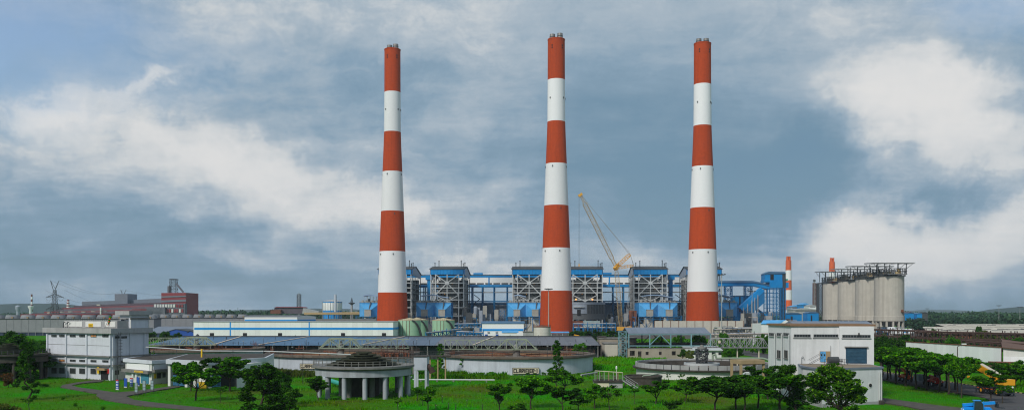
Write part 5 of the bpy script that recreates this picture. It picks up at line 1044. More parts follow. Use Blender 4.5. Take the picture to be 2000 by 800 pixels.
# ------------------------------------------------------------------ clarifiers
def block_text(mb, f, s, a0, z0, cw, ch, th, d0, d1, gap=.32):
    GL = {'C': ['t', 'b', 'l'], 'L': ['l', 'b'], 'A': ['t', 'l', 'r', 'm'], 'R': ['t', 'l', 'ru', 'm', 'd'], 'I': ['c'], 'F': ['t', 'l', 'm'], 'E': ['t', 'l', 'm', 'b'], '-': ['h'], '1': ['c', 'n'], '2': ['t', 'ru', 'm', 'll', 'b']}
    a = a0
    for ch_ in s:
        w = cw * (.42 if ch_ in 'I' else .55 if ch_ in '1-' else 1)
        for g in GL[ch_]:
            r = {'t': (0, w, ch - th, ch), 'b': (0, w, 0, th), 'm': (th, w, ch * .5 - th / 2, ch * .5 + th / 2), 'l': (0, th, 0, ch), 'r': (w - th, w, 0, ch), 'ru': (w - th, w, ch * .45, ch), 'll': (0, th, 0, ch * .55), 'c': (w / 2 - th / 2, w / 2 + th / 2, 0, ch), 'h': (0, w, ch * .42, ch * .42 + th), 'n': (0, w / 2, ch - th * 1.4, ch - th * .4)}.get(g)
            if g == 'd': p = [(w * .35, ch * .5), (w - th * .1, 0), (w - th * 1.3, 0), (th, ch * .5)]; mb.gprism(f, [(a + q, z0 + zz) for q, zz in p[::-1]], d0, d1 - .004)
            else: mb.fbox(f, a + r[0], a + r[1], z0 + r[2], z0 + r[3], d0, d1 - (.002 if g in 'tmb' else 0))
        a += w + gap * th
    return a - a0
def clarifier(label, px, Dc, R_, h, bridge=None, sign=None, water='sludge', rim='rim_stain', cast=True, wall='concrete_pale'):
    x = X(px, Dc); c = (x, Dc, 0); t = thing('clarifier_tank', label, 'tank', c, 'round clarifier tanks')
    MB().lathe(c, [(R_, -.3), (R_, h - .7), (R_ - .4, h - .7), (R_ - .4, h - 1.6)], 96).build('wall', wall, t)
    MB().lathe(c, [(R_ - .3, h - .95), (R_ + .9, h - .7), (R_ + .95, h - .15), (R_ + .9, h), (R_ - 1.3, h), (R_ - 1.35, h - .7)], 96).build('rim_walkway', rim, t)
    MB().lathe(c, [(R_ - .45, h - 2.4), (R_ - 2.6, h - 2.3), (R_ - 2.7, h - .95), (R_ - 3.0, h - .95), (R_ - 3.05, h - 2.0)], 96).build('launder', 'beige_wall', t)
    MB().lathe(c, [(R_ - 3.1, h - .95), (.1, h - .95)], 64).build('water', water, t)
    npst = 60; m = MB()
    for i in range(npst):
        g0, g1 = 2 * math.pi * i / npst, 2 * math.pi * (i + 1) / npst; A = lambda g, z: (x + (R_ + .7) * math.cos(g), Dc + (R_ + .7) * math.sin(g), z)
        if rng.random() < .93: m.bar(A(g0, h), A(g0 + rng.uniform(-.004, .004), h + 1.15), .075)
        for z in (h + .6, h + 1.12):
            if rng.random() < .9: m.bar(A(g0, z), A(g1, z), .06)
    m.build('railing', 'pipe_rust', t)
    for i in range(9):                                          # lamp posts and hoist stubs round the rim
        g = 2 * math.pi * (i + .5 * rng.random()) / 9; q = Vector((x + (R_ + .2) * math.cos(g), Dc + (R_ + .2) * math.sin(g), h)); hh = rng.uniform(2.2, 4.2)
        o = MB().tube(q, q + Vector((0, 0, hh)), .07, .05, 6).build('lamp_post', 'steel_dark', t); MB().box(q.x - .22, q.x + .22, q.y - .15, q.y + .15, q.z + hh, q.z + hh + .18).build('lamp', 'steel_grey', o)
    for i in range(4):
        g = math.radians(-150 + 95 * i); m = MB()
        for k in range(7): q = Vector((x + (R_ - .2) * math.cos(g + k * .02), Dc + (R_ - .2) * math.sin(g + k * .02), h)); m.bar(q, q + Vector((0, 0, rng.uniform(.8, 2.4))), .09); m.tube(q + Vector((0, 0, .5)), q + Vector((rng.uniform(-1, 1), rng.uniform(-1, 1), .6)), .14, n=6)
        m.build('valve_stand', 'rust', t)
    m = MB()                                                    # rusty scraper arms across the water
    for g in (.35, 2.1, 3.5, 5.2):
        e = Vector((math.cos(g), math.sin(g), 0)); m.bar(Vector((x, Dc, h - .45)) + e * 3, Vector((x, Dc, h - .45)) + e * (R_ - 3.6), .3)
        for k in range(6): q = Vector((x, Dc, h - .45)) + e * (5 + k * 2.8); m.bar(q - Vector((0, 0, .6)), q + Vector((0, 0, .5)), .12)
    m.build('scraper_arm', 'rust', t)
    MB().lathe((x, Dc, 0), [(4.2, h - 2.3), (4.2, h - .8), (3.9, h - .8), (3.9, h - 1.8)], 40).build('feed_well', 'concrete_stain', t)
    if bridge:
        xa, xb, yt, yb, house = bridge; Db = Dc; p0, p1 = Vector((X(xa, Db), Db, Z(yb, Db))), Vector((X(xb, Db), Db, Z(yb, Db))); H = Z(yt, Db) - Z(yb, Db); n = int((p1.x - p0.x) / 1.9); hs0, hs1 = house
        bx = lambda i: p0.x + (p1.x - p0.x) * i / n
        for s in (-1.1, 1.1):
            bar_part('bridge_chord', (p0.x, Db + s, p0.z), (p1.x, Db + s, p0.z), .20, 'bridge_green', t)
            i0 = 2 if hs0 < (xa + xb) / 2 else 0; i1 = n if hs0 < (xa + xb) / 2 else n - 2
            bar_part('bridge_chord', (bx(i0), Db + s, p0.z + H), (bx(i1), Db + s, p0.z + H), .17, 'bridge_green', t)
            for i in range(n):
                if i < i0 or i >= i1: continue
                bar_part('bridge_post', (bx(i), Db + s, p0.z), (bx(i), Db + s, p0.z + H), .10, 'bridge_green', t)
                bar_part('bridge_diagonal', (bx(i), Db + s, p0.z if i % 2 else p0.z + H), (bx(i + 1), Db + s, p0.z + H if i % 2 else p0.z), .10, 'bridge_green', t)
            e0, e1 = (p0.x, bx(i0)) if i0 else (p1.x, bx(i1)); bar_part('bridge_diagonal', (e0, Db + s, p0.z), (e1, Db + s, p0.z + H), .17, 'bridge_green', t)
        MB().box(p0.x, p1.x, Db - 1, Db + 1, p0.z + .15, p0.z + .22).build('bridge_deck', 'steel_dark', t)
        a0, a1 = X(hs0, Db), X(hs1, Db)   # drive cage at the centre
        for s in (-1.8, 1.8):
            for xx in (a0, a1, (a0 + a1) / 2): bar_part('cage_post', (xx, Db + s, p0.z), (xx, Db + s, p0.z + H + .25), .26, 'bridge_green', t)
            bar_part('cage_beam', (a0, Db + s, p0.z + H + .25), (a1, Db + s, p0.z + H + .25), .26, 'bridge_green', t); bar_part('cage_beam', (a0 - 3, Db + s, p0.z), (a1 + 3.4, Db + s, p0.z), .3, 'bridge_green', t)
            for xx, sg in ((a0, -1), (a1, 1)): bar_part('cage_brace', (xx + sg * 3.2, Db + s, p0.z), (xx, Db + s, p0.z + H + .2), .3, 'bridge_green', t); bar_part('cage_brace', (xx, Db + s, p0.z + H), (xx - sg * (a1 - a0) / 2, Db + s, p0.z), .22, 'bridge_green', t)
        xm = (a0 + a1) / 2; MB().lathe((xm, Db, p0.z + .2), [(.9, 0), (.9, 1.2), (.55, 1.4), (.5, 2.2), (.05, 2.3)], 12).build('drive_motor', 'steel_grey', t)
        MB().lathe((xm, Db, 0), [(1.2, h - 2), (1.2, p0.z)], 14).build('center_column', 'concrete_stain', t)
    if sign:
        s, px0, px1, y0, y1 = sign; Dn = Dc - math.sqrt(max(1, R_ ** 2 - (X((px0 + px1) / 2, Dc - R_) - x) ** 2)); pm = Vector((X((px0 + px1) / 2, Dn), Dn)); nrm = (pm - Vector((x, Dc))).normalized(); tg = Vector((-nrm.y, nrm.x)); wd = (px1 - px0) * Dn / FPX
        f = Face(pm + nrm * .25 - tg * wd / 2, pm + nrm * .25 + tg * wd / 2); a0, a1, z0, z1 = 0, wd, Z(y1, Dn), Z(y0, Dn)
        o = MB().fbox(f, a0, a1, z0, z1, -.2, 0).build('name_board', 'sign_cream', t); m = MB()
        for aa, bb, zz, z_ in ((0, wd, z0, z0 + .12), (0, wd, z1 - .12, z1), (0, .12, z0 + .12, z1 - .12), (wd - .12, wd, z0 + .12, z1 - .12)): m.fbox(f, aa, bb, zz, z_, .003, .05)
        m.build('border', 'letter_black', o); m = MB(); ch = (z1 - z0) * .62; cw = ch * .56; L_ = block_text(MB(), f, s, 0, 0, cw, ch, ch * .21, 0, .03); k = (wd - .6) / L_
        block_text(m, f, s, .3, z0 + (z1 - z0) * .19, cw * k, ch, ch * .2 * min(k, 1.15), .003, .04); m.build('lettering', 'letter_black', o)
    return t
clarifier('round clarifier tank signed CLARIFIER-1 with pale green bridge', 1010, 286, 24.3, 5.3, (868, 1050, 663, 681.5, (989, 1028)), ('CLARIFIER-1', 1000.5, 1053, 717, 729.5))
clarifier('round clarifier tank signed CLARIFIER-2 behind the stepped aerator', 671, 294, 24.3, 5.3, (626, 799, 661.5, 679, (645, 686)), ('CLARIFIER-2', 584.5, 628, 709, 719.5))
clarifier('round clarifier tank farthest left behind the low white store', 381, 330, 24.3, 5.3, (292, 423, 659, 673.5, (368, 400)))
def open_tank():
    Dc, R_, h, px = 260, 19.3, 3.7, 1372; x = X(px, Dc); c = (x, Dc, 0); t = thing('round_tank', 'open round concrete tank with dark water at right centre', 'tank', c)
    MB().lathe(c, [(R_, -.3), (R_, h - 1.3), (R_ - .5, h - 1.3)], 96).build('wall', 'offwhite', t); MB().lathe(c, [(R_ - .3, h - 1.7), (R_ + 1.0, h - 1.5), (R_ + 1.05, h - 1.1), (R_ + .3, h - 1.1)], 96).build('ledge', 'concrete_black', t)
    for i in range(48):
        g0, g1 = 2 * math.pi * i / 48 + .006, 2 * math.pi * (i + 1) / 48 - .006; pr = []
        for g in (g0, g1):
            for r, z in ((R_ + .25, h - 1.1), (R_ + .25, h + .15), (R_ - .1, h + .15), (R_ - .1, h - 1.1)): pr.append((x + r * math.cos(g), Dc + r * math.sin(g), z))
        MB().add(pr, [(0, 1, 5, 4), (1, 2, 6, 5), (2, 3, 7, 6), (0, 3, 2, 1), (4, 5, 6, 7)]).build('parapet_panel', 'concrete', t)
    MB().lathe(c, [(R_ - .12, h - .3), (R_ - 2.6, h - .35), (R_ - 2.7, h - 1.2), (R_ - 3, h - 2.6)], 96).build('inner_channel', 'concrete_black', t); MB().lathe(c, [(R_ - 2.8, h - 1.6), (.1, h - 1.6)], 64).build('water', 'water_dark', t)
    o = MB().lathe((x, Dc + 1, 0), [(5.2, h - 1.6), (5.2, h - .1), (4.8, h - .1), (4.8, h - 1.5)], 40).build('feed_well', 'steel_pale', t); MB().lathe((x, Dc + 1, 0), [(5.23, h - .95), (5.23, h - .75)], 40).build('rust_line', 'rust', o)
    m = MB(); b0 = Vector((x, Dc + 1, h - 1.5)); lattice_tower(m, b0, 5.4, 2.6, 3.0, 5, .16); rr = random.Random(3)
    for i in range(26): g, z, r = rr.uniform(0, 6.28), rr.uniform(.8, 5.4), rr.uniform(.8, 2.6); m.tube(b0 + Vector((math.cos(g) * r * .5, math.sin(g) * r * .5, z)), b0 + Vector((math.cos(g) * r, math.sin(g) * r, z + rr.uniform(-.5, .5))), .16, n=6)
    m.build('drive_machinery', 'steel_dark', t); MB().lathe(b0 + Vector((0, 0, 5.4)), [(1.3, 0), (1.3, .5), (.7, .6), (.5, 1.2), (.05, 1.3)], 12).build('drive_motor', 'concrete_stain', t)
    Db = Dc + 2; p0, p1 = P(1379, 678, Db), P(1500, 678, Db); H = Z(660, Db) - Z(678, Db); n = 11; bx = lambda i: p0.x + (p1.x - p0.x) * i / n
    for s in (-1, 1):
        bar_part('bridge_chord', (p0.x, Db + s, p0.z), (p1.x, Db + s, p0.z), .2, 'steel_grey', t); bar_part('bridge_chord', (bx(1), Db + s, p0.z + H), (bx(n - 1), Db + s, p0.z + H), .2, 'steel_grey', t)
        for i in range(n): 
            if i: bar_part('bridge_post', (bx(i), Db + s, p0.z), (bx(i), Db + s, p0.z + H), .10, 'steel_grey', t)
            up = (i < n / 2); bar_part('bridge_diagonal', (bx(i), Db + s, p0.z if (up and i == 0) or (not up and i != n - 1) else p0.z + H), (bx(i + 1), Db + s, p0.z + H if (up and i == 0) or (not up and i != n - 1) else p0.z), .13, 'steel_grey', t)
    MB().box(p0.x, p1.x, Db - .9, Db + .9, p0.z + .15, p0.z + .22).build('bridge_deck', 'steel_dark', t)
    MB().box(X(1400.5, Db), X(1405.5, Db), Db - 1.3, Db - 1.12, Z(669, Db), Z(664, Db)).build('notice_board', 'sign_cream', t)
    for px_ in (1440, 1482): bar_part('bridge_leg', (X(px_, Db), Db, h - 1.6), (X(px_, Db), Db, p0.z), .3, 'sign_cream', t)
    MB().path([P(1392, 703, 250), P(1392, 693, 250), P(1397, 691, 250), P(1399, 699, 250), P(1490, 699, 250), P(1500, 702, 250)], .28, 8).build('green_pipe', 'bridge_green', t)
open_tank()

# ------------------------------------------------------------------ stepped cascade aerator on columns
def aerator(label, px, Dc, R_, zd, steps=7, ncol=14, cm='aerator_concrete'):
    x = X(px, Dc); c = (x, Dc, 0); t = thing('cascade_aerator', label, 'aerator', c)
    MB().lathe(c, [(R_ - 1.2, zd - 2.2), (R_ - .35, zd - 2.2), (R_ - .35, zd - .9), (R_ - .6, zd - .75)], 80).build('ring_beam', cm, t)
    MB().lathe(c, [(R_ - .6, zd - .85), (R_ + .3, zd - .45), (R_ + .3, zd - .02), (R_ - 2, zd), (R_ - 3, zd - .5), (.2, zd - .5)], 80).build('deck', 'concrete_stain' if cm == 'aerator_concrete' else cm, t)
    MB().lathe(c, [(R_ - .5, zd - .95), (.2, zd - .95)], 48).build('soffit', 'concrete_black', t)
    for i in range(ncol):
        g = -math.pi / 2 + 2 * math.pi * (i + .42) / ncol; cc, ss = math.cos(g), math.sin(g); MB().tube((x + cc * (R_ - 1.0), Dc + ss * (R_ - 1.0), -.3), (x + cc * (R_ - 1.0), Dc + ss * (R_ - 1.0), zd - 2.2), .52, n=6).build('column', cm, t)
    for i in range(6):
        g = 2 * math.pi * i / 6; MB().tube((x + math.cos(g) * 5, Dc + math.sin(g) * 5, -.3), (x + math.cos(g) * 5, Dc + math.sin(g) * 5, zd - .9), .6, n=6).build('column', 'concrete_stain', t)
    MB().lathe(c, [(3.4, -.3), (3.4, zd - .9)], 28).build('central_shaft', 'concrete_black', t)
    for k in range(steps):
        r0 = (R_ - 2.6) * (1 - k / (steps + .6)); z0 = zd - .3 + k * .46; MB().lathe(c, [(r0 - .75, z0 - .55), (r0 - .75, z0 + .02), (r0, z0 + .06), (r0 + .04, z0 + .30), (r0 - .12, z0 + .30), (r0 - .16, z0 + .12), (max(.1, r0 - 2.2), z0 + .10)], 64, False).build('cascade_step', 'moss_step', t)
    n = 46; m = MB()
    for i in range(n):
        g0, g1 = 2 * math.pi * i / n, 2 * math.pi * (i + 1) / n; A = lambda g, z: (x + (R_ + .1) * math.cos(g), Dc + (R_ + .1) * math.sin(g), z); m.bar(A(g0, zd), A(g0, zd + 1.15), .1)
        for z in (zd + .6, zd + 1.12): m.bar(A(g0, z), A(g1, z), .06)
    m.build('railing', 'concrete_stain' if cm == 'aerator_concrete' else 'steel_dark', t); return t
aerator('stepped cascade aerator on tall columns in left centre foreground', 710.5, 197, 10.9, 6.75)
aerator('dark stepped aerator hidden behind trees at far left', 18, 246, 10, 7.0, cm='concrete_black')
t = thing('green_pipe', 'teal green pipe lying under the stepped aerator', 'pipe', G(680, 760)); MB().path([P(640, 741, 222) + Vector((0, 0, 0)), Vector((X(665, 213), 213, 1.2)), Vector((X(698, 205), 205, .5))], .55, 12).build('pipe_run', 'green_pipe', t)
t = thing('debris_block', 'brown rusty box left under the stepped aerator', 'box', G(709, 762)); b0 = G(712, 765); MB().box(b0.x - .7, b0.x + .7, b0.y - .6, b0.y + .6, 0, 1.1).build('body', 'tan_concrete', t); MB().box(b0.x - .78, b0.x + .78, b0.y - .68, b0.y + .68, 1.1, 1.22).build('lid', 'rust', t)
# inlet channel between aerator and clarifiers
D = 215; t = thing('inlet_chamber', 'pale concrete chamber on legs right of the stepped aerator', 'chamber', (X(822, D), D, 0)); f = Face((X(808, D), D), (X(834, D), D)); MB().fbox(f, 0, f.len, Z(722, D), Z(696, D), -6, 0).build('wall', 'concrete_pale', t)
MB().fbox(f, -.2, f.len + .2, Z(696, D), Z(694.5, D), -6.2, .2).build('coping', 'concrete_black', t)
for a_ in (.3, f.len - .3):
    for d in (-.3, -5.6): bar_part('leg', f.pt(a_, d, -.2), f.pt(a_, d, Z(722, D)), .5, 'concrete_pale', t)
MB().path([P(834, 714, D + 1), P(840, 717, D + 1), P(843, 722, D + 1), P(845, 727, D + 1)], .75, 10).build('outlet_pipe', 'pipe_rust', t)
D = 240; t = thing('walkway_bridge', 'dark raised walkway linking the aerator chamber to the clarifiers', 'walkway', (X(850, D), D, 0)); p, q = P(800, 693, D), P(880, 694, D); MB().box(p.x, q.x, D - 1, D + 1, p.z - .4, p.z).build('deck', 'concrete_black', t)
for px in (840, 855, 870): bar_part('leg', (X(px, D), D, -.2), (X(px, D), D, p.z - .4), .35, 'tan_concrete', t)
m = MB()
for i in range(18): xx = p.x + (q.x - p.x) * i / 17; m.bar((xx, D - 1, p.z), (xx, D - 1, p.z + 1.1), .07)
for z in (.55, 1.1): m.bar((p.x, D - 1, p.z + z), (q.x, D - 1, p.z + z), .06)
m.build('railing', 'steel_dark', t)
rr = random.Random(21); t = thing('valve_gallery', 'rusty pipe and valve gallery right behind the stepped aerator', 'pipework', (X(775, 255), 255, 0)); m = MB(); p, q = P(715, 696, 255), P(812, 694, 255)
MB().box(p.x, q.x, 252, 258, p.z - .5, p.z).build('platform', 'concrete_black', t)
for px in range(718, 812, 15): bar_part('leg', (X(px, 255), 254, -.2), (X(px, 255), 254, p.z - .5), .4, 'concrete_stain', t)
for i in range(44): px = rr.uniform(740, 808); z0 = p.z; h = rr.uniform(.8, 3.6); yy = 255 + rr.uniform(-2.4, 2.4); m.bar((X(px, 255), yy, z0), (X(px, 255), yy, z0 + h), .09); (m.bar((X(px, 255), yy, z0 + h * .8), (X(px, 255) + rr.uniform(-3, 3), yy, z0 + h * .8), .09) if i % 2 else 0)
m.build('valve_stem', 'pipe_rust', t); m = MB()
for i in range(14): px = rr.uniform(745, 806); yy = 255 + rr.uniform(-2, 2); m.lathe((X(px, 255), yy, p.z), [(.3, 0), (.3, .9), (.45, .9), (.45, 1.1), (.1, 1.2)], 8)
m.build('valve_body', 'rust', t)
# ------------------------------------------------------------------ left pump house
def window(f, px0, px1, y0, y1, parent, nm=2, mat='window_dark', name='window', frame='window_frame', sill=None):
    a0, a1, z0, z1 = f.r(px0, px1, y0, y1); w = .09; m = MB()
    m.fbox(f, a0, a1, z0, z0 + w, .004, .14); m.fbox(f, a0, a1, z1 - w, z1, .004, .14); m.fbox(f, a0, a0 + w, z0 + w, z1 - w, .004, .14); m.fbox(f, a1 - w, a1, z0 + w, z1 - w, .004, .14)
    for i in range(1, nm): aa = a0 + (a1 - a0) * i / nm; m.fbox(f, aa - w / 2, aa + w / 2, z0 + w, z1 - w, .004, .12)
    o = m.build(name, frame, parent)
    for i in range(nm): b0, b1 = a0 + (a1 - a0) * i / nm, a0 + (a1 - a0) * (i + 1) / nm; MB().fbox(f, b0 + .03, b1 - .03, z0 + .03, z1 - .03, .006, .05).build('pane', mat, o)
    if sill: MB().fbox(f, a0 - .15, a1 + .15, z0 - .15, z0 - .002, .004, .25).build('sill', sill, o)
    return o
A, B, C2 = Vector((-135, 257)), Vector((-109, 241)), Vector((-104.2, 254)); Dq = A + (C2 - B)
t = thing('pump_house', 'tall grey pump house with stair tower at left', 'building', (-118, 250, 0)); FF, FS = Face(A, B), Face(B, C2); ZC0, ZC1 = 12.6, 14.0
MB().prism([A, B, C2, Dq], -.3, ZC0).build('wall', 'grey_paint', t)
def off(e): u, v = (B - A).normalized(), (C2 - B).normalized(); return [A - u * e - v * e, B + u * e - v * e, C2 + u * e + v * e, Dq - u * e + v * e]
MB().prism(off(.9), ZC0, ZC1).build('cornice', 'concrete', t); MB().prism(off(.55), ZC1 - .05, ZC1 + .004).build('roof_deck', 'concrete_stain', t)
for px in (93.5, 130, 170, 217): a_ = FF.a(px); MB().fbox(FF, max(0, a_ - .3), min(FF.len, a_ + .3), -.3, ZC0, .003, .35).build('pilaster', 'grey_paint', t)
for px in (220.5, 254, 282): a_ = FS.a(px); MB().fbox(FS, max(0.05, a_ - .3), min(FS.len, a_ + .3), -.3, ZC0, .003, .3).build('pilaster', 'grey_paint', t)
for y, d, h in ((697, .5, .35), (714, .6, .3)): 
    z = FF.z(217, y); MB().fbox(FF, -.2, FF.len + .2, z, z + h, .36, .36 + d).build('ledge', 'concrete_stain', t); MB().fbox(FS, -.2, FS.len + .1, z - .01, z + h - .01, .31, .31 + d).build('ledge', 'concrete_stain', t)
MB().fbox(FF, .1, FF.len - .1, FF.z(200, 674) - .08, FF.z(200, 674), .004, .06).build('groove', 'concrete_stain', t)
for y0, y1 in ((653, 657.8), (701, 705.2), (717.8, 728.5)):
    for i, (p0, p1) in enumerate(((101, 111), (116.5, 127), (137, 148), (155.5, 166.5), (177.5, 188.5), (200.5, 212))):
        dy = (p0 - 100) / 110 * 2.2 * (1 if y0 > 690 else .15); 
        if y0 > 710 and i == 5: continue
        window(FF, p0, p1, y0 + dy * 1.0 - .6, y1 + dy - .6, t, 4 if y0 < 710 else 5, 'window_dark' if (i, y0) not in ((1, 701), (4, 653)) else 'window_lit')
for p0, p1 in ((223.5, 233), (237, 247.5)): window(FS, p0, p1, 655.5, 660, t, 4)
window(FS, 236.5, 244, 703, 708, t, 3); window(FS, 224, 232, 722, 731, t, 3)
a0, a1, z0, z1 = FF.r(197.5, 211.5, 722, 741); o = MB().fbox(FF, a0, a1, -.05, z1, .004, .1).build('door', 'dark_hole', t); MB().fbox(FF, a0 - .4, a1 + .4, z1 + .02, z1 + .55, .37, 1.4).build('door_canopy', 'tan_concrete', t)
MB().fbox(FF, a1 + .06, a1 + 1.0, 1.8, 3.0, .37, .5).build('notice', 'sign_red', t); MB().fbox(FF, a0 - 1.2, a0 - .25, 1.6, 3.4, .37, .46).build('notice', 'sign_yellow', t)
# roof house with white panels, sign, pipes
HF = Face(A + (C2 - B).normalized() * 3.2, B + (C2 - B).normalized() * 3.2); h0, h1 = HF.a(125), HF.a(229); zh = HF.z(180, 625.5); MB().fbox(HF, h0, h1, ZC1, zh, -6, 0).build('roof_house', 'concrete', t)
for p0, p1 in ((133, 161), (167.5, 198), (205.5, 226)): MB().fbox(HF, HF.a(p0), HF.a(p1), ZC1 + .3, zh - .25, .004, .12).build('white_panel', 'offwhite', t)
MB().fbox(HF, HF.a(126.2), HF.a(131), ZC1 + .3, zh - .25, .004, .12).build('white_panel', 'offwhite', t)
a0, a1 = HF.a(174), HF.a(182.5); o = MB().fbox(HF, a0, a1, HF.z(178, 637.8), HF.z(178, 631), .13, .22).build('warning_sign', 'sign_yellow', t)
MB().fbox(HF, a0 + .25, a1 - .25, HF.z(178, 634.2), HF.z(178, 633.4), .222, .24).fbox(HF, a0 + .45, a1 - .45, HF.z(178, 636), HF.z(178, 635.3), .222, .24).build('print_line', 'letter_black', o)
for px in (127.5, 135): MB().path([HF.pt(HF.a(px), .6, ZC1), HF.pt(HF.a(px), .6, zh - 1.0), HF.pt(HF.a(px) + .35, .6, zh - .5), HF.pt(HF.a(px) + .9, .6, zh - .45)], .13, 7).build('vent_pipe', 'steel_dark', t)
m = MB()
for i in range(30): aa = h0 + (h1 - h0) * i / 29; m.bar(HF.pt(aa, -.2, zh), HF.pt(aa, -.2, zh + .9), .06)
for z in (.45, .9): m.bar(HF.pt(h0, -.2, zh + z), HF.pt(h1, -.2, zh + z), .06)
m.build('railing', 'steel_dark', t)
# stair tower
b0, b1 = FS.a(254), FS.len; u, v = (B - A).normalized(), (C2 - B).normalized(); q0, q1 = B + v * b0 + u * .02, B + v * b1 + u * .02; zT = Z(614.5, 248)
MB().prism([q0 - u * 4.6, q0, q1, q1 - u * 4.6], ZC1 + .003, zT).build('stair_tower', 'grey_paint', t); MB().prism([q0 - u * 5.6 - v * 1, q0 + u * .8 - v * 1, q1 + u * .8 + v * .8, q1 - u * 5.6 + v * .8], zT, zT + 1.15).build('tower_cap', 'concrete', t)
TF = Face(q0 - u * 4.6, q0); TS = Face(q0, q1); MB().fbox(TF, .6, 2.1, ZC1 + .1, ZC1 + 2.3, .004, .1).build('door', 'tower_louvre', t); MB().fbox(TF, .2, 4.0, ZC1 + 2.5, ZC1 + 2.75, .004, .8).build('door_hood', 'concrete_stain', t)
for z in (ZC1 + 2.4,): MB().fbox(TS, -.1, TS.len + .1, z, z + .5, .004, .35).build('band', 'concrete_stain', t)
for a_ in (.12, TS.len - .12): MB().fbox(TS, a_ - .12, a_ + .12, ZC0 + .1, zT, .004, .22).build('corner_strip', 'offwhite', t)
# caged ladder and pipes on the side wall
m = MB(); aL = FS.a(229)
for s in (-.35, .35): m.bar(FS.pt(aL + s, .9, 2.5), FS.pt(aL + s, .9, 13), .09)
for i in range(34): m.bar(FS.pt(aL - .35, .9, 2.6 + i * .3), FS.pt(aL + .35, .9, 2.6 + i * .3), .05)
m.build('ladder', 'steel_dark', t); m = MB()
for i in range(11):
    z = 4 + i * .85
    for k in range(6): g0, g1 = math.pi * k / 6, math.pi * (k + 1) / 6; m.bar(FS.pt(aL + .55 * math.cos(g0), .9 + .75 * math.sin(g0), z), FS.pt(aL + .55 * math.cos(g1), .9 + .75 * math.sin(g1), z), .06)
m.build('ladder_cage', 'steel_dark', t); MB().path([FS.pt(FS.a(225.5), .6, -.2), FS.pt(FS.a(225.5), .6, 12.3)], .12, 6).build('downpipe', 'steel_dark', t); MB().fbox(FS, FS.a(228), FS.a(246), FS.z(236, 716), FS.z(236, 714.5), .9, 2.2).build('side_landing', 'steel_dark', t)
t = thing('windsock', 'orange and green striped windsock on the left pump house roof', 'windsock', HF.pt(HF.a(213.5), 1, ZC1)); b0 = HF.pt(HF.a(210.5), 1, ZC1); D0 = b0.y
MB().tube(b0, P(215.5, 616.5, D0), .05, n=6).build('mast', 'steel_dark', t); p, q = P(216, 617.5, D0), P(210.5, 634.5, D0)
for i in range(6): MB().tube(p.lerp(q, i / 6), p.lerp(q, (i + 1) / 6), .36 - .045 * i, .36 - .045 * (i + 1), 10, False).build('sock_ring', 'vehicle_orange' if i % 2 else 'leaf_bright', t)

# ------------------------------------------------------------------ low white store with gates
S0, S1, S2 = Vector((X(245, 237), 237)), Vector((X(296.5, 227), 227)), Vector((X(330, 232), 232)); zs = 6.05
t = thing('low_store', 'low white store with teal shutter beside the left pump house', 'building', (S1.x, S1.y, 0)); f1, f2 = Face(S0, S1), Face(S1, S2); S3 = S2 + (S0 - S1) * .9
MB().prism([S0, S1, S2, S2 + Vector((0, 26)), S0 + Vector((-2, 26))], -.3, zs - .9).build('wall', 'offwhite', t)
MB().prism([S0 + Vector((-.5, -.4)), S1 + Vector((.3, -.7)), S2 + Vector((.3, -.3)), S2 + Vector((.3, 27)), S0 + Vector((-2.5, 27))], zs - .9, zs).build('parapet', 'grey_paint', t); MB().prism([S0 + Vector((.2, .3)), S1 + Vector((0, 0)), S2 + Vector((0, .3)), S2 + Vector((0, 26.5)), S0 + Vector((-2, 26.5))], zs - .01, zs + .02).build('roof_deck', 'concrete_black', t)
a0, a1, z0, z1 = f1.r(249, 293, 709.5, 721); MB().fbox(f1, a0, a1, z0, z1, .004, .2).build('upper_panel', 'white_sheet', t); MB().fbox(f1, 0, f1.len, z0 - .8, z0 - .05, .004, 1.1).build('ledge', 'concrete_stain', t)
a0, a1, z0, z1 = f2.r(299, 324, 710, 720); MB().fbox(f2, a0, a1, z0, z1, .004, .2).build('upper_panel', 'grey_paint', t); MB().fbox(f2, .1, f2.len, z0 - .7, z0 - .05, .004, .9).build('ledge', 'concrete_stain', t)
a0, a1, z0, z1 = f1.r(276, 291, 727.5, 747); o = MB().fbox(f1, a0, a1, 0, z1, .004, .1).build('shutter', 'shutter_teal', t); 
for i in range(8): MB().fbox(f1, a0 + .05, a1 - .05, .1 + i * z1 / 8, .1 + (i + .82) * z1 / 8, .103, .14).build('slat', 'shutter_teal', o)
a0, a1, z0, z1 = f1.r(271.5, 288, 722.8, 726); o = MB().fbox(f1, a0, a1, z0, z1, 1.12, 1.25).build('sign_board', 'sign_yellow', t); MB().fbox(f1, a0 + .5, a1 - .5, z0 + .14, z1 - .14, 1.253, 1.27).build('print_line', 'tan_concrete', o)
for px in (262, 269): a_ = f1.a(px); MB().fbox(f1, a_ - .35, a_ + .35, 1.6, 2.9, .004, .5).build('meter_box', 'sign_white', t)
window(f2, 306, 314, 727, 738, t, 4); window(f2, 317, 323, 727, 736, t, 3); a0, a1, z0, z1 = f2.r(300.5, 305, 729, 738); MB().fbox(f2, a0, a1, z0, z1, .004, .09).build('poster', 'sign_yellow', t)
T0, T1, T2 = Vector((X(328, 222), 222)), Vector((X(407, 215), 215)), Vector((X(517, 231), 231)); z2 = 6.6
t = thing('gate_house', 'flat roofed white gate house with blue gates behind small trees', 'building', (T1.x, T1.y, 0)); g1, g2 = Face(T0, T1), Face(T1, T2); Tb0, Tb1 = T0 + Vector((-6, 30)), T2 + Vector((-4, 24))
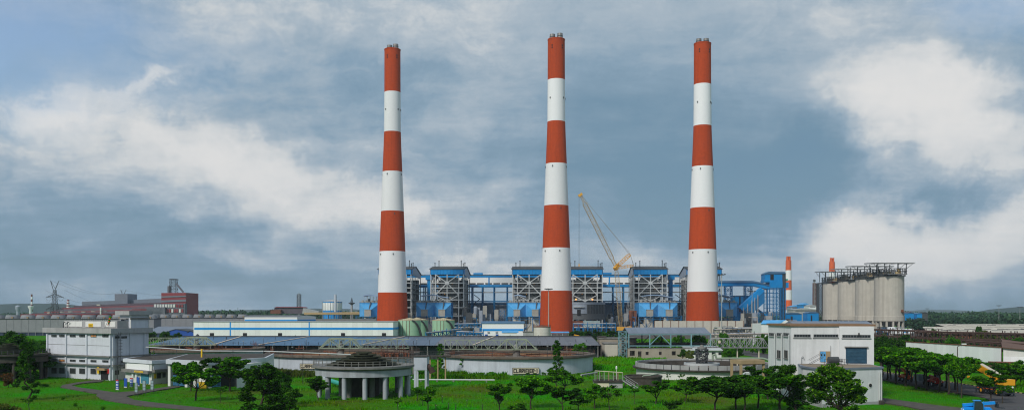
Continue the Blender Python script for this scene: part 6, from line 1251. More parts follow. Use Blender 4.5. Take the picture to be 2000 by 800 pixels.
MB().prism([T0 + Vector((-.3, -.6)), T1 + Vector((.2, -.9)), T2 + Vector((.5, -.4)), Tb1, Tb0], z2 - 1.1, z2).build('roof_slab', 'grey_paint', t); MB().prism([T0 + Vector((.2, .2)), T1, T2 + Vector((-.2, .2)), Tb1 + Vector((-.3, -.4)), Tb0 + Vector((.3, -.4))], z2 - .01, z2 + .02).build('roof_deck', 'concrete_black', t)
MB().prism([T1 + Vector((6.5, 1.2)), T2, Tb1, T1 + Vector((6, 22))], -.3, z2 - 1.1).build('wall', 'offwhite', t); MB().prism([T0 + Vector((.4, 7)), T1 + Vector((5.5, 6)), T1 + Vector((6, 10)), T0 + Vector((.4, 12))], -.3, z2 - 1.1).build('inner_wall', 'steel_dark', t)  # inner block coloured dark to stand in for shade inside the gate recess
for px in (330, 363, 380, 400, 405.5): a_ = g1.a(px); MB().fbox(g1, a_ - .45, a_ + .45, -.3, z2 - 1.1, -.9, -.05).build('column', 'offwhite', t)
MB().fbox(g1, g1.a(382), g1.a(399), -.3, z2 - 1.1, -1.2, -.9).build('bay_wall', 'offwhite', t)
for px0, px1 in ((336.5, 347.5), (348.5, 360)):
    a0, a1 = g1.a(px0), g1.a(px1); o = MB().fbox(g1, a0, a1, .15, 2.75, -.3, -.22).build('gate', 'shutter_blue', t); MB().fbox(g1, a0 + .1, a1 - .1, 1.25, 1.8, -.215, -.19).build('gate_band', 'sign_yellow', o); m = MB()
    for i in range(6): aa = a0 + (a1 - a0) * (i + .5) / 6; m.fbox(g1, aa - .04, aa + .04, .15, 2.75, -.218, -.15)
    m.build('gate_bar', 'door_blue', o)
for px0, px1 in ((411, 420), (422, 431)):
    a0, a1 = g2.a(px0), g2.a(px1); o = MB().fbox(g2, a0, a1, .15, 3.6, -.3, -.24).build('gate', 'dark_hole', t); m = MB()
    for i in range(5): aa = a0 + (a1 - a0) * i / 4; m.fbox(g2, aa - .06, aa + .06, .15, 3.6, -.23, -.15)
    for z in (.2, 1.9, 3.55): m.fbox(g2, a0, a1, z - .06, z + .06, -.23, -.14)
    m.build('gate_bar', 'door_blue', o)
for px0, px1, y0, y1 in ((485, 493.5, 707.5, 713.5), (502, 510, 706, 711.5)): window(g2, px0, px1, y0, y1, t, 4)
for px in (478, 498, 516): a_ = g2.a(px); MB().fbox(g2, a_ - .3, a_ + .3, -.3, z2 - 1.1, .004, .3).build('pilaster', 'offwhite', t)
MB().box(X(362, 221), X(364.5, 221), 232, 232.4, z2, z2 + 2.2).build('roof_stub', 'sign_yellow', t)
MB().path([Vector((X(285, 240), 240, z2 + 2.4)), Vector((X(400, 236), 236, z2 + 1.5)), Vector((X(520, 232), 232, z2 + 1.6)), Vector((X(690, 228), 228, z2 + .9))], .14, 7).build('roof_pipe', 'steel_pale', t)
for px, d in ((300, 239.5), (345, 238), (400, 236), (455, 234), (515, 232)): bar_part('pipe_support', (X(px, d), d, z2), (X(px, d), d, z2 + 1.7), .12, 'steel_dark', t)
t = thing('blue_drum', 'pair of blue plastic drums by the gate house wall', 'drums', G(388, 757))
for dx in (0, .8): p = G(386.5, 756.5) + Vector((dx, 0, 0)); MB().lathe(p, [(.34, 0), (.34, 1.0), (.28, 1.05), (.05, 1.06)], 14).build('drum', 'vehicle_blue', t)
t = thing('yellow_bin', 'yellow bin against the gate house wall', 'bin', G(396.5, 757)); p = G(396.5, 757); MB().box(p.x - .9, p.x + .9, p.y - .4, p.y + .4, 0, 1.4).build('body', 'sign_yellow', t); MB().box(p.x - .96, p.x + .96, p.y - .46, p.y + .46, 1.4, 1.5).build('lid', 'sign_yellow', t)

# ------------------------------------------------------------------ information boards on the lawn
BD = [('blue poster board with red top, leftmost of the lawn boards', 229.5, 740.5, 765, 'b1'), ('plain blue poster board second from left on the lawn', 245.5, 737.5, 760, 'b0'), ('blue poster board with red top and white pictures', 257, 737, 759, 'b2'), ('plain blue poster board beside the teal shutter', 270, 735.5, 757, 'b0'),
      ('grey framed blank board, leftmost of the three in front', 266.5, 746.5, 771, 'g'), ('grey framed blank board, middle of the three in front', 282, 742.5, 767.5, 'g'), ('grey framed blank board, rightmost of the three in front', 297.5, 742, 765.5, 'g')]
for lab, px, y0, y1, k in BD:
    b = G(px, y1); w = 3.9 * b.y / FPX; f = Face((b.x - w, b.y + .25), (b.x + w, b.y - .25)); zt = Z(y0, b.y); t = thing('notice_board', lab, 'notice board', b, 'boards on the lawn'); zb = zt * (.2 if k[0] == 'b' else .24)
    for a_ in (0, f.len): bar_part('leg', f.pt(a_, 0, -.2), f.pt(a_, 0, zt), .09, 'steel_dark', t)
    if k[0] == 'b':
        MB().fbox(f, .05, f.len - .05, zb, zt, .05, .1).build('panel', 'sign_blue', t); MB().fbox(f, .05, f.len - .05, zb, zb + .16, .103, .11).build('print_strip', 'sign_white', t)
        if k != 'b0':
            MB().fbox(f, .05, f.len - .05, zt - .28, zt, .103, .11).build('print_strip', 'sign_red', t)
            for i in range(3):
                for j in range(2): MB().fbox(f, f.len * (.16 + .46 * j), f.len * (.38 + .46 * j), zb + .35 + i * .62, zb + .7 + i * .62, .103, .11).build('print_patch', 'sign_white', t)
    else:
        for i in range(3): MB().fbox(f, .07, f.len - .07, zb + (zt - zb) * i / 3 + .04, zb + (zt - zb) * (i + 1) / 3 - .04, .05, .1).build('panel', 'sheet_teal', t); bar_part('rail', f.pt(0, .03, zb + (zt - zb) * i / 3), f.pt(f.len, .03, zb + (zt - zb) * i / 3), .07, 'steel_dark', t)
        bar_part('rail', f.pt(0, .03, zt), f.pt(f.len, .03, zt), .07, 'steel_dark', t)

# ------------------------------------------------------------------ right pump house with annex
R0, R1, R2 = Vector((59.6, 206)), Vector((59.9, 190)), Vector((76.3, 187)); zr = 15.35
t = thing('pump_house', 'large grey pump house with brown coping at right', 'building', (66, 190, 0)); fl, ff = Face(R0, R1), Face(R1, R2); n_ = (R2 - R1).normalized(); nb = Vector((-n_.y, n_.x))
MB().prism([R0, R1, R2, R2 + nb * 18, R0 + Vector((1, 2))], -.3, zr).build('wall', 'grey_neutral', t)
MB().prism([R0 + Vector((-.35, .2)), R1 + Vector((-.35, -.35)), R2 + Vector((.35, -.35)), R2 + nb * 18.3 + Vector((.3, 0)), R0 + Vector((1, 2.4))], zr, zr + .42).build('coping', 'brown_coping', t)
aP = ff.a(1638.5); MB().fbox(ff, aP, ff.len + .02, -.3, zr - .004, -.2, .45).build('front_bay', 'grey_neutral', t); FB = Face(ff.pt(0, .45, 0)[:2], ff.pt(ff.len, .45, 0)[:2])
for p0, p1, n in ((1503, 1515, 4), (1518, 1528, 3), (1531, 1542, 3)): window(fl, p0, p1, 649.5, 655.5, t, n, sill='concrete')
for p0, p1, n in ((1550.5, 1583, 6), (1589, 1637, 9)): window(ff, p0, p1, 652, 658, t, n, sill='concrete')
window(FB, 1645, 1700, 653, 659, t, 10, sill='concrete')
for px in (1515.5, 1529, 1543.5): a_ = fl.a(px); MB().path([fl.pt(a_, .3, -.2), fl.pt(a_, .3, zr - 1.8)], .16, 8).build('downpipe', 'steel_pale', t)
for p0, p1 in ((1518.5, 1525), (1532.5, 1539)): window(fl, p0, p1, 683, 699, t, 2, frame='concrete_stain', sill='concrete_stain')
a0, a1, z0, z1 = FB.r(1652, 1693, 678, 708.5); o = MB().fbox(FB, a0, a1, z0, z1, .004, .06).build('shutter', 'shutter_blue', t); n = 11
for i in range(n): MB().fbox(FB, a0 + .05, a1 - .05, z0 + (z1 - z0) * i / n, z0 + (z1 - z0) * (i + .86) / n, .063, .11).build('slat', 'shutter_blue', o)
MB().fbox(FB, a0 - .25, a1 + .25, z1 + .003, z1 + .25, .004, .4).build('shutter_lintel', 'concrete_stain', t)
a0, a1, z0, z1 = ff.r(1601, 1621.5, 685, 705.5); MB().fbox(ff, a0, a1, z0, z1, .004, .08).build('door_surround', 'tan_concrete', t)
for p0, p1 in ((1602, 1607), (1607.4, 1612.6)): a0, a1, z0, z1 = ff.r(p0, p1, 685.5, 705.5); o = MB().fbox(ff, a0, a1, z0, z1, .083, .16).build('door', 'door_blue', t); MB().fbox(ff, a0 + .12, a1 - .12, z0 + (z1 - z0) * .55, z0 + (z1 - z0) * .75, .163, .19).build('door_window', 'window_dark', o)
MB().path([ff.pt(ff.a(1565), .3, ff.z(1565, 712)), ff.pt(ff.a(1565), .3, ff.z(1565, 697)), ff.pt(ff.a(1567.5), .3, ff.z(1565, 695)), ff.pt(ff.a(1569.5), .3, ff.z(1565, 697.5)), ff.pt(ff.a(1569.5), .3, ff.z(1565, 700.5))], .07, 6).build('vent_pipe', 'steel_grey', t)
MB().path([ff.pt(ff.a(1622), .2, 8), ff.pt(ff.a(1622), .2, ff.z(1622, 674))], .05, 5).build('conduit', 'steel_grey', t); MB().fbox(FB, FB.a(1676), FB.a(1678), FB.z(1677, 654), FB.z(1677, 649), .1, .5).build('floodlight', 'steel_dark', t)
N0, N1, N2 = Vector((59.4, 181)), Vector((60.2, 172)), Vector((74.4, 178)); za = 7.35
t = thing('annex', 'white flat roofed annex in front of the right pump house', 'building', (66, 177, 0)); na, nf = Face(N0, N1), Face(N1, N2); back = [R1 + Vector((1.4, -.02)), R2 + Vector((-.5, -.5))]
poly = [N0, N1, N2, Vector((75.6, 186.6)), Vector((61, 189.2))]; MB().prism(poly, -.3, za - .35).build('wall', 'grey_neutral', t); ctr = Vector((67, 180))
MB().prism([p + (p - ctr).normalized() * .3 for p in poly[:3]] + poly[3:], za - .35, za).build('roof_edge', 'slate_roof', t); MB().prism([p + (ctr - p).normalized() * .35 for p in poly], za - .01, za + .03).build('roof_deck', 'roof_flat', t)
p = nf.pt(nf.a(1699.5), 0, nf.z(1699.5, 751.5)); c3 = Vector((nf.n.x, nf.n.y, 0)); MB().tube(p - c3 * .1, p + c3 * .12, .36, n=18).build('round_vent', 'dark_hole', t); MB().tube(p - c3 * .1, p + c3 * .05, .55, n=18).build('vent_collar', 'offwhite', t)
for px in (1717, 1720.5): MB().path([nf.pt(nf.a(px), .2, .6), nf.pt(nf.a(px), .2, za - 1)], .11, 7).build('downpipe', 'steel_pale', t)
MB().fbox(nf, nf.a(1716), nf.a(1722.5), -.2, .7, .02, .6).build('drain_box', 'concrete_black', t); MB().fbox(na, -.02, na.len, -.3, 1.4, .004, .03).fbox(nf, 0.04, nf.len, -.3, .5, .004, .03).build('stain_band', 'concrete', t)
t = thing('roof_pump', 'dark blower unit with railings on the annex roof by the blue door', 'pump', (63.6, 186.5, za))
b = Vector((X(1628, 186), 186, za)); MB().tube(b + Vector((-1.1, 0, .9)), b + Vector((1.0, 0, .9)), .75, n=14).build('drum', 'steel_dark', t); MB().box(b.x - 1.4, b.x + 1.4, 185.4, 186.6, za + .03, za + .3).build('plinth', 'concrete_stain', t); MB().tube(b + Vector((1.0, 0, .9)), b + Vector((1.9, 0, .9)), .4, n=10).build('motor', 'steel_grey', t); m = MB()
for i in range(9): xx = b.x - 2.4 + i * .6; m.bar((xx, 184.6, za), (xx, 184.6, za + 1.2), .06)
for z in (.6, 1.2): m.bar((b.x - 2.4, 184.6, za + z), (b.x + 2.4, 184.6, za + z), .06)
m.build('railing', 'steel_dark', t); m = MB()
for s in (184.9, 186.1): m.bar((b.x - 5.4, s, za), (b.x - 2.5, s, za + 1.6), .07); m.bar((b.x - 5.4, s, za + .9), (b.x - 2.5, s, za + 2.5), .05)
m.build('steps', 'steel_dark', t)
# tan portal frame, sump basin
D = 232; t = thing('portal_frame', 'tan concrete slab on four legs before the open round tank', 'portal frame', (X(1460, D), D, 0)); zt = Z(704.5, D)
for px, d in ((1429, D - 1), (1447, D - 5), (1473, D), (1491, D - 3)): bar_part('leg', (X(px, d), d, -.2), (X(px, d), d, zt - .5), .62, 'tan_concrete', t)
MB().prism([(X(1426, D), D), (X(1446, D - 5.5), D - 5.5), (X(1494, D - 3.6), D - 3.6), (X(1479, D + 2), D + 2)], zt - .5, zt + .5).build('slab', 'tan_concrete', t)
t = thing('bent_pipes', 'pair of bent grey pipes among the trees below the portal frame', 'pipes', G(1452, 765))
for k in range(2): MB().path([P(1485, 727 + k * 2.5, 222), P(1456 - k * 2, 727 + k * 2.5, 222), P(1450 + k, 731 + k * 2, 221), P(1449.5 + k * 1.5, 738, 220), P(1451 + k, 760, 210), P(1445, 764, 208)], .22, 8).build('pipe', 'steel_pale', t)
D = 216; t = thing('sump_platform', 'small concrete sump with pale green and orange railings', 'sump', (X(1190, D), D, 0)); f = Face((X(1162, D), D), (X(1216, D), D)); zt = Z(742, D)
MB().fbox(f, 0, f.len, -.3, zt - .5, -4, 0).build('wall', 'concrete', t); MB().fbox(f, -.2, f.len + .3, zt - .5, zt, -4.2, .3).build('deck', 'concrete_black', t); MB().fbox(f, .2, 3.4, zt - 1.6, zt - .6, .02, .1).build('painted_panel', 'sign_cream', t)
for i in range(7): bar_part('post', f.pt(f.len * i / 6, 0, zt), f.pt(f.len * i / 6, 0, Z(723 + i * .6, D)), .16, 'tan_concrete' if i in (3, 5) else 'bridge_green', t)
bar_part('rail', f.pt(0, 0, Z(723, D)), f.pt(f.len, 0, Z(726.5, D)), .16, 'sign_cream', t)
for y in (733, 737): bar_part('rail', f.pt(0, 0, Z(y, D)), f.pt(f.len, 0, Z(y, D)), .09, 'bridge_green', t)
rr = random.Random(4); m = MB()
for i in range(12): aa = rr.uniform(.4, f.len - .4); m.bar(f.pt(aa, -rr.uniform(.5, 3.5), zt), f.pt(aa, -rr.uniform(.5, 3.5), zt + rr.uniform(.6, 1.8)), .18)
m.build('valve', 'pipe_rust', t); m = MB(); q0, q1 = f.pt(f.len, .6, zt), f.pt(f.len + 2.6, 2.6, .1)
for s in (0, .9): m.bar(q0 + Vector((s, s, 0)), q1 + Vector((s, s, 0)), .12, .2); m.bar(q0 + Vector((s, s, 1)), q1 + Vector((s, s, 1)), .07); m.bar(q0 + Vector((s, s, 0)), q0 + Vector((s, s, 1)), .07); m.bar(q1 + Vector((s, s, 0)), q1 + Vector((s, s, 1)), .07)
for i in range(8): m.bar(q0.lerp(q1, i / 7), q0.lerp(q1, i / 7) + Vector((.9, .9, 0)), .2, .05)
m.build('steps', 'steel_grey', t); MB().lathe(P(1204, 740, 216), [(.05, 0), (.06, 2.4), (.2, 2.5), (.22, 3.1), (.05, 3.3)], 8).build('lamp', 'lamp_white', t)
c = (X(1256, 226), 226, 0); t = thing('sump_basin', 'dark stained round sump basin right of the railed sump', 'basin', c); MB().lathe(c, [(4.7, -.3), (4.7, 1.9), (4.9, 1.9), (4.9, 2.3), (4.3, 2.3), (4.3, .8), (.1, .8)], 48).build('wall', 'concrete_black', t); MB().lathe(c, [(4.28, .9), (.1, .9)], 40).build('water', 'water_dark', t)
MB().path([P(1254, 737, 222), P(1256, 733, 222), P(1270, 732, 222), P(1300, 727, 230)], .16, 8).build('green_pipe', 'bridge_green', t)
# ground pipes and small posts in the grass
for lab, p0, p1, r, mt in (('long pale pipe lying on the grass left of the CLARIFIER-1 sign', (806, 743.5), (966, 744.5), .2, 'steel_pale'), ('dark pipe crossing the grass left of the small sump', (1135, 735), (1166, 730), .25, 'steel_grey'), ('short pale pipe on the grass right of the aerator', (795, 741), (806, 737), .14, 'steel_pale')):
    a_, b_ = G(*p0), G(*p1); t = thing('ground_pipe', lab, 'pipe', (a_.x, a_.y, 0)); MB().tube(a_ + Vector((0, 0, r + .25)), b_ + Vector((0, 0, r + .25)), r, n=10).build('pipe_run', mt, t); n = 5
    for i in range(n): c = a_.lerp(b_, (i + .5) / n); MB().box(c.x - .2, c.x + .2, c.y - .35, c.y + .35, -.2, .3).build('pipe_saddle', 'concrete_stain', t)
tag(MB().prism([tuple(G(*p)[:2]) for p in ((592, 723), (600, 722.5), (632, 735), (637, 741), (628, 738))], -.3, .5).build('drain_channel', 'concrete_pale'), 'pale concrete drain channel left of the stepped aerator', 'channel')
FLAB = ['thin dark fence post below the long pale ground pipe', 'fence post second from the left below the ground pipe', 'middle fence post on the lawn below the ground pipe', 'fence post at the lower edge below the ground pipe', 'fence post right of the middle one below the ground pipe', 'short fence post nearest the long pale ground pipe', 'fence post at the bottom edge left of the centre trees', 'lone fence post in front of the stepped aerator']
FPOST = [(826, 790), (852, 803), (876, 797), (890, 805), (912, 795), (864, 784), (942, 806), (778, 804)]
for i, (px, py) in enumerate(FPOST):
    b = G(px, py); t = thing('fence_post', FLAB[i], 'post', b, 'thin fence posts in the foreground grass'); h = rng.uniform(1.2, 1.7); MB().bar(b - Vector((0, 0, .3)), b + Vector((rng.uniform(-.1, .1), 0, h)), .11).build('shaft', 'post_dark', t); MB().bar(b + Vector((-.1, 0, h * .8)), b + Vector((.1, 0, h * .8)), .05).build('wire_clip', 'steel_grey', t)
for lab, px, py, yt in (('leaning dark post by the yellowish sapling', 814, 781, 762), ('dark pole standing left of the CLARIFIER-2 sign', 591.5, 747, 697), ('dark pole on the grass left of clarifier two', 545, 728, 697), ('tall dark pole on the aerator deck edge', 801, 760, 676)):
    b = G(px, py); t = thing('pole', lab, 'pole', b); MB().tube(b - Vector((0, 0, .3)), P(px + (4 if 'leaning' in lab else 0), yt, b.y), .1, .07, 7).build('shaft', 'post_dark', t); MB().lathe(P(px + (4 if 'leaning' in lab else 0), yt, b.y), [(.12, -.1), (.14, .1), (.03, .16)], 8).build('cap', 'steel_dark', t)

# ------------------------------------------------------------------ right side: white sheet wall, sheds, long cream roofs
W0, W1 = Vector((165, 371)), Vector((170, 308)); t = thing('white_sheet_wall', 'long white corrugated sheet wall on the right', 'wall', (168, 330, 0)); f = Face(W0, W1); n = 30
for i in range(n): MB().fbox(f, f.len * i / n + .02, f.len * (i + 1) / n - .02, .3, 6.2, -.12, .02 * (i % 2)).build('sheet_panel', 'white_sheet', t)
MB().fbox(f, -.1, f.len + .1, 6.2, 6.5, -.3, .2).build('top_rail', 'rust', t); MB().fbox(f, 0, f.len, -.3, .3, -.25, .1).build('plinth', 'concrete_stain', t)
t = thing('brown_roof_shed', 'white gabled shed with rusty brown roof at right photo edge', 'shed', (180, 306, 0)); f = Face((170.3, 307), (196, 298)); L_ = f.len
MB().gprism(f, [(0, -.2), (L_, -.2), (L_, 3.4), (0, 6.1)], -.3, 0).build('gable_wall', 'offwhite', t); MB().add([f.pt(-.5, .8, 6.5), f.pt(L_ + 1, .8, 3.6), f.pt(L_ + 1, -40, 5.2), f.pt(6, -40, 8.2), f.pt(-.5, .8, 6.2), f.pt(L_ + 1, .8, 3.3), f.pt(L_ + 1, -40, 4.9), f.pt(6, -40, 7.9)], [(0, 1, 2, 3), (7, 6, 5, 4), (0, 4, 5, 1), (1, 5, 6, 2), (2, 6, 7, 3), (3, 7, 4, 0)]).build('roof', 'brown_roof', t)
for i in range(12): MB().fbox(f, L_ * i / 12 + .03, L_ * (i + 1) / 12 - .03, .2, 3.2, .004, .05).build('sheet_panel', 'white_sheet', t)
t = thing('rubble_bank', 'brown rubble strip at the foot of the white sheet wall', 'rubble', (166, 306, 0)); MB().prism([(160, 300), (172, 296), (175, 304), (164, 312)], -.2, .9).build('bank', 'brown_roof', t); MB().prism([(163, 301), (170, 299), (172, 303), (165, 307)], .85, 1.6).build('mound', 'rust', t)
for lab, px0, px1, ye, yr, D0, D1 in (('long low cream roofed shed nearest on the right', 1812, 2060, 650, 637.5, 520, 600), ('long low cream roofed shed farther back on the right', 1844, 2070, 637, 632, 690, 740)):
    t = thing('cream_roof_shed', lab, 'shed', (X(1900, D0), D0, 0), 'long cream roofed sheds'); f = Face((X(px0, D0), D0), (X(px1, D0 - 25), D0 - 25)); ze, zr_ = Z(ye, D0), Z(yr, D1); n = 24
    for i in range(n): MB().vprism(f, [(0, ze), (0, ze + .2), (-(D1 - D0), zr_ + .2), (-(D1 - D0), zr_)], f.len * i / n, f.len * (i + 1) / n - .15).build('roof_sheet', 'cream_roof', t)
    MB().fbox(f, 0, f.len, -.2, ze - .3, -(D1 - D0), -1).build('wall', 'rust', t); MB().fbox(f, 0, f.len, ze - .5, ze - .05, -.6, .25).build('eaves_beam', 'pipe_rust', t)
    for i in range(14): a_ = f.len * (i + .5) / 14; e = (D1 - D0) * rng.uniform(.3, .7); z = ze + (zr_ - ze) * e / (D1 - D0) + .2; MB().fbox(f, a_ - 3, a_ + 3, z, z + .35, -e - 1, -e).build('roof_vent', 'slab_dark', t)
    for i in range(20): bar_part('post', f.pt(f.len * i / 19, -.4, 0), f.pt(f.len * i / 19, -.4, ze - .3), .4, 'pipe_rust', t)
def lorry(label, px, D, rot, body):
    t = thing('lorry', label, 'lorry', (0, 0, 0)); MB().box(-3.6, 1.8, -1.25, 1.25, 1.2, 3.1).build('cargo_box', body, t); MB().box(2.0, 3.8, -1.2, 1.2, .7, 3.0).build('cab', 'sign_white', t); MB().box(3.75, 3.83, -1.0, 1.0, 1.8, 2.7).build('windscreen', 'glass', t); MB().box(-3.6, 3.7, -.9, .9, .7, 1.15).build('chassis', 'vehicle_dark', t)
    for x_ in (-2.6, -1.4, 2.8):
        for s in (-1, 1): MB().tube((x_, s * 1.0, .5), (x_, s * 1.3, .5), .5, n=14).build('wheel', 'rubber', t)
    t.location = (X(px, D), D, 0); t.rotation_euler.z = math.radians(rot); return t
lorry('blue lorry with white cab parked behind the white sheet wall', 1806, 395, 0, 'vehicle_blue')
t = thing('grey_tanker', 'grey round tank behind the white wall beside the blue lorry', 'tank', (X(1838, 400), 400, 0)); b = (X(1838, 400), 400, 0); MB().tube((b[0] - 2.5, 400, 2.6), (b[0] + 2.5, 400, 2.6), 1.6, n=16).build('drum', 'clad_grey', t); MB().box(b[0] - 2, b[0] - 1.4, 399, 401, 0, 1.6).box(b[0] + 1.4, b[0] + 2, 399, 401, 0, 1.6).build('saddle', 'concrete_stain', t)
t = thing('street_lamp', 'brown street lamp standing among the roadside trees', 'street lamp', G(1870, 766)); b = G(1870, 766); MB().tube(b, P(1870, 676, b.y), .13, .09, 8).build('pole', 'pipe_rust', t); MB().tube(P(1870, 676, b.y), P(1881, 672, b.y), .06, n=6).build('arm', 'steel_dark', t); c = P(1883, 671, b.y); MB().box(c.x - .5, c.x + .45, c.y - .2, c.y + .2, c.z - .12, c.z + .12).build('lamp_head', 'lamp_white', t)

# ------------------------------------------------------------------ vehicles
def wheel(mb_parent, x, y, z, r, w, rim):
    o = MB().lathe((0, 0, 0), [(r * .55, -w / 2), (r * .92, -w / 2), (r, -w / 3), (r, w / 3), (r * .92, w / 2), (r * .55, w / 2)], 22); o.v = [(x + a, y + c, z + b) for a, b, c in o.v]; t = o.build('tyre', 'rubber', mb_parent)
    o = MB().lathe((0, 0, 0), [(.02, -w * .36), (r * .3, -w * .42), (r * .56, -w * .3), (r * .56, w * .3), (r * .3, w * .42), (.02, w * .36)], 18); o.v = [(x + a, y + c, z + b) for a, b, c in o.v]; o.build('rim', rim, t); return t
def telehandler(label, col, loc, rot, boom_up=8):
    t = thing('telehandler', label, 'telehandler', (0, 0, 0), 'site machines by the road'); a = math.radians(boom_up)
    MB().gprism(Face((-2.2, 0), (2.2, 0)), [(0, .75), (4.4, .75), (4.6, 1.25), (4.2, 1.75), (.2, 1.75), (-.2, 1.3)], -.7, .7).build('chassis', col, t)
    MB().gprism(Face((-2.2, 0), (2.2, 0)), [(.2, 1.76), (2.3, 1.76), (2.2, 2.1), (.3, 2.25)], -1.05, -.2).build('engine_hood', col, t)
    MB().gprism(Face((-.6, 0), (1.2, 0)), [(-.2, 1.3), (1.5, 1.3), (1.35, 2.3), (1.0, 2.85), (0, 2.85)], .15, 1.1).build('cab', 'glass', t); MB().gprism(Face((-.6, 0), (1.2, 0)), [(-.15, 2.86), (1.1, 2.86), (1.0, 2.98), (-.1, 2.98)], .1, 1.15).build('cab_roof', col, t)
    for p in ((-.75, -.2), (.85, -.2)): MB().bar((p[0], -1.12, 1.3), (p[0] * .95, -1.12, 2.85), .09).build('cab_pillar', col, t)
    p0 = Vector((-2.3, .1, 2.0)); p1 = p0 + Vector((math.cos(a), 0, math.sin(a))) * 5.2; MB().bar(p0, p1, .5, .5).build('boom', col, t); MB().bar(p0.lerp(p1, .6), p1 + (p1 - p0) * .08, .38, .38).build('boom_extension', 'vehicle_dark', t)
    q = p1 + Vector((.3, 0, -.5)); MB().bar(q + Vector((0, -.9, 0)), q + Vector((0, .9, 0)), .25, .7).build('fork_carriage', 'vehicle_dark', t); MB().bar(q + Vector((0, -.5, -.35)), q + Vector((1.2, -.5, -.4)), .14, .08).bar(q + Vector((0, .5, -.35)), q + Vector((1.2, .5, -.4)), .14, .08).build('forks', 'vehicle_dark', t)
    for x_ in (-1.5, 1.6):
        for s in (-1, 1): wheel(t, x_, s * 1.05, .68, .68, .45, 'sign_white'); MB().gprism(Face((x_ - .8, 0), (x_ + .8, 0)), [(0, 1.05), (.25, 1.45), (1.35, 1.45), (1.6, 1.05), (1.3, 1.3), (.3, 1.3)], -s * 1.05 - .28, -s * 1.05 + .28).build('mudguard', col, t)
    MB().box(-2.4, -2.25, -.8, -.5, 1.1, 1.4).build('headlight', 'lamp_white', t); MB().box(-2.4, -2.25, .5, .8, 1.1, 1.4).build('headlight', 'lamp_white', t)
    t.location = loc; t.rotation_euler.z = math.radians(rot); return t
telehandler('bright blue telehandler at the bottom right corner', 'vehicle_blue', (X(1908, 155), 155, 0), -15, 6)
telehandler('orange telehandler parked under the roadside trees', 'vehicle_orange', (104.8, 236, 0), 82, 14)
telehandler('red telehandler parked under the roadside trees nearer the crane', 'vehicle_red', (105.2, 220.5, 0), 84, 5)
t = thing('site_trailer', 'grey generator trailer between the orange and red machines', 'trailer', (0, 0, 0)); MB().box(-1.8, 1.8, -1, 1, .8, 2.3).build('body', 'clad_grey', t); MB().box(-1.86, 1.86, -1.06, 1.06, 2.3, 2.42).build('lid', 'steel_grey', t)
for s in (-1, 1): wheel(t, 0, s * .95, .45, .45, .25, 'steel_grey')
MB().bar((1.8, 0, .8), (3.0, 0, .6), .12).build('drawbar', 'steel_dark', t); t.location = (105, 228, 0); t.rotation_euler.z = math.radians(85)
def mobile_crane():
    t = thing('mobile_crane', 'yellow mobile crane with raised boom behind a roadside tree', 'mobile crane', (0, 0, 0)); f = Face((-4.6, 0), (4.6, 0))
    MB().gprism(f, [(0, .8), (9.2, .8), (9.5, 1.3), (9.4, 1.75), (0, 1.75)], -1.2, 1.2).build('chassis', 'vehicle_dark', t); MB().gprism(f, [(-.6, .6), (0, .6), (0, 1.9), (-.6, 1.7)], -1.25, 1.25).build('front_bumper', 'vehicle_dark', t); MB().box(-4.6, 4.7, -1.24, 1.24, 1.2, 1.38).build('stripe', 'vehicle_orange', t)
    MB().gprism(f, [(.4, 1.76), (3.6, 1.76), (3.4, 2.5), (.7, 2.5)], -1.15, 1.15).build('engine_hood', 'vehicle_dark', t)
    MB().gprism(f, [(4.6, 1.76), (6.6, 1.76), (6.4, 3.5), (5.2, 3.5), (4.6, 2.6)], .25, 1.2).build('cab', 'glass', t)
    MB().gprism(f, [(.4, 2.55), (6.8, 2.2), (7, 2.9), (5, 3.4), (.4, 3.7)], -1.0, .2).build('superstructure', 'vehicle_yellow', t); MB().box(-5.4, -3.6, -1.3, 1.3, 2.5, 3.75).build('counterweight', 'vehicle_yellow', t)
    p0, p1 = Vector((-3.4, .1, 3.4)), Vector((9.2, .1, 6.9)); MB().bar(p0, p1, 1.15, 1.5).build('boom', 'vehicle_yellow', t); MB().bar(p0.lerp(p1, .1) + Vector((0, 0, .82)), p1 + Vector((0, 0, .82)), .9, .16).build('boom_top', 'cream_roof', t); MB().bar(p1, p1 + (p1 - p0) * .05, .7, .85).build('boom_section', 'vehicle_yellow', t); MB().bar(p1 + Vector((.7, 0, .2)), p1 + Vector((1.1, 0, -1.2)), .8, .5).build('boom_head', 'vehicle_dark', t)
    MB().tube((-.4, .1, 2.4), p0.lerp(p1, .42), .2, n=10).build('lift_cylinder', 'steel_grey', t); MB().tube(p1 + Vector((.9, 0, -1)), p1 + Vector((.9, 0, -3.4)), .05, n=5).build('hoist_rope', 'steel_dark', t); MB().box(p1.x + .65, p1.x + 1.15, -.1, .3, p1.z - 4.1, p1.z - 3.4).build('hook_block', 'vehicle_yellow', t)
    for x_ in (-3.0, 2.9):
        for s in (-1, 1): wheel(t, x_, s * 1.2, .85, .85, .6, 'vehicle_yellow')
    for x_ in (-4.9, 4.9):
        for s in (-1, 1): o = MB().bar((x_, s * 1.3, 1.2), (x_, s * 1.3, .2), .22).build('outrigger', 'vehicle_dark', t); MB().box(x_ - .3, x_ + .3, s * 1.3 - .3, s * 1.3 + .3, .05, .2).build('pad', 'steel_dark', o)
    for s in (-.8, .8): MB().tube((-5.15, s, 2.05), (-5.3, s, 2.05), .2, n=10).build('tail_lamp', 'lamp_white', t)
    t.location = (107.6, 197.5, 0); t.rotation_euler.z = math.radians(93); return t
mobile_crane()
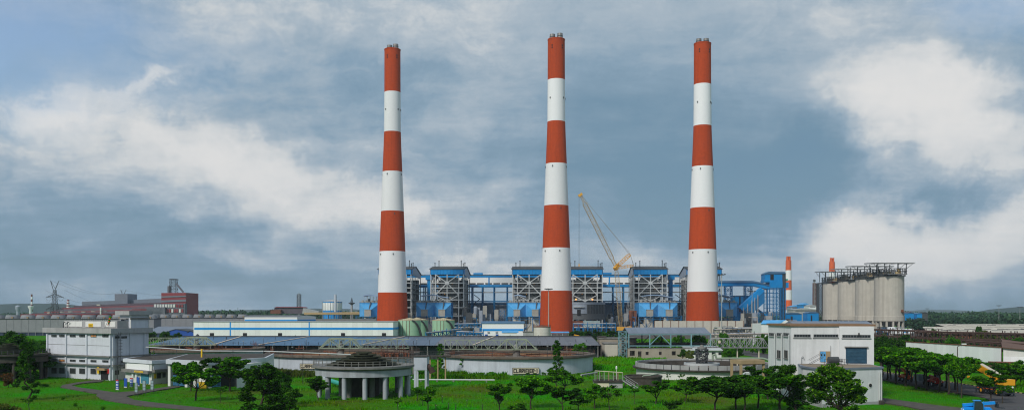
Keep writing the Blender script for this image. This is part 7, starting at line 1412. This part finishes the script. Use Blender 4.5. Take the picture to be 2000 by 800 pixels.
# ------------------------------------------------------------------ trees: trunk, limbs, leaf-clump crowns
def limb(mb, p, q, r0, r1, k, n=6, seg=3):
    p, q = Vector(p), Vector(q); last = p; rl = r0; L_ = (q - p).length
    for i in range(1, seg + 1):
        f_ = i / seg; c = p.lerp(q, f_) + Vector((k.uniform(-1, 1), k.uniform(-1, 1), k.uniform(-.4, .6))) * L_ * .06 * (0 if i == seg else 1); r = r0 + (r1 - r0) * f_; mb.tube(last, c, rl, r, n, False); last, rl = c, r
def tree_proto(kind, seed):
    """meshes of one tree about 1 unit = 1 m; returns (trunk mesh, crown mesh, height)"""
    k = random.Random(seed); r = np.random.default_rng(seed); mb = MB(); cs = []; leaf = .26
    if kind in ('umbrella', 'avenue'):                       # open layered crown on a thin stem
        H = 6.0; av = kind == 'avenue'; fork = k.uniform(2.6, 3.0) if av else k.uniform(1.4, 2.2); lean = (k.uniform(-.3, .3), k.uniform(-.3, .3)); limb(mb, (0, 0, -.3), (lean[0], lean[1], fork), .15, .10, k); nb = k.randint(9, 11) if av else k.randint(6, 9)
        for i in range(nb):
            g = 6.283 * (i + k.uniform(-.4, .4)) / nb; e = k.uniform(.9, 2.9); z = k.uniform(3.9, 5.5) if av else k.uniform(2.7, 5.5); tip = (math.cos(g) * e, math.sin(g) * e, z); limb(mb, (lean[0], lean[1], fork - .1), tip, .075, .025, k, 5)
            for j in range(6 if av else 5):
                f_ = k.uniform(.5, 1.12); a = k.uniform(0, 6.28); c = (tip[0] * f_ + math.cos(a) * .45, tip[1] * f_ + math.sin(a) * .45, fork + (tip[2] - fork) * f_ ** .5 + k.uniform(-.3, .35)); s_ = k.uniform(.45, .95); cs.append(in_ellipsoid(r, int(130 + 110 * s_), c, (s_, s_ * k.uniform(.8, 1.2), s_ * k.uniform(.35, .6)), .15))
        limb(mb, (lean[0], lean[1], fork - .1), (.1, .1, 5.2), .07, .03, k, 5); cs.append(in_ellipsoid(r, 110, (k.uniform(-.4, .4), k.uniform(-.4, .4), 5.4), (.75, .75, .4), .2))
    elif kind == 'round':                                    # broad leafy crown
        H = 9.5; limb(mb, (0, 0, -.3), (.2, .1, 3.0), .30, .22, k, 8)
        for i in range(34):
            g, u = k.uniform(0, 6.283), k.uniform(-.55, 1); rr = math.sqrt(max(0, 1 - u * u)); ex = k.uniform(.7, 1.18); c = (math.cos(g) * rr * 3.1 * ex, math.sin(g) * rr * 3.1 * ex, 5.4 + u * 3.3 * ex); s = k.uniform(.6, 1.35)
            if i % 2 == 0: limb(mb, (.2, .1, 2.6 + k.uniform(0, .5)), c, .12, .03, k, 5)
            cs.append(in_ellipsoid(r, int(210 * s + 60), c, (s, s, s * .75), .3))
        cs.append(in_ellipsoid(r, 700, (0, 0, 5.5), (2.3, 2.3, 2.7), .3)); leaf = .25
    elif kind == 'bush':                                     # dense, conical, to the ground
        H = 8.2; limb(mb, (0, 0, -.3), (0, 0, 6.5), .2, .04, k, 7, 5)
        for i in range(46):
            z = .5 + 7.2 * (i / 46) ** .9; w = 2.9 * (1 - z / 8.6) ** .75 + .2; g = k.uniform(0, 6.283); e = w * k.uniform(.35, 1.0); c = (math.cos(g) * e, math.sin(g) * e, z); s = k.uniform(.5, .95)
            if i % 3 == 0: limb(mb, (0, 0, z * .8), c, .05, .02, k, 4)
            cs.append(in_ellipsoid(r, 190, c, (s, s, s * .8), .3))
        leaf = .22
    elif kind == 'spire':                                    # slender, drooping tiers
        H = 11.5; limb(mb, (0, 0, -.3), (.1, 0, 11.2), .17, .02, k, 7, 7)
        for i in range(34):
            z = 1.6 + 9.6 * i / 34; w = .45 + 1.9 * (1 - z / 12) ** .8; g = i * 2.4 + k.uniform(-.4, .4); e = w * k.uniform(.4, .95); c = (math.cos(g) * e, math.sin(g) * e, z + k.uniform(-.2, .2)); limb(mb, (0, 0, z + .15), c, .03, .012, k, 4, 2); cs.append(in_ellipsoid(r, 120, c, (.6, .6, .42), .2))
        leaf = .22
    elif kind == 'sapling':                                  # a few tufts on a thin stem
        H = 3.6; limb(mb, (0, 0, -.3), (k.uniform(-.3, .3), 0, 2.9), .06, .03, k, 5)
        for i in range(7): g = k.uniform(0, 6.283); c = (math.cos(g) * k.uniform(.3, 1.1), math.sin(g) * k.uniform(.3, 1.1), k.uniform(1.9, 3.4)); limb(mb, (0, 0, 1.6 + i * .15), c, .03, .012, k, 4, 2); cs.append(in_ellipsoid(r, 48, c, (.5, .5, .28), .2))
        leaf = .22
    elif kind == 'bamboo':                                   # arching clump of feathery culms
        H = 9.0
        for i in range(30):
            g = k.uniform(0, 6.283); e = k.uniform(.6, 5.2); z = 8.6 - e * e * .16 + k.uniform(-.6, .5); mid = (math.cos(g) * e * .4, math.sin(g) * e * .4, z * .75); tip = (math.cos(g) * e, math.sin(g) * e, z); limb(mb, (math.cos(g) * .8, math.sin(g) * .8, -.3), mid, .06, .04, k, 4, 2); limb(mb, mid, tip, .04, .015, k, 4, 2)
            for j in range(7): f_ = j / 6; c = (math.cos(g) * e * (.35 + .75 * f_), math.sin(g) * e * (.35 + .75 * f_), z * (.62 + .38 * math.sin(f_ * 1.9)) - f_ * 1.0); cs.append(in_ellipsoid(r, 60, c, (.75, .75, .6), .1))
        leaf = .28
    elif kind == 'shrub':
        H = 3.0; limb(mb, (0, 0, -.3), (0, 0, 1.2), .1, .05, k, 5)
        for i in range(11): g, e = k.uniform(0, 6.283), k.uniform(.1, 1.5); c = (math.cos(g) * e, math.sin(g) * e, k.uniform(.6, 2.4)); limb(mb, (0, 0, .4), c, .05, .02, k, 4, 2); cs.append(in_ellipsoid(r, 125, c, (.7, .7, .55), .25))
        leaf = .24
    q = np.concatenate(cs); q[:, 2] = np.maximum(q[:, 2], .05)
    me = bpy.data.meshes.new('trunk'); me.from_pydata(mb.v, [], mb.f); me.polygons.foreach_set('use_smooth', mb.sm); me.materials.append(MATS['bark'])
    o = quads_obj('crown_source', leaf_quads(q, leaf, r, aspect=1.5), 'leaf'); cm = o.data; bpy.data.objects.remove(o); return me, cm, H
PROTO = {k: [tree_proto(k, 100 + 17 * i + hash_) for i in range(n)] for k, n, hash_ in (('umbrella', 7, 1), ('avenue', 4, 8), ('round', 3, 2), ('bush', 2, 3), ('spire', 2, 4), ('sapling', 4, 5), ('bamboo', 1, 6), ('shrub', 4, 7))}
CM = {}
def crown_mesh(kind, i, mat):
    key = (kind, i, mat)
    if key not in CM: m = PROTO[kind][i][1].copy(); m.materials[0] = MATS[mat]; CM[key] = m
    return CM[key]
TN = [0]
def tree(label, kind, px, ybase, ytop, mat='leaf', wide=1.0, group=None, D=None, name=None, cat=None):
    i = TN[0] % len(PROTO[kind]); TN[0] += 1; d = D or DG(ybase); b = Vector((X(px, d), d, -.05)); tm, _, H = PROTO[kind][i]; s = max(.3, Z(ytop, d) / H)
    nm = name or ('shrub' if kind == 'shrub' else 'bamboo_clump' if kind == 'bamboo' else 'bush' if kind == 'bush' else 'sapling' if kind == 'sapling' else 'tree')
    t = thing(nm, label, cat or nm.replace('_', ' '), b, group); t.rotation_euler.z = rng.uniform(0, 6.28); wide *= 1.12 if kind == 'umbrella' else 1; t.scale = (s * wide, s * wide, s)
    o = bpy.data.objects.new('trunk', tm); COL.objects.link(o); o.parent = t; o = bpy.data.objects.new('crown', crown_mesh(kind, i, mat)); COL.objects.link(o); o.parent = t; return t
FG = 'small trees on the foreground lawn'
tree('small layered tree standing before the gate house door', 'umbrella', 381, 782, 703, group=FG)
tree('dark small tree by the gate house drums', 'umbrella', 372, 762, 702, 'leaf_dark', group=FG)
tree('leafy tree in front of the gate house corner', 'umbrella', 450, 762, 694, 'leaf', 1.15, FG)
tree('big dense dark green bush right of the gate house', 'bush', 512, 812, 706, 'leaf_dark', 1.35)
tree('second dark bush leaning behind the big bush', 'round', 545, 790, 720, 'leaf_dark', .85)
tree('thin sapling left of the big dark bush', 'sapling', 431, 785, 752, group='saplings on the lawn')
tree('small tree right of the big dark bush', 'umbrella', 574, 793, 757, 'leaf_dark', .9, FG)
tree('tree before the left columns of the stepped aerator', 'umbrella', 621, 780, 730, 'leaf_dark', 1, FG)
tree('tall thin tree at far left before the lawn', 'spire', 53, 778, 662, 'leaf_dark', 1.2)
tree('leafless lower stem tree at bottom left corner', 'sapling', 57, 804, 770, 'leaf', 1.3, 'saplings on the lawn')
tree('reddish shrub on the lawn at far left', 'shrub', 17, 754, 726, 'leaf_red', .75)
tree('broad dark tree at the left photo edge', 'round', 8, 722, 646, 'leaf_dark', 1.5); tree('very dark tree hiding the far left aerator columns', 'bush', 28, 740, 690, 'leaf_dark', 1.6); tree('dark leafy tree before the hidden aerator at far left', 'round', 38, 734, 668, 'leaf_dark', .9); tree('dark tree low at the left photo edge', 'round', -4, 742, 676, 'leaf_dark', 1.0)
tree('dark tree between the left edge and the pump house', 'round', 66, 737, 670, 'leaf_dark', 1.0)
tree('low dark tree at the left pump house corner', 'umbrella', 80, 737, 690, 'leaf_dark', 1.1)
tree('leafy tree behind the lawn at far left', 'round', 40, 742, 690, 'leaf', .7)
tree('yellow green shrub at the bottom left corner', 'shrub', 14, 812, 784, 'leaf_olive', 1.4)
tree('small low shrub on the lawn left of the path', 'shrub', 123, 780, 771, 'leaf', .9, 'low shrubs on the left lawn'); tree('small low shrub near the bottom of the left lawn', 'shrub', 146, 794, 784, 'leaf', .9, 'low shrubs on the left lawn'); tree('small low shrub beside the path at lower left', 'shrub', 200, 800, 789, 'leaf', .9, 'low shrubs on the left lawn')
tree('small bush on the lawn near the left path', 'shrub', 85, 754, 748, 'leaf', 2.6)
tree('yellowish sapling right of the stepped aerator', 'umbrella', 836, 800, 752, 'leaf_bright', .95, 'saplings on the lawn'); tree('tiny sapling before the stepped aerator', 'sapling', 777, 797, 775, 'leaf_bright', 1.2, 'saplings on the lawn')
tree('small tree left of centre below the CLARIFIER-1 sign', 'umbrella', 976, 803, 745, 'leaf', 1.0, FG); tree('small tree below the CLARIFIER-1 sign', 'umbrella', 1037, 795, 729, 'leaf', 1.05, FG)
tree('slender spire tree in front of CLARIFIER-1', 'spire', 1088, 752, 661, 'leaf_dark', .95)
tree('leafy tree under the slender spire tree', 'umbrella', 1100, 768, 716, 'leaf', 1.2, FG); tree('dark tree in the bottom centre foreground', 'umbrella', 1100, 803, 752, 'leaf_dark', 1.1, FG); tree('dark small tree right of the bottom centre tree', 'umbrella', 1129, 802, 765, 'leaf_dark', 1.2, FG)
tree('small tree left of the railed sump', 'umbrella', 1162, 795, 745, 'leaf', .9, FG); tree('sapling with bare stem before the railed sump', 'sapling', 1191, 800, 752, 'leaf', 1.3, 'saplings on the lawn'); tree('thin sapling right of the railed sump steps', 'sapling', 1239, 787, 752, 'leaf', 1.0, 'saplings on the lawn')
tree('forked tree in front of the sump basin', 'umbrella', 1281, 787, 742, 'leaf', 1.15, FG); tree('leafy tree left of the portal frame', 'umbrella', 1338, 784, 737, 'leaf', 1.1, FG)
tree('large dark spreading tree before the open round tank', 'avenue', 1396, 808, 730, 'leaf_dark', 1.45, FG); tree('dark spreading tree right of the large spreading tree', 'umbrella', 1436, 798, 733, 'leaf_dark', 1.35, FG)
tree('tree below the portal frame', 'avenue', 1480, 794, 729, 'leaf', 1.3, FG); tree('leafy tree left of the annex, front', 'umbrella', 1522, 802, 722, 'leaf', 1.35, FG); tree('broad leafy tree left of the annex, behind', 'round', 1540, 784, 708, 'leaf', 1.1, FG); tree('tree between the portal frame and pump house', 'umbrella', 1500, 778, 715, 'leaf_dark', 1.2, FG)
tree('large round leafy tree in front of the annex', 'round', 1636, 838, 708, 'leaf_mid', 1.15)
tree('low leafy bush at the annex tree foot', 'shrub', 1665, 812, 785, 'leaf', 1.5); tree('small plant growing on the annex roof', 'shrub', 1672, 776, 768, 'leaf_bright', .7, D=180)
for lab, kd, px, yb, yt, mt, w in (('dark bushy tree at the bottom edge left of the aerator', 'bush', 566, 812, 764, 'leaf_dark', 1.3), ('low dark bush under the centre trees', 'shrub', 1010, 806, 784, 'leaf_dark', 1.6), ('dark bush at the bottom edge right of centre', 'shrub', 1250, 808, 788, 'leaf_dark', 1.8), ('dark bush below the forked tree', 'shrub', 1310, 800, 778, 'leaf_dark', 1.6), ('dark leafy tree between the spreading tree and the annex', 'avenue', 1455, 806, 742, 'leaf_dark', 1.3), ('dark bush at the foot of the annex left wall', 'bush', 1556, 800, 752, 'leaf_dark', 1.6), ('low bush at the bottom left of the lawn', 'shrub', 98, 812, 796, 'leaf', 1.6), ('dark tree against the gate house right wall', 'avenue', 482, 764, 716, 'leaf', 1.2)): tree(lab, kd, px, yb, yt, mt, w)
RT = 'roadside trees on the right'
for i, (px, yb, yt) in enumerate(((1722, 736, 678), (1740, 739, 674), (1758, 742, 676), (1780, 746, 684), (1803, 750, 688), (1824, 753, 688), (1846, 757, 690), (1866, 760, 694))): tree('%s tree from the annex in the second row behind the roadside trees' % ['first', 'second', 'third', 'fourth', 'fifth', 'sixth', 'seventh', 'eighth'][i], 'avenue', px, yb, yt, 'leaf' if i % 3 else 'leaf_dark', 1.35, 'second row of trees beside the road')
ORD = ['first', 'second', 'third', 'fourth', 'fifth', 'sixth', 'seventh', 'eighth', 'ninth', 'tenth', 'eleventh', 'twelfth']
for i, (px, yb, yt, w, kd, mt) in enumerate(((1731, 742, 682, 1.4, 'avenue', 'leaf'), (1749, 748, 677, 1.4, 'avenue', 'leaf'), (1769, 752, 679, 1.4, 'avenue', 'leaf'), (1789, 756, 690, 1.4, 'avenue', 'leaf'), (1812, 760, 690, 1.4, 'avenue', 'leaf'), (1834, 764, 692, 1.4, 'avenue', 'leaf'), (1852, 767, 686, 1.2, 'avenue', 'leaf'), (1878, 775, 700, .85, 'avenue', 'leaf'))): tree('%s tree from the annex in the row beside the road' % ORD[i], kd, px, yb, yt, mt, w, RT)
tree('tree hiding the middle of the yellow crane', 'umbrella', 1934, 784, 722, 'leaf', 1.0); tree('small yellowish tree at the front of the yellow crane', 'sapling', 1958, 787, 748, 'leaf_bright', 1.5); tree('small tree behind the tail of the yellow crane', 'umbrella', 1983, 762, 706, 'leaf', .95); tree('tree at the right photo edge beside the road', 'umbrella', 1960, 752, 706, 'leaf_dark', 1.0)
for i, (px, yb, yt, w, mt) in enumerate(((1722, 716, 664, 1.0, 'leaf_dark'), (1752, 722, 674, .9, 'leaf'), (1790, 726, 684, .9, 'leaf'), (1830, 728, 690, .9, 'leaf'), (1715, 700, 655, 1.1, 'leaf_dark'), (1745, 698, 660, 1.1, 'leaf_dark'), (1778, 705, 676, .9, 'leaf'))): tree('%s of the broad trees behind the roadside row' % ORD[i], 'round', px, yb, yt, mt, w * 1.5, 'broad trees behind the roadside row')
for i, (px, yb, yt) in enumerate(((1850, 716, 697), (1888, 722, 699), (1915, 727, 704), (1945, 733, 709), (1975, 742, 712), (1870, 736, 716), (1995, 748, 716))): tree('%s bushy shrub from the left between road and white wall' % ORD[i], 'shrub', px, yb, yt, 'leaf' if i % 2 else 'leaf_dark', 2.0, 'shrubs between road and white wall')
tree('pale olive bamboo clump before the cream roofs', 'bamboo', 1921, 682, 642.5, 'leaf_olive', 1.15)
tree('dark tree left of the bamboo clump before the cream roofs', 'round', 1911, 672, 635, 'leaf_dark', .6); tree('leafy tree between lorry and bamboo', 'round', 1865, 690, 657, 'leaf', 1.3); tree('small dark tree at the far right behind the rusty pipeline', 'round', 1990, 690, 657, 'leaf_dark', 1.0); tree('low tree left of the blue lorry', 'round', 1770, 684, 652, 'leaf_dark', 1.3); tree('green tree below the cream roof left end', 'round', 1827, 672, 641, 'leaf', 1.0)
for i, (px, yb, yt) in enumerate(((1122, 672, 644), (1140, 673, 645), (1158, 672, 643), (1178, 673, 646), (1196, 672, 644), (1214, 672, 648))): tree('%s shrub from the left at the crane foot' % ORD[i], 'round', px, yb, yt, 'leaf_dark', 1.5, 'shrubs below the crane', D=500)
for lab, px, yt, D in (('dark green bush beyond the left pump house by the blue shed', 295, 646, 480), ('green tree in front of the dark blue shed', 322, 645, 470), ('green bush right of the dark blue shed', 345, 648, 475), ('dark tree beside the left clarifier bridge', 290, 676, 300), ('bush below the left end of the blue roof', 300, 684, 296), ('small tree by the walkway left of CLARIFIER-1', 860, 668, 262), ('small tree on the wall right of CLARIFIER-1', 1132, 668, 320), ('green tree behind the steel canopy, left', 1285, 655, 400), ('green tree behind the steel canopy, middle', 1325, 653, 410), ('green tree inside the steel canopy right end', 1366, 652, 372), ('round green tree right of the steel canopy', 1412, 648, 400), ('green tree left of the right pump house', 1490, 651, 395), ('dark tree behind the open tank bridge', 1440, 676, 330), ('dark bush left of the white hut', 1334, 680, 335), ('yellow green bush before the white hut', 1348, 682, 325), ('tree right of the white hut', 1425, 676, 320)):
    tree(lab, 'round' if D > 300 else 'spire', px, 0, yt, 'leaf_olive' if 'yellow' in lab else 'leaf_dark' if 'dark' in lab else 'leaf', 1.0, D=D)
for i, (px, yt) in enumerate(((5, 655), (32, 662), (58, 657), (85, 662))): tree('%s green shrub from the left beyond the lawn at far left' % ORD[i], 'round', px, 0, yt, 'leaf' if i % 2 else 'leaf_bright', 1.3, 'shrubs before the cooling tower', D=330 + 15 * i)
for lab, px, yb, yt in (('tall creeper on the CLARIFIER-1 wall, left', 905, 728, 698), ('tall creeper on the CLARIFIER-1 wall, right', 916, 728, 694), ('leafy weed at the foot of the CLARIFIER-1 wall', 922, 727, 712), ('leafy weed growing at the right aerator column', 777, 766, 755), ('leafy tuft at the right edge of CLARIFIER-1', 1160, 722, 706)): tree(lab, 'sapling', px, yb, yt, 'leaf', .8, 'weeds on the clarifier walls')
for i, px in enumerate((1030, 1045, 1062, 1075, 1112, 1130)): tree('%s low bush from the left below the CLARIFIER-1 sign' % ORD[i], 'shrub', px, 731, 726.5 + (i % 3), 'leaf', 1.3, 'low bushes below the clarifier sign')
for i, px in enumerate((840, 862, 885, 940, 958)): tree('%s low weed bush from the left along the CLARIFIER-1 wall' % ORD[i], 'shrub', px, 731 if px > 900 else 736, 724 if px > 900 else 728, 'leaf_bright', 1.4, 'low bushes along the clarifier wall')
for i, px in enumerate((1305, 1322, 1322, 1180)): tree('%s tall weed at the open round tank wall' % ORD[i], 'sapling', px + i * 6, 744, 728, 'leaf', .8, 'weeds at the open tank wall')

# ------------------------------------------------------------------ grass: one mass of blades, denser and taller in the rough patches
def blocked(px, py):
    return False
def grass_patch(n, px0, px1, py0, py1, h, spread, mat, name, label, jit=1.0, clump=0):
    # sample evenly over the ground, not over the picture
    D0, D1 = DG(py1), DG(py0); d = np.sqrt(nrng.uniform(D0 ** 2, D1 ** 2, n)); px = nrng.uniform(px0, px1, n); x = (px - 1000) * d / FPX
    keep = np.ones(n, bool)
    for cx, cy, rr in AVOID: keep &= (x - cx) ** 2 + (d - cy) ** 2 > rr * rr
    keep &= ~((x > 100.9) & (x < 115.6)); 
    for poly in PATHS:
        inside = np.zeros(n, bool); j = len(poly) - 1
        for i in range(len(poly)):
            xi, yi = poly[i]; xj, yj = poly[j]; c = ((yi > d) != (yj > d)) & (x < (xj - xi) * (d - yi) / (yj - yi + 1e-9) + xi); inside ^= c; j = i
        keep &= ~inside | (nrng.uniform(0, 1, n) < .05)
    if clump:
        k = np.sin(x * .35 + 1.3 * np.sin(d * .21)) * np.sin(d * .31 + 1.1 * np.sin(x * .17)) + nrng.uniform(-.5, .5, n); keep &= k > clump
    x, d = x[keep], d[keep]; m = len(x); hh = h * nrng.uniform(.5, 1.5, m) * (1 + .35 * np.sin(x * .5) * np.sin(d * .4)); g = nrng.uniform(0, 6.283, m); w = hh * nrng.uniform(.35, .8, m); z = np.full(m, -.2)
    a = np.stack([x - np.cos(g) * w / 2, d - np.sin(g) * w / 2, z], 1); b = np.stack([x + np.cos(g) * w / 2, d + np.sin(g) * w / 2, z], 1)
    lx, ly = nrng.normal(0, .35, m) * hh, nrng.normal(0, .35, m) * hh; c = np.stack([x + lx, d + ly, z + .15 + hh], 1)
    o = quads_obj(name, np.stack([a, b, c], 1).reshape(-1, 3), mat, quad=False); tag(o, label, 'grass', kind='stuff'); return o
AVOID = [(X(1010, 286), 286, 25.2), (X(671, 294), 294, 25.2), (X(381, 330), 330, 25.2), (X(1372, 260), 260, 20.4), (X(1256, 226), 226, 5), (X(710.5, 197), 197, 8.8)]
PATHS = [[tuple(G(*p)[:2]) for p in pts] for pts in (YARD,
          [(1715, 775), (1760, 781), (1830, 790.5), (1890, 797), (1940, 800), (1950, 818), (1880, 814), (1830, 804), (1760, 790.5), (1715, 783)])] + [[(84, 130), (116, 130), (116, 190), (99, 184), (88, 166)], [tuple(A), tuple(B), tuple(C2), tuple(Dq)], [tuple(p) for p in (S0, S1, S2, T0, T1, T2, T2 + Vector((0, 26)), S0 + Vector((0, 28)))], [(59, 172), (75, 172), (77, 206), (59, 206)]]
grass_patch(150000, -20, 2020, 700, 815, .17, 0, 'grass_blade', 'lawn_grass', 'short green grass covering the foreground lawns')
grass_patch(60000, 560, 1560, 700, 800, .44, 0, 'grass_blade', 'tall_grass', 'taller rough grass in patches between the tanks', clump=.25)
grass_patch(26000, 1160, 1300, 690, 722, .9, 0, 'grass_blade', 'rank_weeds', 'rank green weeds before the steel canopy', clump=-.6)
grass_patch(16000, -20, 1720, 735, 812, .3, 0, 'reed', 'dry_grass', 'dry yellow brown grass patches on the lawns', clump=.62)
grass_patch(16000, 526, 640, 706, 735, 1.0, 0, 'reed', 'reed_grass', 'pale dry reeds at the foot of CLARIFIER-2', clump=-.3)
grass_patch(9000, 800, 990, 720, 740, .8, 0, 'grass_blade', 'wall_weeds', 'weeds along the foot of the CLARIFIER-1 wall', clump=-.2)
grass_patch(14000, 1960, 2030, 690, 765, .9, 0, 'grass_blade', 'bank_grass', 'tall grass on the bank at the right photo edge', clump=-.8)
woodland('scrub', 'low green scrub behind the steel canopy and pipe racks', wood_spots(1240, 1520, 385, 470, 60, 3, 6), 'leaf', .8, 150)
woodland('scrub', 'scrub along the rusty pipe racks on the right', wood_spots(1705, 2040, 380, 560, 90, 3, 7), 'leaf_dark', .9, 150)
woodland('scrub', 'scrub between the far left lawn and the cooling tower', wood_spots(-40, 120, 300, 460, 50, 3, 6), 'leaf', .8, 140)
# haze: even, pale air around the whole scene
def haze():
    mb = MB().box(-8400, 8400, -60, 9200, -1.5, 290); mt = bpy.data.materials.new('haze'); mt.use_nodes = True; N, L = mt.node_tree.nodes, mt.node_tree.links
    for n in list(N):
        if n.type == 'BSDF_PRINCIPLED': N.remove(n)
    v = N.new('ShaderNodeVolumePrincipled'); v.inputs['Color'].default_value = (.74, .87, .98, 1); v.inputs['Density'].default_value = 0.00006; v.inputs['Anisotropy'].default_value = 0.0; L.new(v.outputs[0], N['Material Output'].inputs['Volume'])
    MATS['haze'] = mt; o = mb.build('haze', 'haze'); tag(o, 'thin pale haze filling the air over the whole site', 'haze', kind='stuff'); return o
haze()
